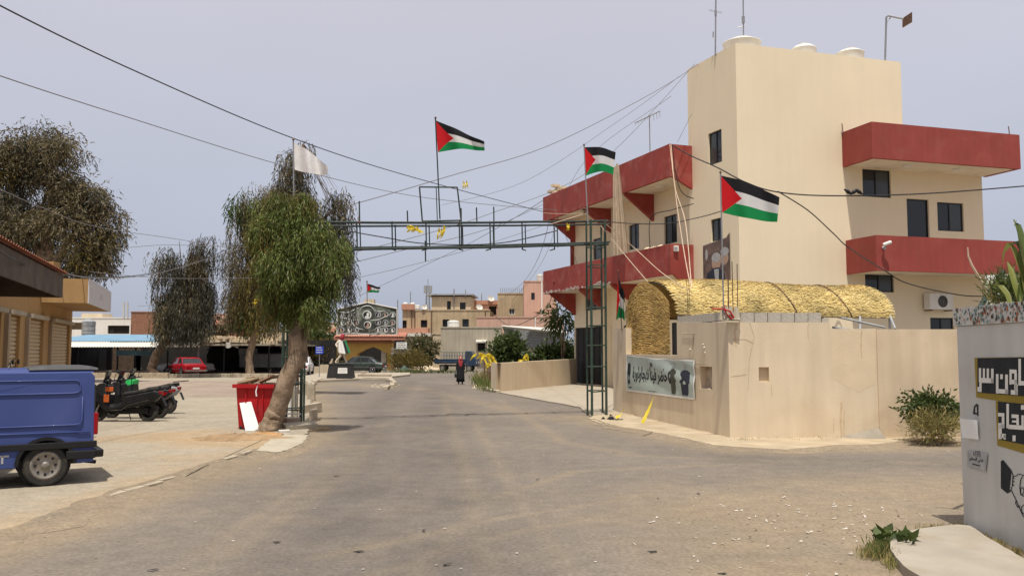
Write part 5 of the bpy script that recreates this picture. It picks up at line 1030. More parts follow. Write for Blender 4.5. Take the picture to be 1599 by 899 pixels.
# bushes
def bush(name, lab, px, py, rx, ry, D, n, m='lf_bush', ln=.16, wd=.07, extra=(), dp=.2, cat='bush', group=None, base=None):
    c = P(px, py, D); root = thing(name, lab, cat, (c.x, c.y, 0), group=group); bl = [pb_(px, py, rx, ry, D)]+[pb_(px+random.uniform(-.6, .6)*rx, py+random.uniform(-.5, .5)*ry, rx*.5, ry*.55, D, 1.3) for _ in range(4)]
    C, Dr, _ = strands(bl, n, 4, ln*.6, dp, .6); C[:, 2] = np.maximum(C[:, 2], .05); leafmesh('foliage', C, Dr, ln, wd, M[m], root)
    for m2, n2 in extra: C, Dr, _ = strands(bl, n2, 4, ln*.6, dp, .6); C[:, 2] = np.maximum(C[:, 2], .05); leafmesh('foliage', C, Dr, ln, wd, M[m2], root)
    w = MB()
    for k in range(6): w.tube([(c.x+random.uniform(-.2, .2), c.y, 0), Vector((c.x, c.y, c.z*.5))+Vector((random.uniform(-.5, .5)*rx*D/F_PX, 0, 0)), c+Vector((random.uniform(-.8, .8)*rx*D/F_PX, 0, random.uniform(-.3, .6)*ry*D/F_PX))], [.03, .02, .008], 5)
    s_ = w.build('stems', M['bark'], root); s_['kind'] = 'stuff'; return root
bush('shrub', 'leafy green shrub against the cream wall beside the white wall', 1457, 637, 34, 17, 18.9, 700, ln=.11, wd=.05)
bush('weed_patch', 'tawny dry weeds with yellow flowers under the shrub by the wall', 1462, 669, 33, 13, 18.5, 900, 'lf_dry', .13, .014, dp=-.5, cat='weeds')
bush('shrub', 'round dark green bush behind the yellow ribboned posts', 793, 548, 22, 20, 60, 800, ln=.3, wd=.14)
bush('shrub', 'wide dark green bush between the low wall and the grey shed', 860, 556, 34, 11, 56, 800, ln=.3, wd=.14)
bush('shrub', 'small olive bush close against the left edge of the black door wall', 891, 552, 9, 18, 57, 220, ln=.3, wd=.12, extra=[('lf_yellow', 120)])
bush('shrub', 'grey green bush beside the stone building above the parked truck', 656, 545, 24, 18, 86, 700, 'lf_olive', .35, .14, extra=[('lf_bush', 300)])
bush('shrub', 'green bush behind the blue sign left of the mural', 497, 532, 20, 18, 92, 700, ln=.4, wd=.18)
bush('shrub', 'yellowing hedge of tall dry grass behind the blue sign', 497, 560, 30, 14, 84, 1100, 'lf_yellow', .5, .06, dp=-.6)
bush('shrub', 'yellow grass clump right of the yellow gateway', 640, 566, 26, 7, 82, 600, 'lf_yellow', .4, .06, dp=-.6)
bush('shrub', 'green leafy palm like plant under the left balcony end', 878, 492, 10, 14, 55, 130, ln=.45, wd=.12, dp=.6)
bush('shrub', 'low dark bush on the roofline behind the market rubble', 352, 512, 16, 8, 88, 240, 'lf_olive', .35, .15)
# grass tufts
def tufts(lab, pxs, n, h, m='lf_grass', name='grass', D=None, wd=.012, gz=0.0):
    C = []; Dr = []; Ls = []
    for _ in range(n):
        a = random.choice(pxs); c = G(random.gauss(a[0], a[2]), min(max(random.gauss(a[1], a[3]), 583), 905), gz); C.append((c.x, c.y, c.z)); Dr.append((random.gauss(0, .35), random.gauss(0, .35), 1))
    z = thing(name, lab, 'grass', (C[0][0], C[0][1], 0)); o = leafmesh('blades', C, Dr, h, wd, M[m], z); return z
tufts('green and straw coloured grass patch below the yellow ribboned posts', [(752, 598, 8, 4), (762, 604, 9, 4), (768, 595, 6, 5)], 1500, .42, wd=.035); tufts('dry grass mixed into the patch by the low wall end', [(760, 592, 10, 5)], 600, .5, 'lf_dry', wd=.03)
tufts('dry grass growing at the rounded edge of the corner slab', [(1378, 862, 11, 6), (1392, 878, 7, 7), (1360, 868, 10, 4)], 700, .1, 'lf_dry', wd=.01); tufts('green weed tuft at the rounded edge of the corner slab', [(1378, 856, 10, 5), (1372, 866, 6, 4)], 420, .1, 'lf_grass', wd=.014)
tufts('dry weeds in a line along the foot of the white wall', [(1510, 826, 14, 3), (1540, 840, 9, 3), (1565, 853, 9, 3), (1590, 868, 9, 3), (1465, 828, 16, 2)], 900, .08, 'lf_dry', wd=.008)
tufts('thin dry weeds in the joint between apron and corner wall', [(1160, 689, 12, 1.5), (1290, 685, 50, 2)], 140, .09, 'lf_dry'); tufts('low green weeds by the parked truck and gateway', [(640, 578, 18, 2), (690, 580, 30, 1)], 500, .4, 'lf_grass', wd=.05)
tufts('dry weeds scattered along the broken kerb beside the trunk', [(440, 668, 22, 6), (476, 640, 5, 10)], 260, .09, 'lf_dry')
# broad leaved weed by the slab
wp = thing('weed', 'dark green broad leaved weed spreading at the tip of the corner slab', 'weed', G(1400, 838)); C = []; Dr = []
for k in range(90):
    t = random.random(); c = G(1362+62*t, 834+10*t+random.gauss(0, 3), .02+random.random()*.1); C.append(tuple(c)); Dr.append((random.gauss(.3, .8), random.gauss(0, .7), random.uniform(-.1, .9)))
leafmesh('leaves', C, Dr, .13, .07, M['lf_bush'], wp)
# strap leaved plant and shrub in the planter
c0 = P(1592, 470, 8.6); pl_ = thing('planter_plant', 'tall strap leaved plant hanging out over the mosaic rimmed planter', 'plant', (c0.x+.2, c0.y, NWz+.12))
def strap(pts, wd, nm='leaf'):
    w = MB(); vs = []; n = 10
    for i in range(n+1):
        t = i/n; k = t*(len(pts)-1); a = int(min(k, len(pts)-2)); p = Vector(pts[a]).lerp(Vector(pts[a+1]), k-a); q = (Vector(pts[a+1])-Vector(pts[a])).normalized(); sd_ = q.cross(Vector((.2, -1, .2))).normalized()*wd*max(.05, sin(pi*min(.97, t*.85+.12))); vs += [p-sd_, p+Vector((0, .012, -.01)), p+sd_]
    w.add(vs, [(3*i, 3*i+1, 3*i+4, 3*i+3) for i in range(n)]+[(3*i+1, 3*i+2, 3*i+5, 3*i+4) for i in range(n)]); w.build(nm, M['lf_bush'] if random.random() < .6 else M['lf_green'], pl_, smooth=True, recalc=False)
for pts in ([(1605, 480), (1598, 430), (1587, 395), (1578, 378), (1567, 395), (1566, 412)], [(1610, 470), (1606, 410), (1590, 378), (1576, 380)], [(1612, 460), (1600, 400), (1593, 365), (1583, 342)], [(1596, 485), (1585, 445), (1578, 418), (1573, 408)], [(1608, 480), (1600, 440), (1592, 400), (1602, 372)], [(1580, 487), (1574, 460), (1560, 442), (1552, 446)], [(1615, 480), (1618, 420), (1606, 392)], [(1590, 487), (1596, 440), (1606, 415)], [(1602, 400), (1597, 372), (1588, 345), (1584, 352)]):
    strap([P(x, y, 8.7+.1*i) for i, (x, y) in enumerate(pts)], .038)
bush('planter_shrub', 'spiky green shrub growing in the mosaic rimmed planter', 1574, 458, 22, 22, 9.6, 420, 'lf_bush', .085, .012, extra=[('lf_grass', 160)], dp=-.4)
C = []; Dr = []
for k in range(14): C.append(tuple(P(1548+random.random()*12, 478, 9.5))); Dr.append((random.uniform(-.6, .2), 0, 1))
leafmesh('dry_leaves', C, Dr, .32, .012, M['lf_dry'], pl_)
# ================================================================== vehicles
def wheel(root, c, r, wd, hub='steel', side=-1, name='wheel', hubr=.6, holes=8, spokes=0):
    """local coordinates, axle along y; side = direction of the outer face"""
    t = MB(); R_ = r; t.lathe([(R_*.62, -wd/2), (R_*.93, -wd/2), (R_, -wd*.36), (R_, wd*.36), (R_*.93, wd/2), (R_*.62, wd*.48), (R_*.6, 0), (R_*.62, -wd*.48), (R_*.62, -wd/2)], c, (0, 1, 0), 28, cap=False); o = t.build(name, M['rubber'], root, local=True, smooth=False)
    h = MB(); s = side*wd/2; sg_ = 1 if side > 0 else -1; h.lathe([(R_*.5, abs(s)*.2), (R_*hubr+.02, abs(s)*.98), (R_*hubr-.015, abs(s)*.95), (R_*.5, abs(s)*.62), (R_*.3, abs(s)*.8), (R_*.2, abs(s)*.75), (R_*.17, abs(s)*1.0), (R_*.05, abs(s)*1.02)], c, (0, sg_, 0), 28); h.build('rim', M[hub], o, local=True, smooth=True)
    if holes:
        k = MB()
        for i in range(holes): a = 2*pi*i/holes; k.lathe([(R_*.06, abs(s)*.3), (R_*.06, abs(s)*.79)], (c[0]+cos(a)*R_*.43, c[1], c[2]+sin(a)*R_*.43), (0, sg_, 0), 8)
        k.build('rim_hole', M['black'], o, local=True)
    return o
def side_ring(x, zb, zt, hw, tuck=.9, crown=.03, mid=.5):
    h = zt-zb; pts = [(-hw*.86, zb), (-hw*.97, zb+h*.12), (-hw, zb+h*mid), (-hw*.975, zb+h*.86), (-hw*tuck, zt), (-hw*.4, zt+crown), (hw*.4, zt+crown), (hw*tuck, zt), (hw*.975, zb+h*.86), (hw, zb+h*mid), (hw*.97, zb+h*.12), (hw*.86, zb)]
    return [Vector((x, y, z)) for y, z in pts]
def sedan(name, lab, paint, group=None, tail='taillight'):
    root = thing(name, lab, 'car', (0, 0, 0), 0, group); hw = .86
    b = MB(); st = [(-2.28, .42, .72, .78), (-2.24, .32, .86, .82), (-1.6, .24, .95, .86), (-.9, .22, .95, .87), (.4, .22, .94, .87), (1.1, .22, .92, .87), (1.9, .25, .84, .85), (2.2, .3, .76, .8), (2.27, .42, .68, .74)]
    b.loft([side_ring(x, a, c, w) for x, a, c, w in st]); bo = b.build('body', M[paint], root, local=True, smooth=False, bevel=.02)
    g = MB(); gs = [(-1.45, .93, .95, .72), (-.95, .9, 1.36, .66), (-.2, .9, 1.41, .66), (.35, .9, 1.38, .65), (1.0, .9, .95, .7)]
    def gr(x, a, c, w): return [Vector((x, y, z)) for y, z in ((-hw*.93, a), (-w, c), (-w*.5, c+.01), (w*.5, c+.01), (w, c), (hw*.93, a))]
    g.loft([gr(*q) for q in gs]); g.build('glasshouse', M['glass2'], root, local=True)
    r = MB(); r.loft([[Vector((x, y, z)) for y, z in ((-w-.015, c-.02), (-w*.9, c+.035), (w*.9, c+.035), (w+.015, c-.02))] for x, c, w in ((-1.0, 1.34, .65), (-.9, 1.375, .665), (-.2, 1.42, .67), (.35, 1.39, .66), (.45, 1.35, .64))]); r.build('roof', M[paint], root, local=True, bevel=.01)
    for s in (-1, 1):
        p = MB()
        for a, c in (((-1.5, hw*.94, .93), (-.97, .67, 1.36)), ((.98, hw*.92, .92), (.42, .66, 1.37)), ((-.32, hw*.945, .92), (-.3, .675, 1.4))): p.tube([(a[0], s*a[1], a[2]), (c[0], s*c[1], c[2])], .035, 6)
        p.build('pillar', M[paint], root, local=True)
        t = MB(); t.tube([(-2.2, s*.868, .5), (2.1, s*.868, .5)], .02, 5); t.build('trim_strip', M['chrome'], root, local=True)
        for x in (-1.38, 1.34):
            a = MB(); a.lathe([(.37, 0), (.37, .03)], (x, s*.845, .34), (0, s, 0), 22); a.build('wheel_arch', M['black'], root, local=True); wheel(root, (x, s*.79, .31), .31, .19, side=s, holes=0, hub='chrome')
        d = MB(); d.box((.28, s*.885, .78), (.16, .02, .025)); d.box((-.6, s*.885, .78), (.16, .02, .025)); d.build('door_handle', M['chrome'], root, local=True)
        l = MB(); l.box((-2.27, s*.6, .66), (.05, .34, .16)); l.build('tail_light', M[tail], root, local=True, bevel=.01); l = MB(); l.box((2.24, s*.6, .6), (.06, .3, .16)); l.build('headlight', M['headlight'], root, local=True, bevel=.01)
        m_ = MB(); m_.box((.75, s*.98, .98), (.08, .16, .1)); m_.build('mirror', M['black'], root, local=True, bevel=.01)
    for x in (-2.33, 2.31): k = MB(); k.box((x, 0, .42), (.12, 1.66, .12)); k.build('bumper', M['chrome'], root, local=True, bevel=.02)
    k = MB(); k.box((-2.33, 0, .6), (.02, .5, .12)); k.build('number_plate', M['white'], root, local=True)
    k = MB(); k.box((2.29, 0, .62), (.03, .8, .16)); k.build('grille', M['black'], root, local=True)
    return root
def put(root, px, py, rz, anchor=(0, 0)):
    p = G(px, py); a = Vector((anchor[0], anchor[1], 0)); a.rotate(Matrix.Rotation(rz, 3, 'Z')); root.location = p-a; root.rotation_euler = (0, 0, rz); return root
c1 = sedan('sedan', 'dark green old sedan parked behind the statue plinth before the yellow gateway', 'cargreen'); put(c1, 581, 582.5, pi-.12, (-1.38, .8)); c1.scale = (1.03, 1, 1.02)
c2 = sedan('sedan', 'red saloon car with its boot towards the road under the market awning', 'carred'); put(c2, 300, 587, radians(128), (-1.4, 0)); c2.location.z = .02
c3 = sedan('sedan', 'white car parked nose out just left of the red saloon', 'carwhite'); put(c3, 262, 584, radians(200), (1.4, 0))
c4 = sedan('sedan', 'white saloon half hidden by the leaning trunk next to the blue sign', 'carwhite'); put(c4, 464, 588, radians(97), (-2.0, 0)); c4.location.z = .1
# blue panel van
V = thing('panel_van', 'blue panel van with black sill trim and a rusty steel rear wheel', 'van', (0, 0, 0))
vang = radians(33); va = Vector((cos(vang), sin(vang), 0)); wc = G(69, 758, .06)      # axis towards the rear
# local x forward (away from rear), near side is +y or -y; forward = -va
V.rotation_euler = (0, 0, math.atan2(-va.y, -va.x)); FR[V.name] = ((0, 0, 0), 0)
hw = .79; XW = .68
def arch_pts(x0, r=.385, n=12): return [(x0+cos(a)*r, .33+sin(a)*r) for a in [pi*k/n for k in range(n+1)]]
low = [(.02, .33), (XW-.4, .33)]+[(x, z) for x, z in reversed(arch_pts(XW))]+[(XW+.4, .3), (3.05, .3)]+[(x, z) for x, z in reversed(arch_pts(3.42, .37))]+[(3.8, .3), (4.12, .34)]
up = [(4.17, .62), (4.12, .85), (3.95, .98), (3.2, 1.07), (2.62, 1.62), (2.4, 1.73), (.1, 1.73), (.03, 1.66)]
poly = low+up
b = MB(); n = len(poly); ys = [(-hw, .0), (-hw*.93, .0), (hw*.93, .0), (hw, .0)]
def tum(z): return 1-.07*max(0, (z-.85)/.9)**1.6
b.prism([(x, -hw, z) for x, z in poly], (0, 2*hw, 0))
b.v = [(x, y*tum(z), z) for x, y, z in b.v]; b.build('body', M['vanblue'], V, local=True, bevel=.035)
r = MB(); r.loft([[Vector((x, y*.98, z)) for y, z in ((-.73, 1.715), (-.66, 1.765), (-.3, 1.785), (.3, 1.785), (.66, 1.765), (.73, 1.715))] for x in (.04, .12, 2.3, 2.45)]); r.build('roof', M['vanblue'], V, local=True, bevel=.01)
r = MB(); r.loft([[Vector((x, y, z)) for y, z in ((-.7, 1.76), (-.66, 1.79+h), (.66, 1.79+h), (.7, 1.76))] for x, h in ((-.02, .0), (.1, .03), (.75, .03), (.95, .0))]); r.build('roof_hatch', M['darkgrey'], V, local=True, bevel=.01)
for s in (-1, 1):
    def bead(pts, nm='pressed_rib', r_=.012, mt='vanblue', ofs=.002):
        w = MB(); w.tube([(x, s*(hw*tum(z)+ofs), z) for x, z in pts], r_, 6); w.build(nm, M[mt], V, local=True, smooth=True)
    bead([(2.3, 1.6), (.3, 1.6), (.24, 1.57), (.23, 1.45), (.27, 1.41), (.35, 1.4), (2.3, 1.4)]); bead([(.2, 1.34), (.2, .98), (.23, .93), (.3, .915), (2.35, .915)]); bead([(.08, .8), (2.4, .82)])
    t = MB()
    for x0, x1 in ((-.02, 1.55), (1.57, 3.0)): t.box(((x0+x1)/2, s*(hw+.005), .61), (x1-x0, .05, .1))
    t.build('side_trim', M['black'], V, local=True, bevel=.012)
    t = MB()
    for k in range(14):
        a0_, a1_ = pi*k/14, pi*(k+1)/14; q = [(XW+cos(a)*rr, s*(hw+.004), .33+sin(a)*rr) for a, rr in ((a0_, .37), (a1_, .37), (a1_, .42), (a0_, .42))]; t.prism(q, (0, s*.02, 0))
    t.build('arch_trim', M['black'], V, local=True)
    t = MB(); t.box((.0, s*.715, .92), (.07, .1, .34)); t.build('tail_light', M['taillight'], V, local=True, bevel=.012)
    g = MB(); q = [(2.35, 1.12), (3.08, 1.1), (2.66, 1.54), (2.36, 1.6)]; g.prism([(x, s*(hw*tum(z)+.002), z) for x, z in q], (0, s*.008, 0)); g.build('side_window', M['glass2'], V, local=True)
    h = MB(); h.box((4.1, s*.58, .74), (.12, .3, .18)); h.build('headlight', M['headlight'], V, local=True, bevel=.02)
    m_ = MB(); m_.box((3.0, s*(hw+.12), 1.12), (.1, .2, .16)); m_.build('mirror', M['black'], V, local=True, bevel=.02)
    for x in (XW, 3.42): ar = MB(); ar.lathe([(.375, 0), (.375, .02)], (x, s*(hw-.26), .33), (0, s, 0), 22); ar.build('wheel_arch', M['black'], V, local=True)
    for x in (XW, 3.42): wheel(V, (x, s*(hw-.11), .315), .315, .19, side=s, hubr=.63)
    w = MB()
    for q in ([(1.24, .38), (1.24, .50), (1.27, .50), (1.27, .38)], [(1.17, .475), (1.17, .505), (1.34, .505), (1.34, .475)], [(1.43, .38), (1.43, .505), (1.46, .505), (1.46, .38)], [(1.43, .48), (1.43, .505), (1.55, .505), (1.55, .48)], [(1.43, .43), (1.43, .455), (1.55, .455), (1.55, .43)], [(1.53, .44), (1.53, .5), (1.56, .5), (1.56, .44)], [(1.5, .38), (1.46, .44), (1.49, .44), (1.54, .38)]): w.prism([(x, s*(hw+.001), z) for x, z in q], (0, s*.003, 0))
    w.build('lettering', M['printgrey'], V, local=True)
g = MB(); g.prism([(3.17, -.7, 1.1), (2.66, -.66, 1.61), (2.66, .66, 1.61), (3.17, .7, 1.1)], (.012, 0, .012)); g.build('windscreen', M['glass2'], V, local=True)
g = MB(); g.loft([[Vector((x, s_*w_, z)) for s_, w_, z in ((-1, .81, .4), (-1, .83, .52), (1, .83, .52), (1, .81, .4))] for x in (-.12, .0)]); 
for s in (-1, 1): g.box((.2, s*.81, .455), (.42, .05, .13))
g.build('rear_bumper', M['black'], V, local=True, bevel=.02)
g = MB(); g.box((4.2, 0, .42), (.14, 1.6, .22)); g.build('front_bumper', M['black'], V, local=True, bevel=.03)
g = MB(); g.tube([(.1, .3, .3), (-.08, .3, .27)], .03, 8); g.box((2, 0, .35), (3.7, 1.2, .1)); g.build('underbody', M['black'], V, local=True)
g = MB(); g.box((-.005, 0, 1.3), (.02, 1.1, .45)); g.build('rear_window', M['glass2'], V, local=True); g = MB(); g.box((-.01, .0, .85), (.02, .5, .12)); g.build('number_plate', M['white'], V, local=True)
g = MB(); g.lathe([(.03, 0), (.03, .012)], (1.62, -hw*tum(1.47)-.002, 1.47), (0, -1, 0), 12); g.lathe([(.03, 0), (.03, .012)], (1.62, hw*tum(1.47)+.002, 1.47), (0, 1, 0), 12); g.build('fuel_cap', M['grey'], V, local=True)
ang = V.rotation_euler.z; off = Vector((XW, hw-.1, 0)); off.rotate(Matrix.Rotation(ang, 3, 'Z')); V.location = wc-off*.94; V.scale = (.94,)*3
# small pickup truck with a rack
T = thing('pickup_truck', 'dusty dark blue truck with rack rails and rusty tailboard parked by the grey wall', 'truck', (0, 0, 0))
b = MB(); b.loft([[Vector((x, y, z)) for y, z in ((-.82, .55), (-.84, 1.2), (-.78, zt), (.78, zt), (.84, 1.2), (.82, .55))] for x, zt in ((1.15, 1.9), (1.25, 1.95), (1.75, 1.93), (2.15, 1.35), (2.3, 1.2), (2.32, .6))]); b.build('cab', M['truckblue'], T, local=True, bevel=.03)
g = MB(); g.prism([(1.78, -.7, 1.88), (2.14, -.74, 1.36), (2.14, .74, 1.36), (1.78, .7, 1.88)], (.015, 0, .012)); g.build('windscreen', M['glass2'], T, local=True)
for s in (-1, 1):
    g = MB(); g.prism([(1.28, s*.825, 1.3), (1.95, s*.825, 1.3), (1.68, s*.8, 1.84), (1.28, s*.8, 1.84)], (0, s*.012, 0)); g.build('side_window', M['glass2'], T, local=True)
    for x in (-1.35, 1.55): wheel(T, (x, s*.72, .33), .33, .2, side=s, holes=0)
    b = MB(); b.box((-.55, s*.82, .98), (3.3, .05, .36)); b.box((-.55, s*.85, 1.12), (3.3, .03, .05)); b.box((-.55, s*.85, .84), (3.3, .03, .05)); b.build('side_board', M['truckblue'], T, local=True)
    for k in range(10): q = MB(); q.tube([(-1.5+k*.29, s*.8, 1.15), (-1.5+k*.29, s*.8, 1.82)], .018, 5); q.build('rack_post', M['truckblue'], T, local=True)
    for z in (1.5, 1.83): q = MB(); q.tube([(-1.55, s*.8, z), (1.15, s*.8, z)], .02, 5); q.build('rack_rail', M['truckblue'], T, local=True)
    q = MB(); q.box((2.32, s*.6, .85), (.04, .25, .16)); q.build('headlight', M['headlight'], T, local=True)
b = MB(); b.box((-.55, 0, .78), (3.3, 1.62, .08)); b.box((.2, 0, .55), (4.0, .7, .16)); b.build('load_bed', M['truckrust'], T, local=True); b = MB(); b.box((-2.22, 0, 1.0), (.06, 1.66, .42)); b.build('tailboard', M['truckrust'], T, local=True)
b = MB(); b.box((2.36, 0, .58), (.1, 1.66, .2)); b.build('bumper', M['black'], T, local=True, bevel=.02)
put(T, 691, 579.5, radians(-9), (-1.2, -.7)); T.scale = (.9, .9, 1.0)
# scooters
def scooter(name, lab, cols, fair=None, rack=False, screen=True, hand=True):
    root = thing(name, lab, 'scooter', (0, 0, 0), 0, 'scooters parked in a row behind the van')
    for x, nm in ((-.66, 'rear_wheel'), (.68, 'front_wheel')): 
        o = wheel(root, (x, 0, .25), .25, .11, side=-1, holes=0, name=nm, hub='black' if not rack else 'steel')
    def ring(x, z0, z1, w): return [Vector((x, y*w, z)) for y, z in ((-.8, z0), (-1, z0*.65+z1*.35), (-.9, z0*.2+z1*.8), (-.45, z1), (.45, z1), (.9, z0*.2+z1*.8), (1, z0*.65+z1*.35), (.8, z0))]
    b = MB(); b.loft([ring(-1.0, .66, .78, .08), ring(-.85, .52, .84, .15), ring(-.5, .4, .78, .19), ring(-.15, .34, .7, .19), ring(.0, .3, .5, .17), ring(.2, .27, .42, .19), ring(.42, .27, .48, .19)]); b.build('rear_body', M[cols[0]], root, local=True, bevel=.012)
    b = MB(); b.loft([[Vector((x+dx, y, z)) for y, z, dx in ((-w, zb, 0), (-w*1.1, (zb+zt)/2, .0), (-w*.7, zt, 0), (w*.7, zt, 0), (w*1.1, (zb+zt)/2, 0), (w, zb, 0))] for x, zb, zt, w in ((.32, .36, .92, .17), (.45, .32, 1.0, .2), (.6, .48, .98, .17), (.74, .58, .9, .1), (.82, .66, .84, .05))]); b.build('front_fairing', M[fair or cols[0]], root, local=True, bevel=.012)
    b = MB(); b.loft([ring(-.95, .78, .9, .1), ring(-.7, .76, .88, .15), ring(-.35, .7, .8, .16), ring(-.05, .66, .76, .13), ring(.02, .66, .7, .08)]); b.build('seat', M['rubber'], root, local=True, bevel=.015)
    b = MB(); b.loft([[Vector((x, y, z)) for y, z in ((-.07, .25+h), (-.06, .3+h), (.06, .3+h), (.07, .25+h))] for x, h in ((.4, .05), (.52, .2), (.68, .25), (.84, .2), (.95, .05))]); b.build('front_mudguard', M[cols[0]], root, local=True)
    b = MB()
    for s in (-1, 1): b.tube([(.68, s*.08, .25), (.5, s*.08, .7), (.42, s*.04, 1.0)], .022, 6)
    b.build('fork', M['grey'], root, local=True)
    b = MB(); b.tube([(.34, -.34, 1.06), (.4, -.12, 1.04), (.42, 0, 1.02), (.4, .12, 1.04), (.34, .34, 1.06)], .018, 6); b.lathe([(.09, -.06), (.1, .04), (.04, .1)], (.44, 0, 1.03), (1, 0, .2), 12); b.build('handlebar', M['black'], root, local=True)
    for s in (-1, 1):
        b = MB(); b.tube([(.38, s*.22, 1.06), (.36, s*.28, 1.24)], .009, 5); b.lathe([(.03, 0), (.055, .02), (.05, .04)], (.34, s*.29, 1.27), (-1, 0, 0), 10); b.build('mirror', M['black'], root, local=True)
        b = MB(); b.tube([(.25, s*.2, .3), (-.05, s*.2, .3), (-.2, s*.19, .42), (-.75, s*.16, .56)], .014, 5); b.build('side_strip', M[cols[2]], root, local=True)
    if screen: b = MB(); b.prism([(.5, -.14, 1.0), (.38, -.12, 1.3), (.38, .12, 1.3), (.5, .14, 1.0)], (.008, 0, .004)); b.build('windscreen', M['glass2'], root, local=True)
    b = MB(); b.box((-.98, 0, .74), (.06, .18, .08)); b.build('tail_light', M['taillight'], root, local=True, bevel=.01)
    b = MB()
    for s in (-1, 1): b.loft([[Vector((x, s*(.155), z0)), Vector((x, s*(.172), z0)), Vector((x, s*.172, z1)), Vector((x, s*.155, z1))] for x, z0, z1 in ((-.95, .66, .72), (-.75, .58, .72), (-.45, .56, .62))])
    b.build('side_decal', M[cols[1]], root, local=True)
    b = MB(); b.tube([(-.1, -.16, .25), (-.45, -.2, .24)], .03, 8); b.lathe([(.05, 0), (.065, .05), (.06, .42), (.03, .45)], (-.4, -.2, .24), (-1, 0, .22), 10); b.build('exhaust', M['black'], root, local=True)
    b = MB(); b.box((-.4, 0, .28), (.55, .16, .16)); b.box((-.05, 0, .24), (.3, .2, .1)); b.build('engine', M['black'], root, local=True, bevel=.02)
    b = MB(); b.tube([(-.1, -.1, .22), (-.1, -.22, .02)], .012, 5); b.build('kick_stand', M['grey'], root, local=True)
    b = MB(); b.prism([(-1.02, -.07, .62), (-1.12, -.06, .4), (-1.12, .06, .4), (-1.02, .07, .62)], (-.008, 0, 0)); b.build('rear_mudflap', M['black'], root, local=True)
    if rack: b = MB(); b.tube([(-.85, -.12, .92), (-1.2, -.12, .95), (-1.2, .12, .95), (-.85, .12, .92)], .016, 6); b.tube([(-1.02, -.12, .935), (-1.02, .12, .935)], .012, 6); b.build('rear_rack', M['black'], root, local=True)
    return root
def sput(o, px, py, rz, ax=-.66): put(o, px, py, rz, (ax, 0)); o.location.z = .06
s1_ = scooter('scooter', 'black scooter nearest the van with green and orange front panels', ('black', 'black', 'rubber')); 
for sd_ in (1,):
    for bx, sz, mt in (((.36, sd_*.2, .6), (.14, .03, .2), 'orangeplastic'), ((.3, sd_*.17, .83), (.2, .03, .12), 'orangeplastic'), ((.22, sd_*.15, .72), (.1, .03, .05), 'white')): b = MB(); b.box(bx, sz); b.build('coloured_panel', M[mt], s1_, local=True, bevel=.012)
sput(s1_, 229, 661, radians(178)); s1_.scale = (1.06,)*3
s2_ = scooter('scooter', 'black scooter with a red tail panel in the middle of the row', ('black', 'taillight', 'black')); sput(s2_, 246, 656, radians(176)); s2_.scale = (1.05,)*3
s3_ = scooter('scooter', 'dark scooter with rear rack farthest to the right of the row', ('greypaint', 'taillight', 'black'), fair='black', rack=True); b = MB(); b.loft([[Vector((x, y, z)) for y, z in ((-w, zb), (-w*.8, zt), (w*.8, zt), (w, zb))] for x, zb, zt, w in ((.3, .86, .99, .15), (.5, .8, 1.0, .2), (.7, .72, .86, .12))]); b.build('coloured_panel', M['plasticgreen'], s3_, local=True, bevel=.02); sput(s3_, 260, 648.5, radians(176)); s3_.scale = (1.06,)*3
s4_ = copy_tree(s2_, (0, 0, 0), 0, 'dark scooter on the shop step showing only its top above the blue van', 'scooters parked in a row behind the van'); q = P(50, 600, 19); s4_.location = (q.x, q.y, .42); s4_.rotation_euler = (0, 0, radians(200))
# ================================================================== red skip and rubbish
kc = G(367, 674); kD = kc.y; root = thing('rubbish_skip', 'red plastic rubbish container heaped with branches and boards', 'rubbish container', (kc.x+.5, kc.y+.5, 0))
ua = Vector((.995, -.1, 0)).normalized(); ub = Vector((.1, .995, 0)).normalized(); o = Vector((kc.x, kc.y, .08))
def kr_(z, i, m=.0): # ring at height z with inset i
    return [o+ua*(i-m)+ub*(i-m)+Vector((0, 0, z)), o+ua*(.93-i+m)+ub*(i-m)+Vector((0, 0, z)), o+ua*(.93-i+m)+ub*(.86-i+m)+Vector((0, 0, z)), o+ua*(i-m)+ub*(.86-i+m)+Vector((0, 0, z))]
w = MB(); w.loft([kr_(0, .06), kr_(.5, .03), kr_(1.02, 0), kr_(1.02, .03), kr_(.5, .07)]); w.build('bin_body', M['redplastic'], root, bevel=.02)
w = MB(); rr = .07; lo, li = kr_(1.0, -rr), kr_(1.0, .02); ho_, hi = kr_(1.09, -rr), kr_(1.09, .02)
for k in range(4): n_ = (k+1) % 4; w.quad(lo[k], lo[n_], ho_[n_], ho_[k]); w.quad(ho_[k], ho_[n_], hi[n_], hi[k]); w.quad(lo[k], lo[n_], li[n_], li[k]); w.quad(li[k], li[n_], hi[n_], hi[k])
w.build('rim', M['redplastic'], root)
for k in (.12, .8): w = MB(); w.lathe([(.08, -.03), (.08, .03)], o+ua*k+ub*.12+Vector((0, 0, .02)), ua, 12); w.build('castor', M['black'], root)
for k in (.25, .68): w = MB(); w.obox(o+ua*k-ub*.003+Vector((0, 0, .15)), ua*.03, -ub*.018, Vector((0, 0, .8))); w.build('rib', M['redplastic'], root)
w = MB(); w.obox(o+ua*.07+ub*.07+Vector((0, 0, .85)), ua*.78, ub*.72, Vector((0, 0, .16))); w.build('rubbish_fill', M['dirt'], root)
def stick(a, b, r, m='wood', nm='branch', lab='', cat='branch', grp='branches heaped on the red container'):
    w = MB(); a, b = Vector(a), Vector(b); mid = a.lerp(b, .5)+Vector((random.uniform(-.04, .04), 0, random.uniform(-.03, .05))); w.tube([a, mid, b], [r, r*.8, r*.5], 7); one(w, nm, M[m], lab, cat, grp)
zt_ = 1.1
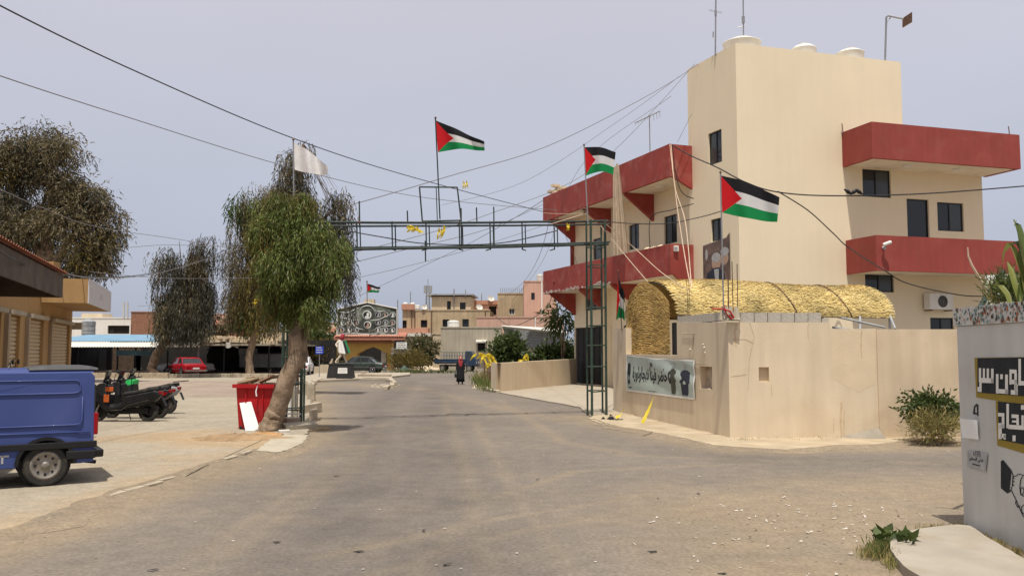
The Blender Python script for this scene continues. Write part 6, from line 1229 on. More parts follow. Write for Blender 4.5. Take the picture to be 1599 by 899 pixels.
for k, (x0, x1, z0, z1, r_) in enumerate(((.0, .5, 1.1, 1.24, .06), (.1, .75, 1.16, 1.2, .05), (.25, .95, 1.12, 1.3, .03), (.45, 1.05, 1.12, 1.26, .035), (.05, .4, 1.2, 1.22, .05), (.5, .62, 1.1, 1.45, .015))):
    yy = .1+k*.1; stick(o+ua*x0+ub*yy+Vector((0, 0, z0)), o+ua*x1+ub*(yy+.1)+Vector((0, 0, z1)), r_, lab=['thick cut branch lying across the left of the red container', 'long cut branch lying along the red container rim', 'thin branch sticking right out of the red container', 'branch poking past the right rim of the red container', 'short log on the left corner of the red container', 'thin twig standing upright out of the red container'][k])
w = MB(); a = o+ua*.52+ub*.1+Vector((0, 0, 1.13)); w.obox(a, ua*.36+Vector((0, 0, .16)), ub*.2, Vector((-.02, 0, .03))); one(w, 'board_piece', M['card'], 'pale board tipped across the rubbish on the red container', 'board')
w = MB(); a = o+ua*.6+ub*.02+Vector((0, 0, 1.12)); ribbon(w, [a, a+Vector((-.03, -.1, -.06)), a+Vector((-.06, -.12, -.2)), a+Vector((-.04, -.12, -.32))], .02); one(w, 'white_strip', M['paper'], 'white plastic strip hanging over the front of the red container', 'strip', recalc=False)
w = MB()
for k in range(40): c = o+ua*random.uniform(.08, .82)+ub*random.uniform(.08, .76)+Vector((0, 0, 1.0)); w.box(c+Vector((0, 0, random.uniform(0, .1))), (random.uniform(.08, .3), random.uniform(.04, .15), .02), rz=random.random()*3)
rb2 = one(w, 'rubbish_pile', M['wood'], 'heap of wood chips and dry rubbish filling the red container', 'rubbish')
w = MB(); pl3 = [G(384, 677, .07), G(404, 669, .07)]; q = [P(384, 676, kD-.3), P(405, 669, kD-.26), P(392, 627, kD-.03), P(374, 629, kD-.05)]; w.prism(q, Vector((0, .015, .004))); one(w, 'white_board', M['paper'], 'white board leaning against the front of the red container', 'board')
# mound of reddish dirt
def mound(lab, px, py, rx, ry, h, m, nm='dirt_mound', cat='dirt', z0=.06):
    c = G(px, py, z0); w = MB(); nr, na = 10, 28; vs = [(c.x, c.y, z0+h)]; fs = []
    for i in range(1, nr+1):
        for k in range(na):
            a = 2*pi*k/na; t = i/nr; rr_ = t*(1+.18*sin(3*a+1)+.1*sin(7*a)); z = h*(1-t*t)**1.2 if t < 1 else -.03; vs.append((c.x+cos(a)*rx*rr_, c.y+sin(a)*ry*rr_, z0+z*(1+.3*random.uniform(-1, 1))))
    fs = [(0, 1+k, 1+(k+1) % na) for k in range(na)]+[(1+(i-1)*na+k, 1+i*na+k, 1+i*na+(k+1) % na, 1+(i-1)*na+(k+1) % na) for i in range(1, nr) for k in range(na)]
    w.add(vs, fs); return one(w, nm, m, lab, cat, smooth=False)
mound('low mound of reddish sandy dirt at the foot of the red container', 372, 685, 1.15, .5, .11, M['dirt']); mound('orange sawdust heap under the leaning trunk', 412, 679, .45, .25, .07, mat('sawdust', (.4, .23, .1), .95, var=.25, scale=8, bump=.6))
w = MB()
for k in range(90): c = G(random.gauss(380, 28), random.gauss(684, 5), .06); pebble(c, random.uniform(.01, .035), w)
tag(w.build('dirt_clods', M['rubble']), kind='stuff', label='clods and chips spread over the dirt by the red container', cat='clods')
# rubble, pillar, slabs between trunk and road
def blk(lab, px, py, sz, rz=0, m='kerb', nm='concrete_lump', z=0, tilt=0, grp=None, cat='concrete lump'):
    c = G(px, py); w = MB(); w.box((0, 0, sz[2]/2), sz); w.v = [(x+random.uniform(-.02, .02), y+random.uniform(-.02, .02), z_+random.uniform(-.015, .015)) for x, y, z_ in w.v]
    o_ = w.build(nm, M[m], local=True, bevel=.015); o_.location = (c.x, c.y, z); o_.rotation_euler = (tilt, 0, rz); tag(o_, lab, cat, grp); FR[o_.name] = (tuple(o_.location), 0); return o_
blk('squat concrete post stained brown between trunk and green leg', 457, 654, (.26, .26, .95), .1, 'oldconc', 'concrete_post', cat='post'); blk('small whitewashed post against the squat concrete post', 451.5, 655, (.09, .2, .9), .1, 'white', 'white_post', cat='post')
blk('low pale concrete block at the foot of the squat post', 458, 668, (.35, .3, .26), .2, 'kerb'); blk('brown concrete block under the fork of the trunk', 446, 666, (.4, .3, .24), -.1, 'oldconc'); blk('dark drum between trunk and whitewashed post', 442, 660, (.22, .22, .8), 0, 'blackpaint', 'dark_panel', cat='panel')
blk('upright pale kerb block standing at the road edge', 486, 625, (.3, .3, .68), .1, 'kerb', 'kerb_block', cat='block'); blk('grey concrete block behind the upright kerb block', 478, 619, (.4, .35, .6), 0, 'oldconc', 'kerb_block', cat='block')
blk('long low kerb block slanting away beside the green arch legs', 482, 646, (.16, 2.0, .32), -.12, 'kerb', 'kerb_block', cat='block'); blk('thin broken kerb slice propped on the road side', 489, 655, (.06, .6, .3), -.1, 'kerb', 'kerb_slice', cat='kerb slice')
blk('long tilted grey concrete piece lying beside the broken slab', 468, 673, (.9, .22, .2), .75, 'greywall', 'concrete_beam', tilt=.2); blk('broken light chunk of concrete by the trunk base', 443, 679, (.25, .16, .13), .4, 'whitesheet', 'concrete_chunk'); blk('second broken chunk of concrete nearer the slab', 449, 683, (.22, .14, .1), .9, 'greywall', 'concrete_chunk')
w = MB(); w.tube([P(440, 646, 23.3), P(455, 645.5, 23.1), P(470, 646, 23.2)], .02, 6); w.build('tie_wire', M['white'], arch)
mound('low spread of dry soil round the green arch legs', 462, 668, .7, .6, .05, M['dirt'], z0=.04)
# broken kerb rubble on island tip
w = MB()
for k in range(38): c = G(random.gauss(603, 8), random.gauss(602, 2)); pebble(c, random.uniform(.05, .13), w)
one(w, 'broken_kerb_rubble', M['oldconc'], 'broken kerb rubble at the tip of the median island', 'rubble')
blk('fallen square kerb slab lying on the island tip', 585, 590, (2.4, .9, .16), .12, 'kerb', 'kerb_slab', z=.13, cat='slab'); blk('dark stone on the fallen kerb slab', 567, 590, (.3, .3, .25), .12, 'oldconc', 'stone', z=.28, cat='stone')
w = MB()
for k in range(40): c = G(random.gauss(750, 5), random.gauss(601, 3)); pebble(c, random.uniform(.05, .18), w)
one(w, 'stone_edging', M['stonelt'], 'whitish stones edging the grass patch by the low wall', 'stones')
w = MB()
for k in range(130): c = G(random.uniform(615, 690), random.gauss(576, 1.6)); pebble(c, random.uniform(.12, .4), w)
one(w, 'stone_bank', M['stonelt'], 'bank of pale rubble along the far roadside before the truck', 'rubble')
# ================================================================== shop at the left edge
SC = Vector((-17.8, 35.0)); SH = Pl(SC, (.332, -.943))          # shutters plane, s grows towards the camera
shop = thing('shop', 'low tan shop with roller shutters and overhanging dark eave at the left edge', 'shop', (SC.x, SC.y, 0))
sN = Vector((SH.n.x, SH.n.y, 0))
w = MB(); Z0s, Z1s = .3, 3.35
def sx_(px): return SH.hit(px, 540)[0]
bays = [(sx_(108), sx_(78)), (sx_(67), sx_(42)), (sx_(30), sx_(10)), (sx_(0), sx_(0)+3)]
ops = [(a, b, Z0s, 3.0) for a, b in bays]
facade(w, SH, 0, 22, 0, 3.88, ops, depth=.12); B_ = SC.to_3d(); dp = -sN*9
w.quad(SH.pt(0, 0), SH.pt(0, 3.88), SH.pt(0, 3.88)+dp, SH.pt(0, 0)+dp); w.quad(SH.pt(0, 3.88), SH.pt(22, 3.88), SH.pt(22, 3.88)+dp, SH.pt(0, 3.88)+dp)
w.build('wall', M['shopbeige'], shop, recalc=False)
SLP = None
for i, (a, b, z0, z1) in enumerate(ops):
    n = 22; sh_root = MB(); sh_root.obox(SH.pt(a, z0, -.13), SH.pt(b, z0, -.13)-SH.pt(a, z0, -.13), -sN*.02, Vector((0, 0, z1-z0))); sr_ = sh_root.build('roller_shutter', M['shutterdk'], shop)
    L_ = b-a; m_ = MB(); q = [Vector((0, 0, 0)), Vector((0, .0, 1)), Vector((0, -.32, .75)), Vector((0, -.42, .35)), Vector((0, -.1, 0))]; m_.prism(q, (1, 0, 0)); me_ = mesh_only(m_, 'slat', M['shutter'])
    ang_ = math.atan2(SH.u.y, SH.u.x); fl_ = 1 if Vector((sin(ang_), -cos(ang_), 0)).dot(sN) > 0 else -1
    for k in range(n):
        h = (z1-z0)/n; o_ = piece(me_, sr_, SH.pt(a, z0+k*h, -.13), (0, 0, ang_), (L_, fl_*.12, h*.96))
w = MB(); o = SH.pt(0, 3.0, .003)
for a, b in bays: w.obox(SH.pt(a-.1, 3.0, .003), SH.pt(b+.1, 3.0)-SH.pt(a-.1, 3.0), sN*.16, Vector((0, 0, .12)))
w.obox(SH.pt(-.25, 2.85, -.2), SH.u.to_3d()*.3, sN*.55, Vector((0, 0, .28))); w.build('lintel', M['oldconc'], shop)
for k in range(len(bays)-1): w = MB(); o = SH.pt(bays[k][1]+.12, 0, .002); w.obox(o, SH.u.to_3d()*.25, sN*.1, Vector((0, 0, 3.0))); w.build('pilaster', M['shutterdk'], shop)
# canopy sign box
q0 = 1.42; tA = SH.hit(139, 450, q0)[0]; tB = SH.hit(173, 470, q0)[0]; w = MB(); w.obox(SH.pt(tB, 3.57, .003), SH.pt(tA, 0)-SH.pt(tB, 0), sN*(q0-.03), Vector((0, 0, .8))); w.build('canopy', M['shopbeige'], shop)
w = MB(); w.obox(SH.pt(tB, 3.56, q0-.028), SH.pt(tA, 0)-SH.pt(tB, 0), sN*.04, Vector((0, 0, .82))); sg = w.build('sign_panel', M['signwhite'], shop)
w = MB()
for a, b in ((.52, .53), (.47, .48)): s_ = tB+(tA-tB)*a; w.obox(SH.pt(s_, 3.85, q0+.014), SH.u.to_3d()*.07, sN*.004, Vector((0, 0, .22)))
w.build('lettering', M['printgrey'], sg)
w = MB(); s_, z_ = SH.hit(97, 424, .6); w.box(SH.pt(tA+1.6, 4.5, .5), (.4, .4, .5)); w.build('parapet_stub', M['shopbeige'], shop)
# eave with tiles
q1 = 1.62; tE = SH.hit(99, 445, q1)[0]; w = MB(); w.obox(SH.pt(tE, 3.36, q1-.06), SH.u.to_3d()*16, sN*.05, Vector((0, 0, .56))); w.build('eave_board', M['eave'], shop)
w = MB(); w.obox(SH.pt(tE, 3.92, .003), SH.u.to_3d()*16, sN*(q1-.07), Vector((0, 0, .03))); w.build('eave_soffit', M['eave'], shop)
w = MB(); w.obox(SH.pt(tE+.01, 3.36, .0), SH.u.to_3d()*.05, sN*(q1-.07), Vector((0, 0, .55))); w.build('eave_end', M['eave'], shop)
tm = MB(); n = 8; vs = [(cos(pi*k/n)*.5, y, sin(pi*k/n)*.35) for y in (0, 1) for k in range(n+1)]; tm.add(vs, [(k, k+1, n+2+k, n+1+k) for k in range(n)]); tme = mesh_only(tm, 'roof_tile', M['tile'])
ang_ = math.atan2(SH.u.y, SH.u.x)
rfm = MB(); rfm.quad(SH.pt(tE, 3.96, q1+.05), SH.pt(tE+16, 3.96, q1+.05), SH.pt(tE+16, 5.4, -4), SH.pt(tE, 5.4, -4)); rfm.quad(SH.pt(tE, 3.96, q1), SH.pt(tE, 5.6, -4), SH.pt(tE, 4.0, -4), SH.pt(tE, 3.9, 0)); roof_ = rfm.build('roof', M['tile'], shop, recalc=False)
rot = math.atan2(-sN.y, -sN.x)-pi/2
for k in range(70):
    for r_ in range(3): piece(tme, roof_, SH.pt(tE+.12+k*.225, 3.97+.14*r_, q1+.1-.48*r_), (radians(16), 0, rot), (.22, .52, .1))
# step
w = MB(); w.obox(SH.pt(0, 0, .004), SH.u.to_3d()*21, sN*.9, Vector((0, 0, .42))); w.build('front_step', M['concrete'], shop)
# ================================================================== generic far building
def house(name, lab, x0, x1, yt, D, mat_, zb=0, rz=.0, deep=9, wins_=(), doors=(), mull=1, cat='building', parap=.25, roofm=None, wf=None, yb=None):
    """front wall between photo columns x0..x1 at distance D, top at row yt"""
    a = P(x0, HOR, D); u = Vector((cos(rz), sin(rz))); pl = Pl((a.x, a.y), u); s1 = pl.hit(x1, HOR)[0]; zt = pl.hit((x0+x1)/2, yt)[1]
    root = thing(name, lab, cat, (pl.pt(s1/2, 0).x, pl.pt(s1/2, 0).y, zb)); ops = [pl.rect(*q) for q in wins_]; dps = [pl.rect(*q) for q in doors]
    w = MB(); facade(w, pl, 0, s1, zb, zt, ops+dps, depth=.3, back=1); n3 = Vector((pl.n.x, pl.n.y, 0)); bk = -n3*deep
    w.quad(pl.pt(0, zb), pl.pt(0, zt), pl.pt(0, zt)+bk, pl.pt(0, zb)+bk); w.quad(pl.pt(s1, zb), pl.pt(s1, zt), pl.pt(s1, zt)+bk, pl.pt(s1, zb)+bk); w.quad(pl.pt(0, zb)+bk, pl.pt(s1, zb)+bk, pl.pt(s1, zt)+bk, pl.pt(0, zt)+bk)
    w.quad(pl.pt(0, zt-parap), pl.pt(s1, zt-parap), pl.pt(s1, zt-parap)+bk, pl.pt(0, zt-parap)+bk)
    w.build('wall', [mat_, M['dark']], root, recalc=False)
    w = MB(); w.obox(pl.pt(-.05, zt+.002, .06), pl.pt(s1+.1, 0)-pl.pt(0, 0), -n3*.35, Vector((0, 0, .14))); w.build('coping', roofm or mat_, root)
    for q in ops: window(root, pl, *q, depth=.2, mull=mull, fm=wf, off=0)
    return root, pl, zt
HB = 'far houses behind the road'
# stone building with top floor
h1, pl, zt = house('stone_house', 'long weathered tan stone house with barred windows and an extra top storey', 628, 765, 485, 112, M['stone'], wins_=[(626.5+2, 500, 634+1, 512), (657, 499.5, 667, 511), (691, 498.5, 701, 511), (722, 498, 732, 510)], rz=-.05)
t1, pt1, z1_ = house('top_storey', 'pale upper storey with two dark windows on the stone house roof', 673.5, 735, 463, 113.5, M['stonelt'], zb=pl.hit(700, 487)[1]-.3, rz=-.05, wins_=[(698, 470, 704, 483), (718, 472, 727, 483)], deep=8, roofm=M['dark'])
w = MB(); w.obox(pt1.pt(-.7, z1_+.15, .5), pt1.u.to_3d()*6.2, -Vector((pt1.n.x, pt1.n.y, 0))*8, Vector((0, 0, .18))); w.build('flat_roof', M['corr'], t1)
w = MB(); w.tube([pt1.pt(pt1.hit(709, 470)[0], z1_-1.9, .08), pt1.pt(pt1.hit(709, 470)[0], z1_+1.0, .08)], .08, 6); w.build('vent_pipe', M['grey'], t1)
w = MB(); a, b, c, d = pl.rect(622, 512, 668, 520, 1.6); w.obox(pl.pt(a-2, c, 1.6), pl.u.to_3d()*(b-a+2), -Vector((pl.n.x, pl.n.y, 0))*1.6, Vector((0, 0, d-c))); w.build('orange_balcony', M['pinkred'], h1)
w = MB(); w.obox(pl.pt(a-2, c-.4, 2.0), pl.u.to_3d()*(b-a+2.4), -Vector((pl.n.x, pl.n.y, 0))*2.0, Vector((0, 0, .38))); w.build('balcony_slab', M['whitesheet'], h1)
w = MB(); w.obox(pl.pt(-.1, zt+.15, .06), pl.u.to_3d()*1.7, -Vector((0, -1, 0))*-.3, Vector((0, 0, .7))); w.build('orange_parapet', M['pinkred'], h1)
w = MB()
for k, px in enumerate((643, 648, 674, 758)): s_ = pl.hit(px, 500)[0]; w.tube([pl.pt(s_, 0, .09), pl.pt(s_, zt, .09)], .07, 6)
w.build('drain_pipe', M['rust'], h1)
def tank(lab, px, rx, yt, yb, D, m='white', cat='water tank'):
    a, b = P(px, yt, D), P(px, yb, D); r = rx*D/F_PX; h = a.z-b.z; root = thing('water_tank', lab, cat, b); w = MB(); w.lathe([(r*.95, 0), (r, h*.1), (r*.97, h*.2), (r, h*.3), (r*.97, h*.5), (r, h*.6), (r, h*.85), (r*.5, h*.97), (r*.2, h)], b, n=18); w.build('tank_body', M[m], root); w = MB()
    for k in (-1, 1): w.tube([b+Vector((k*r*.6, 0, 0)), b+Vector((k*r*.6, 0, -.5))], .06, 5)
    w.build('leg', M['rust'], root); return root
tank('white water tank at the left end of the stone house roof', 633, 4.2, 472, 481, 114); tank('second white tank on the stone house roof', 644, 4.2, 472.5, 481, 114); tank('third lower white tank on the stone house roof', 652, 4.2, 476, 482, 114); tank('white tank nearest the radio mast foot', 664, 4.2, 476, 482, 114)
tank('low wide white tank on the roof of the grey walled building', 708, 9.5, 500, 511, 97)
# radio mast
rt = thing('radio_mast', 'slim grey lattice radio mast behind the stone house', 'mast', P(668, 485, 150)); w = MB(); b = P(668, 486, 150); hgt = P(668, 450, 150).z-b.z
for i in range(4):
    a = pi/4+i*pi/2; w.tube([b+Vector((cos(a)*.5, sin(a)*.5, 0)), b+Vector((cos(a)*.35, sin(a)*.35, hgt))], .06, 4)
for k in range(9):
    for i in range(4): a, c = pi/4+i*pi/2, pi/4+(i+1)*pi/2; w.tube([b+Vector((cos(a)*.47, sin(a)*.47, hgt*k/9)), b+Vector((cos(c)*.42, sin(c)*.42, hgt*(k+1)/9))], .04, 4)
w.build('lattice', M['grey'], rt); w = MB()
for i in range(6): a = i*pi/3; w.box(b+Vector((cos(a)*.6, sin(a)*.6, hgt-.2)), (.25, .25, 1.3), rz=a)
w.build('antenna_panel', M['greypaint'], rt); w = MB(); w.tube([b+Vector((0, 0, hgt)), b+Vector((0, 0, hgt+1.6))], .05, 4); w.build('spike', M['grey'], rt)
# grey wall building in front with awninged door
h2, p2_, z2 = house('grey_building', 'plain grey rendered building with a small awninged dark doorway behind the truck', 688, 783, 512, 93, M['greywall'], wins_=(), doors=[(746, 533, 757.5, 548)], deep=8)
w = MB(); a, b, c, d = p2_.rect(743, 529, 760, 533, .8); w.obox(p2_.pt(a, d-.25, .003), p2_.pt(b, 0)-p2_.pt(a, 0), Vector((p2_.n.x, p2_.n.y, 0))*.9+Vector((0, 0, -.15)), Vector((0, 0, .16))); w.build('awning', M['whitesheet'], h2)
h2b, _, _ = house('grey_lean_to', 'lower pale block attached left of the grey building', 676, 690, 522, 95, M['stonelt'], deep=5)
# pink buildings
h3, p3_, z3 = house('terracotta_house', 'terracotta house with large dark opening and bright cornice behind the grey building', 735, 790, 472, 118, M['pink'], wins_=[(752, 484, 757, 491)], doors=[(763.5, 478, 775, 491.5)], deep=9, roofm=M['pinkred'])
w = MB(); a, b, c, d = p3_.rect(735, 469, 790, 475, .1); w.obox(p3_.pt(a, c, .003), p3_.pt(b, 0)-p3_.pt(a, 0), Vector((p3_.n.x, p3_.n.y, 0))*.2, Vector((0, 0, d-c))); w.build('cornice', M['pinkred'], h3)
h4, p4_, z4 = house('brown_block_house', 'unfinished brown block house with a white framed window between the pink houses', 777, 819, 459, 116, M['stone'], wins_=[(795, 482, 803.5, 491)], deep=9, wf=M['white'])
w = MB()
for k in range(12): a = p4_.pt(.4+k*.28, z4+.15, -.2); w.tube([a, a+Vector((0, 0, .7))], .03, 4)
w.build('starter_bars', M['grey'], h4)
h5, p5_, z5 = house('tall_pink_house', 'tallest pink rendered house with one narrow dark window', 818, 869, 440, 108, M['pink'], wins_=[(829.5, 457, 835, 468)], deep=10, mull=0)
w = MB(); s_ = p5_.hit(846, 460)[0]; w.tube([p5_.pt(s_, 0, .08), p5_.pt(s_, z5, .08)], .1, 6); w.build('drain_pipe', M['white'], h5)
h6, p6_, z6 = house('pink_terrace', 'long low pink walled terrace in front of the taller pink houses', 744, 880, 496, 104, M['pink'], deep=3)
w = MB(); s_ = p6_.hit(836, 500)[0]; w.tube([p6_.pt(s_, 0, .06), p6_.pt(s_, z6, .06)], .08, 6); w.build('drain_pipe', M['white'], h6)
tank('small white ribbed tank on the tallest pink house', 843, 5, 428, 440, 109, 'whitesheet')
def dish(lab, px, py, D, r=.5):
    c = P(px, py, D); root = thing('satellite_dish', lab, 'satellite dish', c-Vector((0, 0, .9))); w = MB(); w.lathe([(r*.1, 0), (r*.6, .05), (r, .18), (r*.97, .2), (r*.55, .08), (r*.05, .03)], c, (.35, -.8, .5), 16); w.build('dish', M['whitesheet'], root); w = MB(); w.tube([c, c-Vector((0, 0, .9))], .05, 5); w.tube([c+Vector((0, -.1, -.3)), c+Vector((.2, -.5, .3))], .02, 4); w.build('mast', M['grey'], root)
dish('small white satellite dish on the stone house roof near the top storey', 662, 480.5, 112, .4); dish('satellite dish on the right side of the stone house roof', 748, 480.5, 112, .45); dish('satellite dish on the terracotta house roof', 766, 467, 118, .5)
for k, (px, y0, y1, D, lab) in enumerate(((727, 463, 452, 113, 'short aerial rod on the pale top storey'), (752, 470, 458, 118, 'thin aerial rod on the terracotta house'), (641, 472, 455, 116, 'thin aerial rod behind the white roof tanks'), (621, 525, 468, 96, 'tall thin pole at the right end of the mural'))):
    w = MB(); w.tube([P(px, y0+3, D), P(px, y1, D)], .05, 4); w.tube([P(px-3, y1+3, D), P(px+3, y1+2.4, D)], .03, 4); one(w, 'aerial_rod', M['grey'], lab, 'aerial')
# corrugated shed
sh2 = thing('metal_shed', 'grey corrugated metal shed with sloping pale roof among the bushes', 'shed', P(830, 560, 72)); sh2.location.z = 0; FR[sh2.name] = (tuple(sh2.location), 0)
def corr(pts, n, amp, m, nm, root):
    """corrugated sheet between quad corners a b c d (a-b is the rippled edge)"""
    a, b, c, d = map(Vector, pts); nr = (b-a).cross(d-a).normalized(); w = MB(); w.grid(lambda u, v: (a.lerp(b, u)).lerp(d.lerp(c, u), v)+nr*amp*sin(u*n*6.283), n*4, 1); return w.build(nm, m, root, recalc=False)
corr([P(787, 585, 74), P(822, 585, 73), P(822, 512, 73), P(787, 510, 74)], 14, .03, M['corr'], 'side_sheet', sh2); corr([P(822, 545, 73), P(882, 545, 66), P(882, 520, 66), P(822, 513, 73)], 16, .03, M['corr'], 'front_sheet', sh2)
w = MB()
for k in range(6): w.tube([P(822, 518+k*4.4, 72.9), P(882, 523+k*3.6, 65.9)], .03, 4)
w.build('rail', M['greypaint'], sh2)
corr([P(783, 508.5, 74.5), P(786, 509, 70), P(888, 519.5, 64), P(872, 513, 70)], 12, .04, M['whitesheet'], 'roof', sh2); w = MB(); q = [P(784, 509.5, 72.6), P(889, 521, 64), P(889, 522.6, 64), P(784, 511.5, 72.6)]; w.prism(q, (0, .1, 0)); w.build('roof_edge', M['whitesheet'], sh2)
# houses left of the mural and beyond the market
h7, p7_, z7 = house('cream_house', 'long low cream house with a roofed terrace beyond the blue market roof', 100, 205, 497, 112, M['white'], wins_=(), doors=[(168, 508, 202, 521)], deep=9)
w = MB(); a, b, c, d = p7_.rect(115, 488, 148, 497, 0); w.obox(p7_.pt(a, c, -2), p7_.pt(b, 0)-p7_.pt(a, 0), (0, 3, 0), Vector((0, 0, d-c))); w.build('roof_room', M['stonelt'], h7)
w = MB(); w.box(p7_.pt(p7_.hit(174, 515)[0], p7_.hit(174, 517)[1], -.22), (.6, .08, 1.0)); w.build('dark_door', M['dark'], h7)
tank('grey steel cylindrical tank standing before the cream house', 138, 10, 498, 523, 86, 'corr')
h8, p8_, z8 = house('brick_house', 'narrow brown brick house left of the dark drooping tree', 203, 245, 488, 108, M['brickred'], deep=8)
w = MB()
for px in (193, 199): w.tube([P(px, 497, 107), P(px, 471, 107)], .12, 5)
one(w, 'chimney_pipe', M['oldwhite'], 'pair of thin pale pipes standing on the cream house roof', 'pipes')
h9, p9_, z9 = house('far_house', 'small far house with a pink top and dark opening right of the drooping tree', 330, 366, 491, 125, M['pink'], doors=[(338, 494, 344, 501)], deep=8)
w = MB(); a = P(333, 508, 112); b = P(368, 508, 112); w.add([a, b, P(366, 500, 116), P(335, 500, 116)], [(0, 1, 2, 3)]); w.obox(a+Vector((0, .05, -4.3)), b-a, (0, 6, 0), (0, 0, 4.3)); one(w, 'red_roof_shed', M['tile'], 'small shed with a bright red sloping roof behind the market', 'shed', recalc=False)
h10, _, _ = house('far_house', 'tan plain house half hidden behind the leafy tree near the mural', 440, 516, 506, 120, M['stone'], deep=8); h11, pq, zq = house('orange_house', 'narrow orange banded house touching the left side of the mural', 511, 528, 505, 96, M['stonelt'], deep=6, wins_=[(519, 537, 523, 543)])
w = MB(); a, b, c, d = pq.rect(511, 512, 525, 520, .2); w.obox(pq.pt(a, c, .003), pq.pt(b, 0)-pq.pt(a, 0), (0, -.3, 0), Vector((0, 0, d-c))); w.build('orange_band', M['pinkred'], h11); w = MB(); a, b, c, d = pq.rect(509, 520, 526, 524, .2); w.obox(pq.pt(a, c, .003), pq.pt(b, 0)-pq.pt(a, 0), (0, -.8, 0), Vector((0, 0, d-c))); w.build('slab', M['whitesheet'], h11)
h12, _, _ = house('far_house', 'low distant row of tan houses behind the tree line at the centre left', 230, 345, 507, 140, M['stone'], deep=8); h13, _, _ = house('far_house', 'distant cream house glimpsed between leafy tree and market', 366, 450, 516, 118, M['stonelt'], deep=8)
# ================================================================== market awning
mk = thing('market_hall', 'long open market shed with faded blue roof and deep dark interior', 'market', P(260, 590, 76)); mk.location.z = 0; FR[mk.name] = (tuple(mk.location), 0)
mz = lambda y, D: P(200, y, D).z
x0_, x1_ = P(60, HOR, 70).x, P(246, HOR, 70).x
corr([(x0_, 78, mz(522.5, 78)), (x1_, 78, mz(522.5, 78)), (x1_, 70, mz(532.5, 70)), (x0_, 70, mz(532.5, 70))], 46, .035, M['bluesheet'], 'blue_roof', mk)
corr([(x0_, 70, mz(534, 70)), (x1_+1.5, 70, mz(534, 70)), (x1_+1.5, 68, mz(541.5, 68)), (x0_, 68, mz(541.5, 68))], 50, .02, M['whitesheet'], 'white_roof_strip', mk)
w = MB(); w.box(((x0_+x1_)/2, 82.5, 1.7), (x1_-x0_, .3, 3.4)); w.box((P(345, HOR, 80).x, 83, 1.5), (20, .3, 3.0)); w.box((x0_+.1, 75, 1.2), (.2, 15, 2.4)); w.build('back_wall', M['dark'], mk)  # near-black wall colour stands in for the hall's deep shade
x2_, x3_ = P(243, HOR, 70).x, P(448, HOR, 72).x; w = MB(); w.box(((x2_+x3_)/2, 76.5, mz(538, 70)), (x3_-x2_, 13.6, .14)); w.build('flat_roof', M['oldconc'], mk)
w = MB(); w.box(((x0_+x3_)/2, 76.5, .14), (x3_-x0_, 12.5, .02)); w.build('shade_dark_floor', M['barkdark'], mk)  # dark floor colour carries the shade under the roof
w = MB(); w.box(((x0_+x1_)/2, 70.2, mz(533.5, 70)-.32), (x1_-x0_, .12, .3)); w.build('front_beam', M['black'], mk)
for px in (122, 184, 212, 262, 310, 350, 392, 420, 444):
    D_ = 70 if px < 240 else 70.5; b = P(px, HOR, D_); w = MB(); w.tube([(b.x, b.y, .1), (b.x, b.y, mz(541, D_))], .07, 6); w.build('post', M['greypaint' if px in (310, 392) else 'black'], mk)
w = MB(); a = P(182, 546, 69.6); b = P(246, 546, 69.6); w.box(((a.x+b.x)/2, 69.6, a.z-.25), (b.x-a.x, .08, .42)); w.build('shop_sign', mat('faded_teal_sign', (.06, .12, .15), .7, var=.3, scale=1), mk)
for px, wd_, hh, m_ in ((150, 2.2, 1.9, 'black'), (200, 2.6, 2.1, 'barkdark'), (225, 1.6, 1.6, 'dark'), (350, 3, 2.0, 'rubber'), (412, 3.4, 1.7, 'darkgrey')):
    b = P(px, HOR, 80); w = MB(); w.box((b.x, 80, hh/2+.15), (wd_, .5, hh)); w.build('stall_front', M[m_], mk)  # stall fronts coloured dark to deepen the interior shade
w = MB()
for k in range(150):
    px = random.uniform(318, 432); c = P(px, random.gauss(531, 2.2), random.uniform(70, 73)); c.z = max(c.z, mz(538, 70)+.1); w.box(c, (random.uniform(.3, 1.5), random.uniform(.3, 1), random.uniform(.1, .35)), rz=random.random()*3)
one(w, 'roof_rubble', M['stonelt'], 'tarps and rubble weighing down the flat end of the market roof', 'rubble')
w = MB(); w.grid(lambda u, v: P(352+20*u, 533+9*v+1.5*sin(u*8), 69.8-.2*sin(u*6)), 8, 4); one(w, 'hanging_tarp', M['whitesheet'], 'pale tarp hanging over the market roof edge', 'tarp', recalc=False)
w = MB(); w.box(P(292, 538, 69.6), (2.2, .12, .35)); w.box(P(270, 540, 69.6), (1.2, .1, .2)); one(w, 'white_fascia_board', M['whitesheet'], 'broken white fascia boards on the market roof edge left of the rubble', 'board')
blk('long low stone kerb wall along the parking lot left of the dark tree', 180, 591.5, (7.5, .35, .45), 0, 'rubble', 'stone_kerb_wall', cat='low wall')
# dim truck inside
w = MB(); b = P(412, HOR, 77); w.box((b.x, 77, 1.1), (3.8, 1.8, 1.2)); w.box((b.x-1.4, 77, 1.9), (1.2, 1.7, .6)); one(w, 'parked_van', M['greypaint'], 'dim grey van in the shade under the right end of the market roof', 'van', bevel=.08)
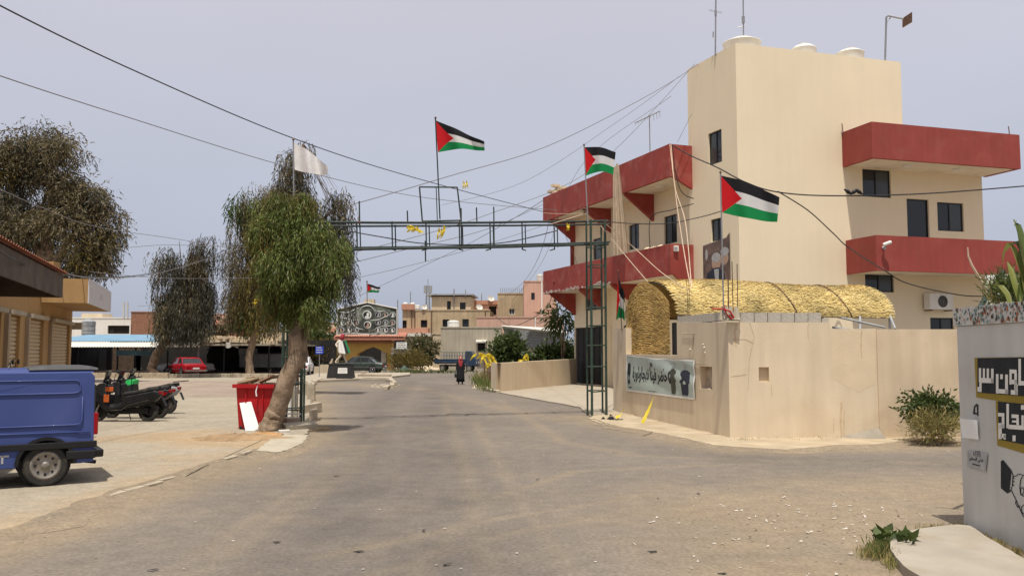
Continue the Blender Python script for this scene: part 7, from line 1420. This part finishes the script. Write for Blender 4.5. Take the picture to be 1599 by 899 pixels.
# ================================================================== yellow gateway with mural
GD = 88.0; a = P(526, HOR, GD); gp = Pl((a.x, a.y), (1, 0)); gs = lambda px: gp.hit(px, HOR)[0]; gz = lambda py: gp.hit(575, py)[1]
gw = thing('gateway', 'yellow gateway building with a pointed dark arch under a tiled canopy', 'gateway', (P(577, HOR, GD).x, GD, 0))
w = MB(); zt = gz(529); ar = [(558, 582), (558, 552), (571, 545), (582, 541), (592, 545), (605, 552), (605, 582)]
L0, L1 = gs(540), gs(612); z_ = lambda py: gz(py)
out_ = [(540, 529), (612, 529), (612, 582)]
for q in ([(540, 582), (540, 529), (558, 529), (558, 582)], [(558, 529), (558, 552), (571, 545), (582, 541), (582, 529)], [(582, 529), (582, 541), (592, 545), (605, 552), (605, 529)], [(605, 529), (605, 582), (612, 582), (612, 529)]):
    w.prism([gp.pt(gs(x), max(gz(y), 0)) for x, y in q], (0, 1.2, 0))
w.build('wall', M['ochre'], gw)
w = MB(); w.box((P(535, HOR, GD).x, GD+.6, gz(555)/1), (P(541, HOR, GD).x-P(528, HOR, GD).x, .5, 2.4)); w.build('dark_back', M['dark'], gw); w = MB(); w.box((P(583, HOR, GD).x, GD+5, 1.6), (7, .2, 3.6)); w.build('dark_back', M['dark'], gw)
w = MB(); w.box((P(597, HOR, GD).x, GD+1.0, 1.1), (.5, .1, 2.1)); w.build('white_door_leaf', M['white'], gw)
w = MB(); w.obox(gp.pt(gs(524), gz(531), 1.0), gp.pt(gs(634), 0)-gp.pt(gs(524), 0), (0, 2.2, .5), Vector((0, 0, .3))); cn = w.build('tiled_canopy', M['tile'], gw)
tx0, tx1 = gp.pt(gs(526), 0).x, gp.pt(gs(632), 0).x
for k in range(28):
    for r_ in range(2): o_ = bpy.data.objects.new('roof_tile', tme); COL.objects.link(o_); o_.parent = cn; o_.location = Vector((tx0+(tx1-tx0)*(k+.5)/28, GD-1.05+.55*r_, gz(531)+.3+.13*r_))-Vector(FR[gw.name][0]); o_.rotation_euler = (radians(13), 0, 0); o_.scale = (.24, .6, .22)
w = MB(); w.box((P(577, HOR, GD).x, GD-.1, gz(534)), (5.2, .2, .2)); w.build('canopy_beam', M['pinkred'], gw)
mb_ = thing('mural', 'large dark mural panel of round portraits and pale swirls above the gateway', 'mural', (P(573, HOR, GD).x, GD, gz(523)))
MQ = [(526.5, 523), (620, 523), (620, 482), (573, 472.5), (526.5, 483)]
w = MB(); w.prism([gp.pt(gs(x), gz(y), .2) for x, y in MQ], (0, .3, 0)); w.build('panel', M['muralbg'], mb_)
w = MB(); 
for p, q in zip(MQ, MQ[1:]+MQ[:1]): w.tube([gp.pt(gs(p[0]), gz(p[1]), .22), gp.pt(gs(q[0]), gz(q[1]), .22)], .07, 6)
w.build('frame', M['whitesheet'], mb_)
def gdisc(w, px, py, r, off, ry=None, n=18, m=0): w.add([gp.pt(gs(px+cos(6.283*i/n)*r), gz(py+sin(6.283*i/n)*(ry or r)), off) for i in range(n)], [tuple(range(n))], m)
meds = [(x, y, 4.7) for y in (491.5, 503.5, 515) for x in (533, 545, 556, 590.5, 602, 613)]+[(573, 491.5, 7.0), (574, 507, 5.8)]
random.seed(5)
for x, y, r in meds:
    m_ = MB(); gdisc(m_, x, y, r, .212); o_ = m_.build('portrait_medallion', M['printgrey' if r < 5 else 'muralwhite'], mb_, recalc=False)
    m_ = MB(); gdisc(m_, x-.1*r, y+.05*r, r*.78, .222); m_.build('medallion_ground', M['print'], o_, recalc=False)
    m_ = MB(); gdisc(m_, x+random.uniform(-.2, .2)*r, y-.1*r, r*.3, .232, r*.38); gdisc(m_, x, y+.5*r, r*.48, .231, r*.26); m_.build('painted_head', M[random.choice(['muralwhite', 'printskin', 'printgrey'])], o_, recalc=False)
def swoosh(pts, wd):
    m_ = MB(); n = 24; P_ = []
    for i in range(n+1):
        t = i/n*(len(pts)-1); k = int(min(t, len(pts)-2)); f_ = t-k; p0_ = pts[max(k-1, 0)]; p1_ = pts[k]; p2_ = pts[k+1]; p3_ = pts[min(k+2, len(pts)-1)]
        P_.append(tuple(.5*((2*p1_[j])+(-p0_[j]+p2_[j])*f_+(2*p0_[j]-5*p1_[j]+4*p2_[j]-p3_[j])*f_*f_+(-p0_[j]+3*p1_[j]-3*p2_[j]+p3_[j])*f_**3) for j in (0, 1)))
    vs = [gp.pt(gs(x), gz(y+s*wd*sin(pi*min(i/n+.05, 1))), .24) for i, (x, y) in enumerate(P_) for s in (-1, 1)]; m_.add(vs, [(2*i, 2*i+1, 2*i+3, 2*i+2) for i in range(n)]); m_.build('painted_swirl', M['muralwhite'], mb_, recalc=False)
for pts, wd in (([(528, 486), (541, 488), (552, 484), (562, 479)], .9), ([(530, 497), (545, 498), (556, 511), (572, 515)], 1.0), ([(528, 509), (538, 507), (548, 500), (566, 499)], .7), ([(576, 500), (590, 499), (604, 493), (618, 486)], .6), ([(560, 488), (566, 479), (578, 478), (586, 488), (584, 500)], .8), ([(530, 521), (550, 520), (575, 521), (615, 518)], .6), ([(580, 517), (596, 509), (612, 508), (618, 498)], .5), ([(583, 484), (595, 486), (605, 484)], .5)): swoosh(pts, wd)
w = MB(); w.box((P(575, HOR, GD).x, GD+.6, gz(471)), (1.0, .8, .55)); one(w, 'parapet_block', M['stonelt'], 'small block carrying the flag above the mural', 'block')
# small signs
def board(lab, x0, y0, x1, y1, D, m, cat='sign', rows=3, lm='print', post=True, frame=None):
    a, b = P(x0, y1, D), P(x1, y0, D); root = thing('sign', lab, cat, ((a.x+b.x)/2, D, 0)); w = MB(); w.obox((a.x, D, a.z), (b.x-a.x, 0, 0), (0, .04, 0), (0, 0, b.z-a.z)); w.build('panel', M[m], root)
    if post: w = MB(); w.tube([((a.x+b.x)/2, D+.07, 0), ((a.x+b.x)/2, D+.07, b.z-.05)], .03, 7); w.build('post', M['grey'], root)
    w = MB()
    for k in range(rows):
        z_ = a.z+(b.z-a.z)*(k+.6)/(rows+.3); x = a.x+(b.x-a.x)*.12
        while x < b.x-(b.x-a.x)*.2: l_ = (b.x-a.x)*random.uniform(.08, .2); w.obox((x, D-.004, z_), (l_, 0, 0), (0, .004, 0), (0, 0, (b.z-a.z)*.09)); x += l_*1.35
    w.build('lettering', M[lm], root); return root
board('small blue sign with lines of white writing on a thin post', 492.5, 540.5, 505, 552.5, 62, 'signblue', lm='white'); board('small white board on the wall left of the statue', 517, 537, 528, 542.5, 84, 'white', post=True, rows=2); board('white notice board right of the yellow gateway', 619, 534, 635.5, 544, 82, 'white', rows=3)
w = MB()
for k in range(12): w.tube([P(612+k*2.2, 552, 83), P(612+k*2.2, 544, 83)], .025, 4)
for y in (544.5, 551.5): w.tube([P(611, y, 83), P(638, y, 83)], .03, 4)
for px in (612, 637): b = P(px, 552, 83); w.tube([b, (b.x, b.y, 0)], .04, 5)
one(w, 'railing', M['greypaint'], 'low grey railing under the white notice board', 'railing')
w = MB(); b = P(632, 570, 78)
for k in range(4): pebble(P(632+random.uniform(-4, 4), 578, 78), random.uniform(.3, .6), w)
one(w, 'green_tarp_heap', M['greensteel'], 'dark green tarp heap beside the gateway', 'tarp')
w = MB(); b = G(612, 584)
# flame like ochre wall piece and low wall left of statue
w = MB(); w.prism([P(500, 569, 75), P(513, 569, 75), P(518, 560, 75), P(519.5, 559.5, 75), P(518, 566, 75), P(513, 572, 75), P(500, 572, 75)], (0, .3, 0)); w.v = [(x, y, z-.0) for x, y, z in w.v]; b = P(500, 572, 75); w.box((P(504, 572, 75).x, 75.15, b.z/2), (1.8, .3, b.z)); one(w, 'curved_seat_wall', M['stonelt'], 'cream low wall with an upswept end left of the statue', 'wall')
# ================================================================== people: skinned figures
def figure(J, E_, R_, root, name, m, sub=2):
    me = bpy.data.meshes.new('skeleton'); me.from_pydata([Vector(j) for j in J], E_, []); o = bpy.data.objects.new('skeleton', me); COL.objects.link(o); md = o.modifiers.new('skin', 'SKIN'); md.use_smooth_shade = True
    for i, v in enumerate(me.skin_vertices[0].data): r = R_[i]; v.radius = r if isinstance(r, tuple) else (r, r)
    me.skin_vertices[0].data[0].use_root = True; o.modifiers.new('sub', 'SUBSURF').levels = sub
    dg = bpy.context.evaluated_depsgraph_get(); m2 = bpy.data.meshes.new_from_object(o.evaluated_get(dg)); bpy.data.objects.remove(o); m2.name = name; m2.materials.clear(); m2.materials.append(m)
    r = bpy.data.objects.new(name, m2); COL.objects.link(r); r.parent = root; FR[r.name] = FR[root.name]; return r
# woman walking towards the camera with a handbag
wc_ = G(719, 600); pr_ = thing('person', 'woman in long black dress and red scarf carrying a dark bag down the road', 'person', wc_, radians(8))
J = [(0, 0, .86), (0, 0, 1.12), (0, .0, 1.3), (0, 0, 1.42), (.17, 0, 1.32), (.22, .02, 1.08), (.24, -.04, .84), (-.17, 0, 1.32), (-.23, .02, 1.08), (-.24, -.05, .82), (.09, 0, .8), (.1, -.05, .45), (.1, -.08, .08), (.1, -.19, .04), (-.09, 0, .8), (-.1, .06, .45), (-.1, .14, .1), (-.1, .04, .04)]
E_ = [(0, 1), (1, 2), (2, 3), (2, 4), (4, 5), (5, 6), (2, 7), (7, 8), (8, 9), (0, 10), (10, 11), (11, 12), (12, 13), (0, 14), (14, 15), (15, 16), (16, 17)]
R_ = [.15, .13, .14, .055, .075, .05, .035, .075, .05, .035, .12, .09, .05, .035, .12, .09, .05, .035]
J = [tuple(q) for q in J]; figure(J, E_, R_, pr_, 'body', M['blackcloth'])
w = MB(); w.loft([[Vector((cos(a)*rx, sin(a)*ry-.01, z)) for a in [2*pi*k/18 for k in range(18)]] for z, rx, ry in ((.16, .25, .24), (.4, .24, .2), (.8, .22, .16), (1.0, .19, .14), (1.2, .21, .13), (1.36, .17, .1))]); w.build('dress', M['blackcloth'], pr_, local=True, smooth=True)
w = MB(); w.lathe([(.02, -.115), (.06, -.1), (.085, -.03), (.09, .03), (.075, .09), (.03, .12)], (0, 0, 1.53), n=16); w.build('head', M['skin'], pr_, local=True, smooth=True)
w = MB(); w.loft([[Vector((cos(a)*rx, sin(a)*ry+oy, z)) for a in [2*pi*k/18 for k in range(18)]] for z, rx, ry, oy in ((1.0, .05, .03, -.13), (1.12, .13, .08, -.07), (1.3, .17, .12, -.02), (1.42, .12, .12, .0), (1.5, .105, .115, .02), (1.6, .1, .11, .03), (1.66, .06, .07, .02), (1.68, .02, .02, .02))]); w.build('scarf', M['redcloth'], pr_, local=True, smooth=True)
w = MB(); w.lathe([(.045, 0), (.062, .02), (.06, .045), (.04, .06)], (0, -.1, 1.535), (0, -1, 0), 14); w.build('face', M['skin'], pr_, local=True, smooth=True)
w = MB(); w.loft([[Vector((-.3+x, y-.05, z)) for x, y in ((-.05, -.16*k), (.05, -.16*k), (.05, .16*k), (-.05, .16*k))] for z, k in ((.42, .9), (.46, 1), (.62, .95), (.66, .7))]); w.tube([(-.3, -.14, .64), (-.28, -.06, .82), (-.28, .0, .82), (-.3, .08, .64)], .012, 6); w.build('handbag', M['black'], pr_, local=True)
# statue
sc_ = G(532.5, 590.5, .13); plh = thing('plinth', 'black tapered stone plinth with a white plaque on the median island', 'plinth', sc_, .0)
w = MB(); w.loft([[Vector((x*k*.88, y*k*.88, z)) for x, y in ((-.95, -.8), (.95, -.8), (.95, .8), (-.95, .8))] for z, k in ((0, 1.0), (.9, .86), (.93, .9), (1.0, .9))]); w.build('block', M['blackpaint'], plh, local=True, bevel=.02)
w = MB(); q = [(-.1, .35), (.55, .35), (.52, .72), (-.08, .72)]; w.add([(x, -.704*(1-.155*z)-.012, z) for x, z in q], [(0, 1, 2, 3)]); pq_ = w.build('plaque', M['white'], plh, local=True, recalc=False)
w = MB()
for k in range(4): w.add([(-.02, -.704*(1-.155*(.42+k*.075))-.016, .42+k*.075), (.48, -.704*(1-.155*(.42+k*.075))-.016, .42+k*.075), (.48, -.704*(1-.155*(.44+k*.075))-.016, .437+k*.075), (-.02, -.704*(1-.155*(.44+k*.075))-.016, .437+k*.075)], [(0, 1, 2, 3)])
w.build('inscription', M['printgrey'], plh, local=True, recalc=False)
stt = thing('statue', 'cream striding human statue with red headcloth and flag round its shoulders', 'statue', (sc_.x-.05, sc_.y, 1.13))
J = [(0, 0, .98), (.0, .0, 1.2), (.02, 0, 1.45), (.05, -.02, 1.6), (.12, -.02, 1.78), (.13, -.03, 1.9), (.2, .14, 1.46), (.3, .1, 1.2), (.4, -.05, 1.1), (-.14, -.14, 1.46), (-.3, -.2, 1.25), (-.15, -.3, 1.1), (.08, .1, .95), (.22, .12, .5), (.35, .1, .1), (.46, .05, .04), (-.08, -.1, .94), (.05, -.16, .52), (-.32, -.14, .1), (-.22, -.2, .03)]
E_ = [(0, 1), (1, 2), (2, 3), (3, 4), (4, 5), (2, 6), (6, 7), (7, 8), (2, 9), (9, 10), (10, 11), (0, 12), (12, 13), (13, 14), (14, 15), (0, 16), (16, 17), (17, 18), (18, 19)]
R_ = [.14, .13, .17, .06, .1, .09, .08, .055, .04, .08, .055, .04, .11, .085, .055, .04, .11, .085, .055, .04]
figure(J, E_, R_, stt, 'body', M['statue'])
w = MB(); w.loft([[Vector((cx_+cos(a)*rx, sin(a)*ry-.02, z)) for a in [2*pi*k/16 for k in range(16)]] for z, cx_, rx, ry in ((1.6, .08, .14, .14), (1.75, .1, .16, .15), (1.9, .13, .14, .14), (2.0, .14, .08, .08))]); w.build('headcloth', M['redcloth'], stt, local=True, smooth=True)
def cape(u, v): a = -2.5+2.7*u; r_ = .25+.16*(1-v)+.03*sin(u*20); return Vector((.05+cos(a)*r_+.18*(1-v), sin(a)*r_*.8, .75+.85*v-.1*sin(u*pi)))
w = MB(); w.grid(cape, 16, 12, 0); w.m = [(0 if i % 16 < 8 else (1 if i % 16 < 11 else 2)) for i in range(len(w.f))]; w.build('flag_cape', [M['white'], M['print'], mat('cape_green', (.02, .2, .07), .8)], stt, local=True, recalc=False)
# ================================================================== posts with yellow ribbons
for k, (px, py, yt) in enumerate(((757, 600, 553), (761.5, 598, 554), (765, 603, 550), (772, 596, 556))):
    b = G(px, py); t_ = P(px+random.uniform(-1, 1), yt, b.y); w = MB(); w.tube([(b.x, b.y, 0), t_], .05, 6); one(w, 'thin_post', M['rust'], ['leftmost thin dark post wrapped in yellow ribbon near the low wall', 'second thin dark post in the ribboned cluster', 'tallest thin dark post in the ribboned cluster', 'thin dark post closest to the low wall end'][k], 'post', 'ribboned thin posts')
def cluster(lab, pts, D, n, sz, cat='ribbons'):
    w = MB()
    for k in range(n):
        a = random.choice(pts); c = P(a[0]+random.gauss(0, a[2]), a[1]+random.gauss(0, a[3]), D+random.uniform(-.4, .4)); d = Vector((random.uniform(-1, 1), random.uniform(-.5, .5), random.uniform(-1, .3)))*sz; ribbon(w, [c, c+d*.4, c+d*.7+Vector((0, 0, -.1*sz)), c+d+Vector((0, 0, -.3*sz))], sz*.14, 1.1)
    one(w, 'yellow_ribbons', M['yellow'], lab, cat, recalc=False)
cluster('bunches of yellow ribbon on the thin posts beside the low wall', [(748, 552, 4, 1), (757, 555, 2, 1.5), (764, 553, 2, 1.5), (765, 562, 1.5, 3), (768, 570, 1.5, 2)], 47, 34, .42); cluster('small yellow ribbon caught on the bush above the low wall', [(815, 561, 3, 1), (823, 554, 1, 2)], 46, 7, .4); cluster('faint yellow rag hanging in the drooping tree', [(400, 470, 1.5, 3)], 54, 5, .35)
# ================================================================== birds on the cable
def wire(lab, pts, r=.012, m='cable', sag=0.0, n=16, group='overhead cables'):
    """pts = (px, py, D) control points, smooth through them"""
    q = [P(*p) for p in pts]; out_ = []; L_ = len(q)
    for i in range(L_-1):
        a, b, c, d = q[max(i-1, 0)], q[i], q[i+1], q[min(i+2, L_-1)]
        for k in range(n): t = k/n; v = ((b*2)+(c-a)*t+(a*2-b*5+c*4-d)*t*t+(b*3-a-c*3+d)*t**3)*.5; g_ = (i+t)/(L_-1); out_.append(v-Vector((0, 0, sag*4*g_*(1-g_))))
    out_.append(q[-1]); w = MB(); w.tube(out_, r, 5); return one(w, 'overhead_cable', M[m], lab, 'cable', group)
wire('thick cable crossing the sky from the top left to the red roof band', [(-40, -12, 14), (200, 100, 19), (455, 209, 26), (640, 272, 33), (850, 331, 44)], .016, 'cable', .12); wire('second thinner cable below the thick one from the left edge', [(-30, 108, 16), (200, 178, 22), (460, 258, 30), (660, 305, 38), (870, 328, 44)], .013, 'cablegrey', .12)
wire('faint cable rising from the arch top to the tower roof corner', [(540, 322, 25), (700, 272, 28), (860, 222, 32), (1020, 142, 36), (1090, 100, 38.4)], .013, 'cablegrey', .1); wire('faint lower cable rising from the arch towards the tower', [(560, 392, 28), (760, 330, 32), (930, 255, 36), (1085, 100, 38.6)], .011, 'cablegrey', .15)
wire('cable running from the truss down left behind the leafy tree', [(850, 318, 45), (760, 355, 42), (640, 385, 40), (540, 412, 40)], .014, 'cablegrey', .1); wire('low cable running down from the red band end toward the mural', [(848, 352, 50), (740, 385, 48), (640, 412, 47), (545, 436, 46)], .012, 'cablegrey', .1)
wire('cable dropping from the red roof end to the market side', [(849, 312, 51), (780, 352, 60), (700, 395, 75), (560, 462, 90)], .018, 'cablegrey', .1)
wire('black cable from the red roof corner past the tower window to the right edge', [(1048, 226, 38.3), (1080, 243, 37.6), (1120, 260, 33), (1165, 283, 32), (1215, 298, 32), (1300, 304, 32.5), (1450, 301, 33), (1640, 287, 34)], .026, 'cable', .05)
wire('black cable branching down across the tower front to the lower balcony', [(1215, 299, 32), (1262, 328, 34), (1300, 362, 35), (1325, 385, 36), (1380, 420, 33.9), (1420, 442, 34.8), (1500, 460, 37.5), (1545, 462, 38)], .024, 'cable', .04)
wire('slack black cable looping under the left upper balcony to the flagpole', [(945, 345, 27), (985, 347, 33), (1040, 346, 34), (1085, 338, 34), (1128, 327, 33), (1190, 305, 32)], .018, 'cable', .08); wire('black cable stapled along the left wing wall', [(1016, 400, 41.8), (1016, 340, 41.8), (1050, 326, 38.8), (1083, 318, 38.5)], .02, 'cable', .05)
wire('black cable sagging from the red corner into the left wing', [(1050, 228, 38.2), (1056, 275, 38.2), (1066, 300, 38.0), (1083, 310, 38.4)], .022, 'cable', .05)
wire('pale rope dropping from the red roof corner to the straw roof', [(1046, 226, 38), (1056, 310, 34), (1068, 390, 28), (1078, 444, 23.5)], .014, 'rope', .05); wire('second pale rope beside it ending on the straw roof', [(1048, 226, 38), (1054, 290, 35), (1070, 345, 31), (1080, 450, 23.0)], .014, 'rope', .03)
wire('pale rope from the arch tower to the lower left balcony', [(944, 348, 26.5), (990, 385, 27.5), (1035, 425, 25.5), (1080, 455, 23.6)], .012, 'rope', .04); wire('pale rope from the arch tower down to the straw roof edge', [(938, 352, 26.5), (975, 395, 26), (1012, 440, 23.7)], .012, 'rope', .04)
wire('thin pale rope between truss end and red roof', [(848, 332, 46), (916, 332, 27)], .01, 'rope', .05); wire('thin cable from the truss end to the roof corner', [(860, 350, 26), (916, 333, 26.4)], .012, 'rope', .0)
wire('sagging cable pair from the shop roof to the drooping trees', [(-20, 380, 12), (60, 415, 20), (140, 427, 30), (220, 425, 38), (300, 408, 42), (370, 383, 45)], .015, 'cable', .12); wire('lower sagging pale cable from the shop roof to the trees', [(90, 422, 22), (150, 429, 30), (240, 423, 40), (320, 402, 44), (375, 388, 46)], .017, 'cablegrey', .15)
wire('thin cable across the eucalyptus to the drooping tree', [(-20, 285, 20), (60, 318, 26), (150, 350, 34), (270, 370, 44), (350, 385, 46)], .012, 'cablegrey', .1); wire('faint level cable between eucalyptus and drooping tree', [(180, 388, 50), (260, 380, 50), (360, 383, 50), (540, 386, 40)], .014, 'cablegrey', .1)
wire('level cable low across the sky behind the two gum trees', [(140, 424, 46), (260, 432, 52), (400, 432, 56), (460, 436, 60)], .014, 'cablegrey', .1); wire('faint cable at roof level left of the drooping tree', [(215, 478, 70), (300, 470, 70), (360, 466, 70)], .014, 'cablegrey', .05)
wire('cable threaded along the truss underside', [(540, 360, 25), (600, 370, 25), (660, 379, 25.3), (740, 381, 25.5), (800, 376, 25.8), (870, 360, 26)], .016, 'cable', .02)
wire('thin cable crossing behind the truss toward the red roof', [(800, 470, 60), (850, 400, 55), (905, 260, 46), (1048, 150, 39)], .009, 'cablegrey', .1); wire('very faint cable high above the arch up to the tower', [(690, 320, 40), (820, 280, 40), (960, 190, 40), (1060, 120, 39)], .009, 'cablegrey', .1)
wire('drooping cable beside the pink houses', [(865, 440, 50), (850, 480, 80), (800, 505, 95), (770, 490, 100)], .03, 'cable', .3)
wire('thin cable dropping from the red band to the pink houses', [(860, 335, 46), (840, 400, 60), (815, 440, 90), (780, 470, 110)], .016, 'cablegrey', .2); wire('steep thin cable under the truss right of centre', [(880, 360, 40), (905, 420, 45)], .012, 'cablegrey', .0); wire('diagonal thin cable from antenna wing up to the tower', [(1058, 222, 38), (1080, 178, 38.3)], .01, 'cablegrey')
for k, (px, lab) in enumerate(((1325, 'left pigeon of the pair on the black cable'), (1333, 'middle dark pigeon on the black cable'), (1342, 'right pigeon perched slightly apart on the black cable'))):
    c = P(px, 304, 32.6); bd = thing('pigeon', lab, 'bird', c); w = MB(); w.lathe([(.02, -.16), (.04, -.1), (.075, 0), (.07, .07), (.04, .12), (.045, .15), (.03, .19), (.005, .2)], c+Vector((0, 0, .1)), (-.7, 0, .5) if k != 1 else (.7, 0, .5), 10); w.build('body', M['black'], bd, smooth=True)
    w = MB(); w.tube([c+Vector((0, 0, .05)), c], .008, 4); w.build('leg', M['rust'], bd)
print('objects', len(bpy.data.objects), 'tris', sum(len(o.data.polygons) for o in bpy.data.objects if o.type == 'MESH'))
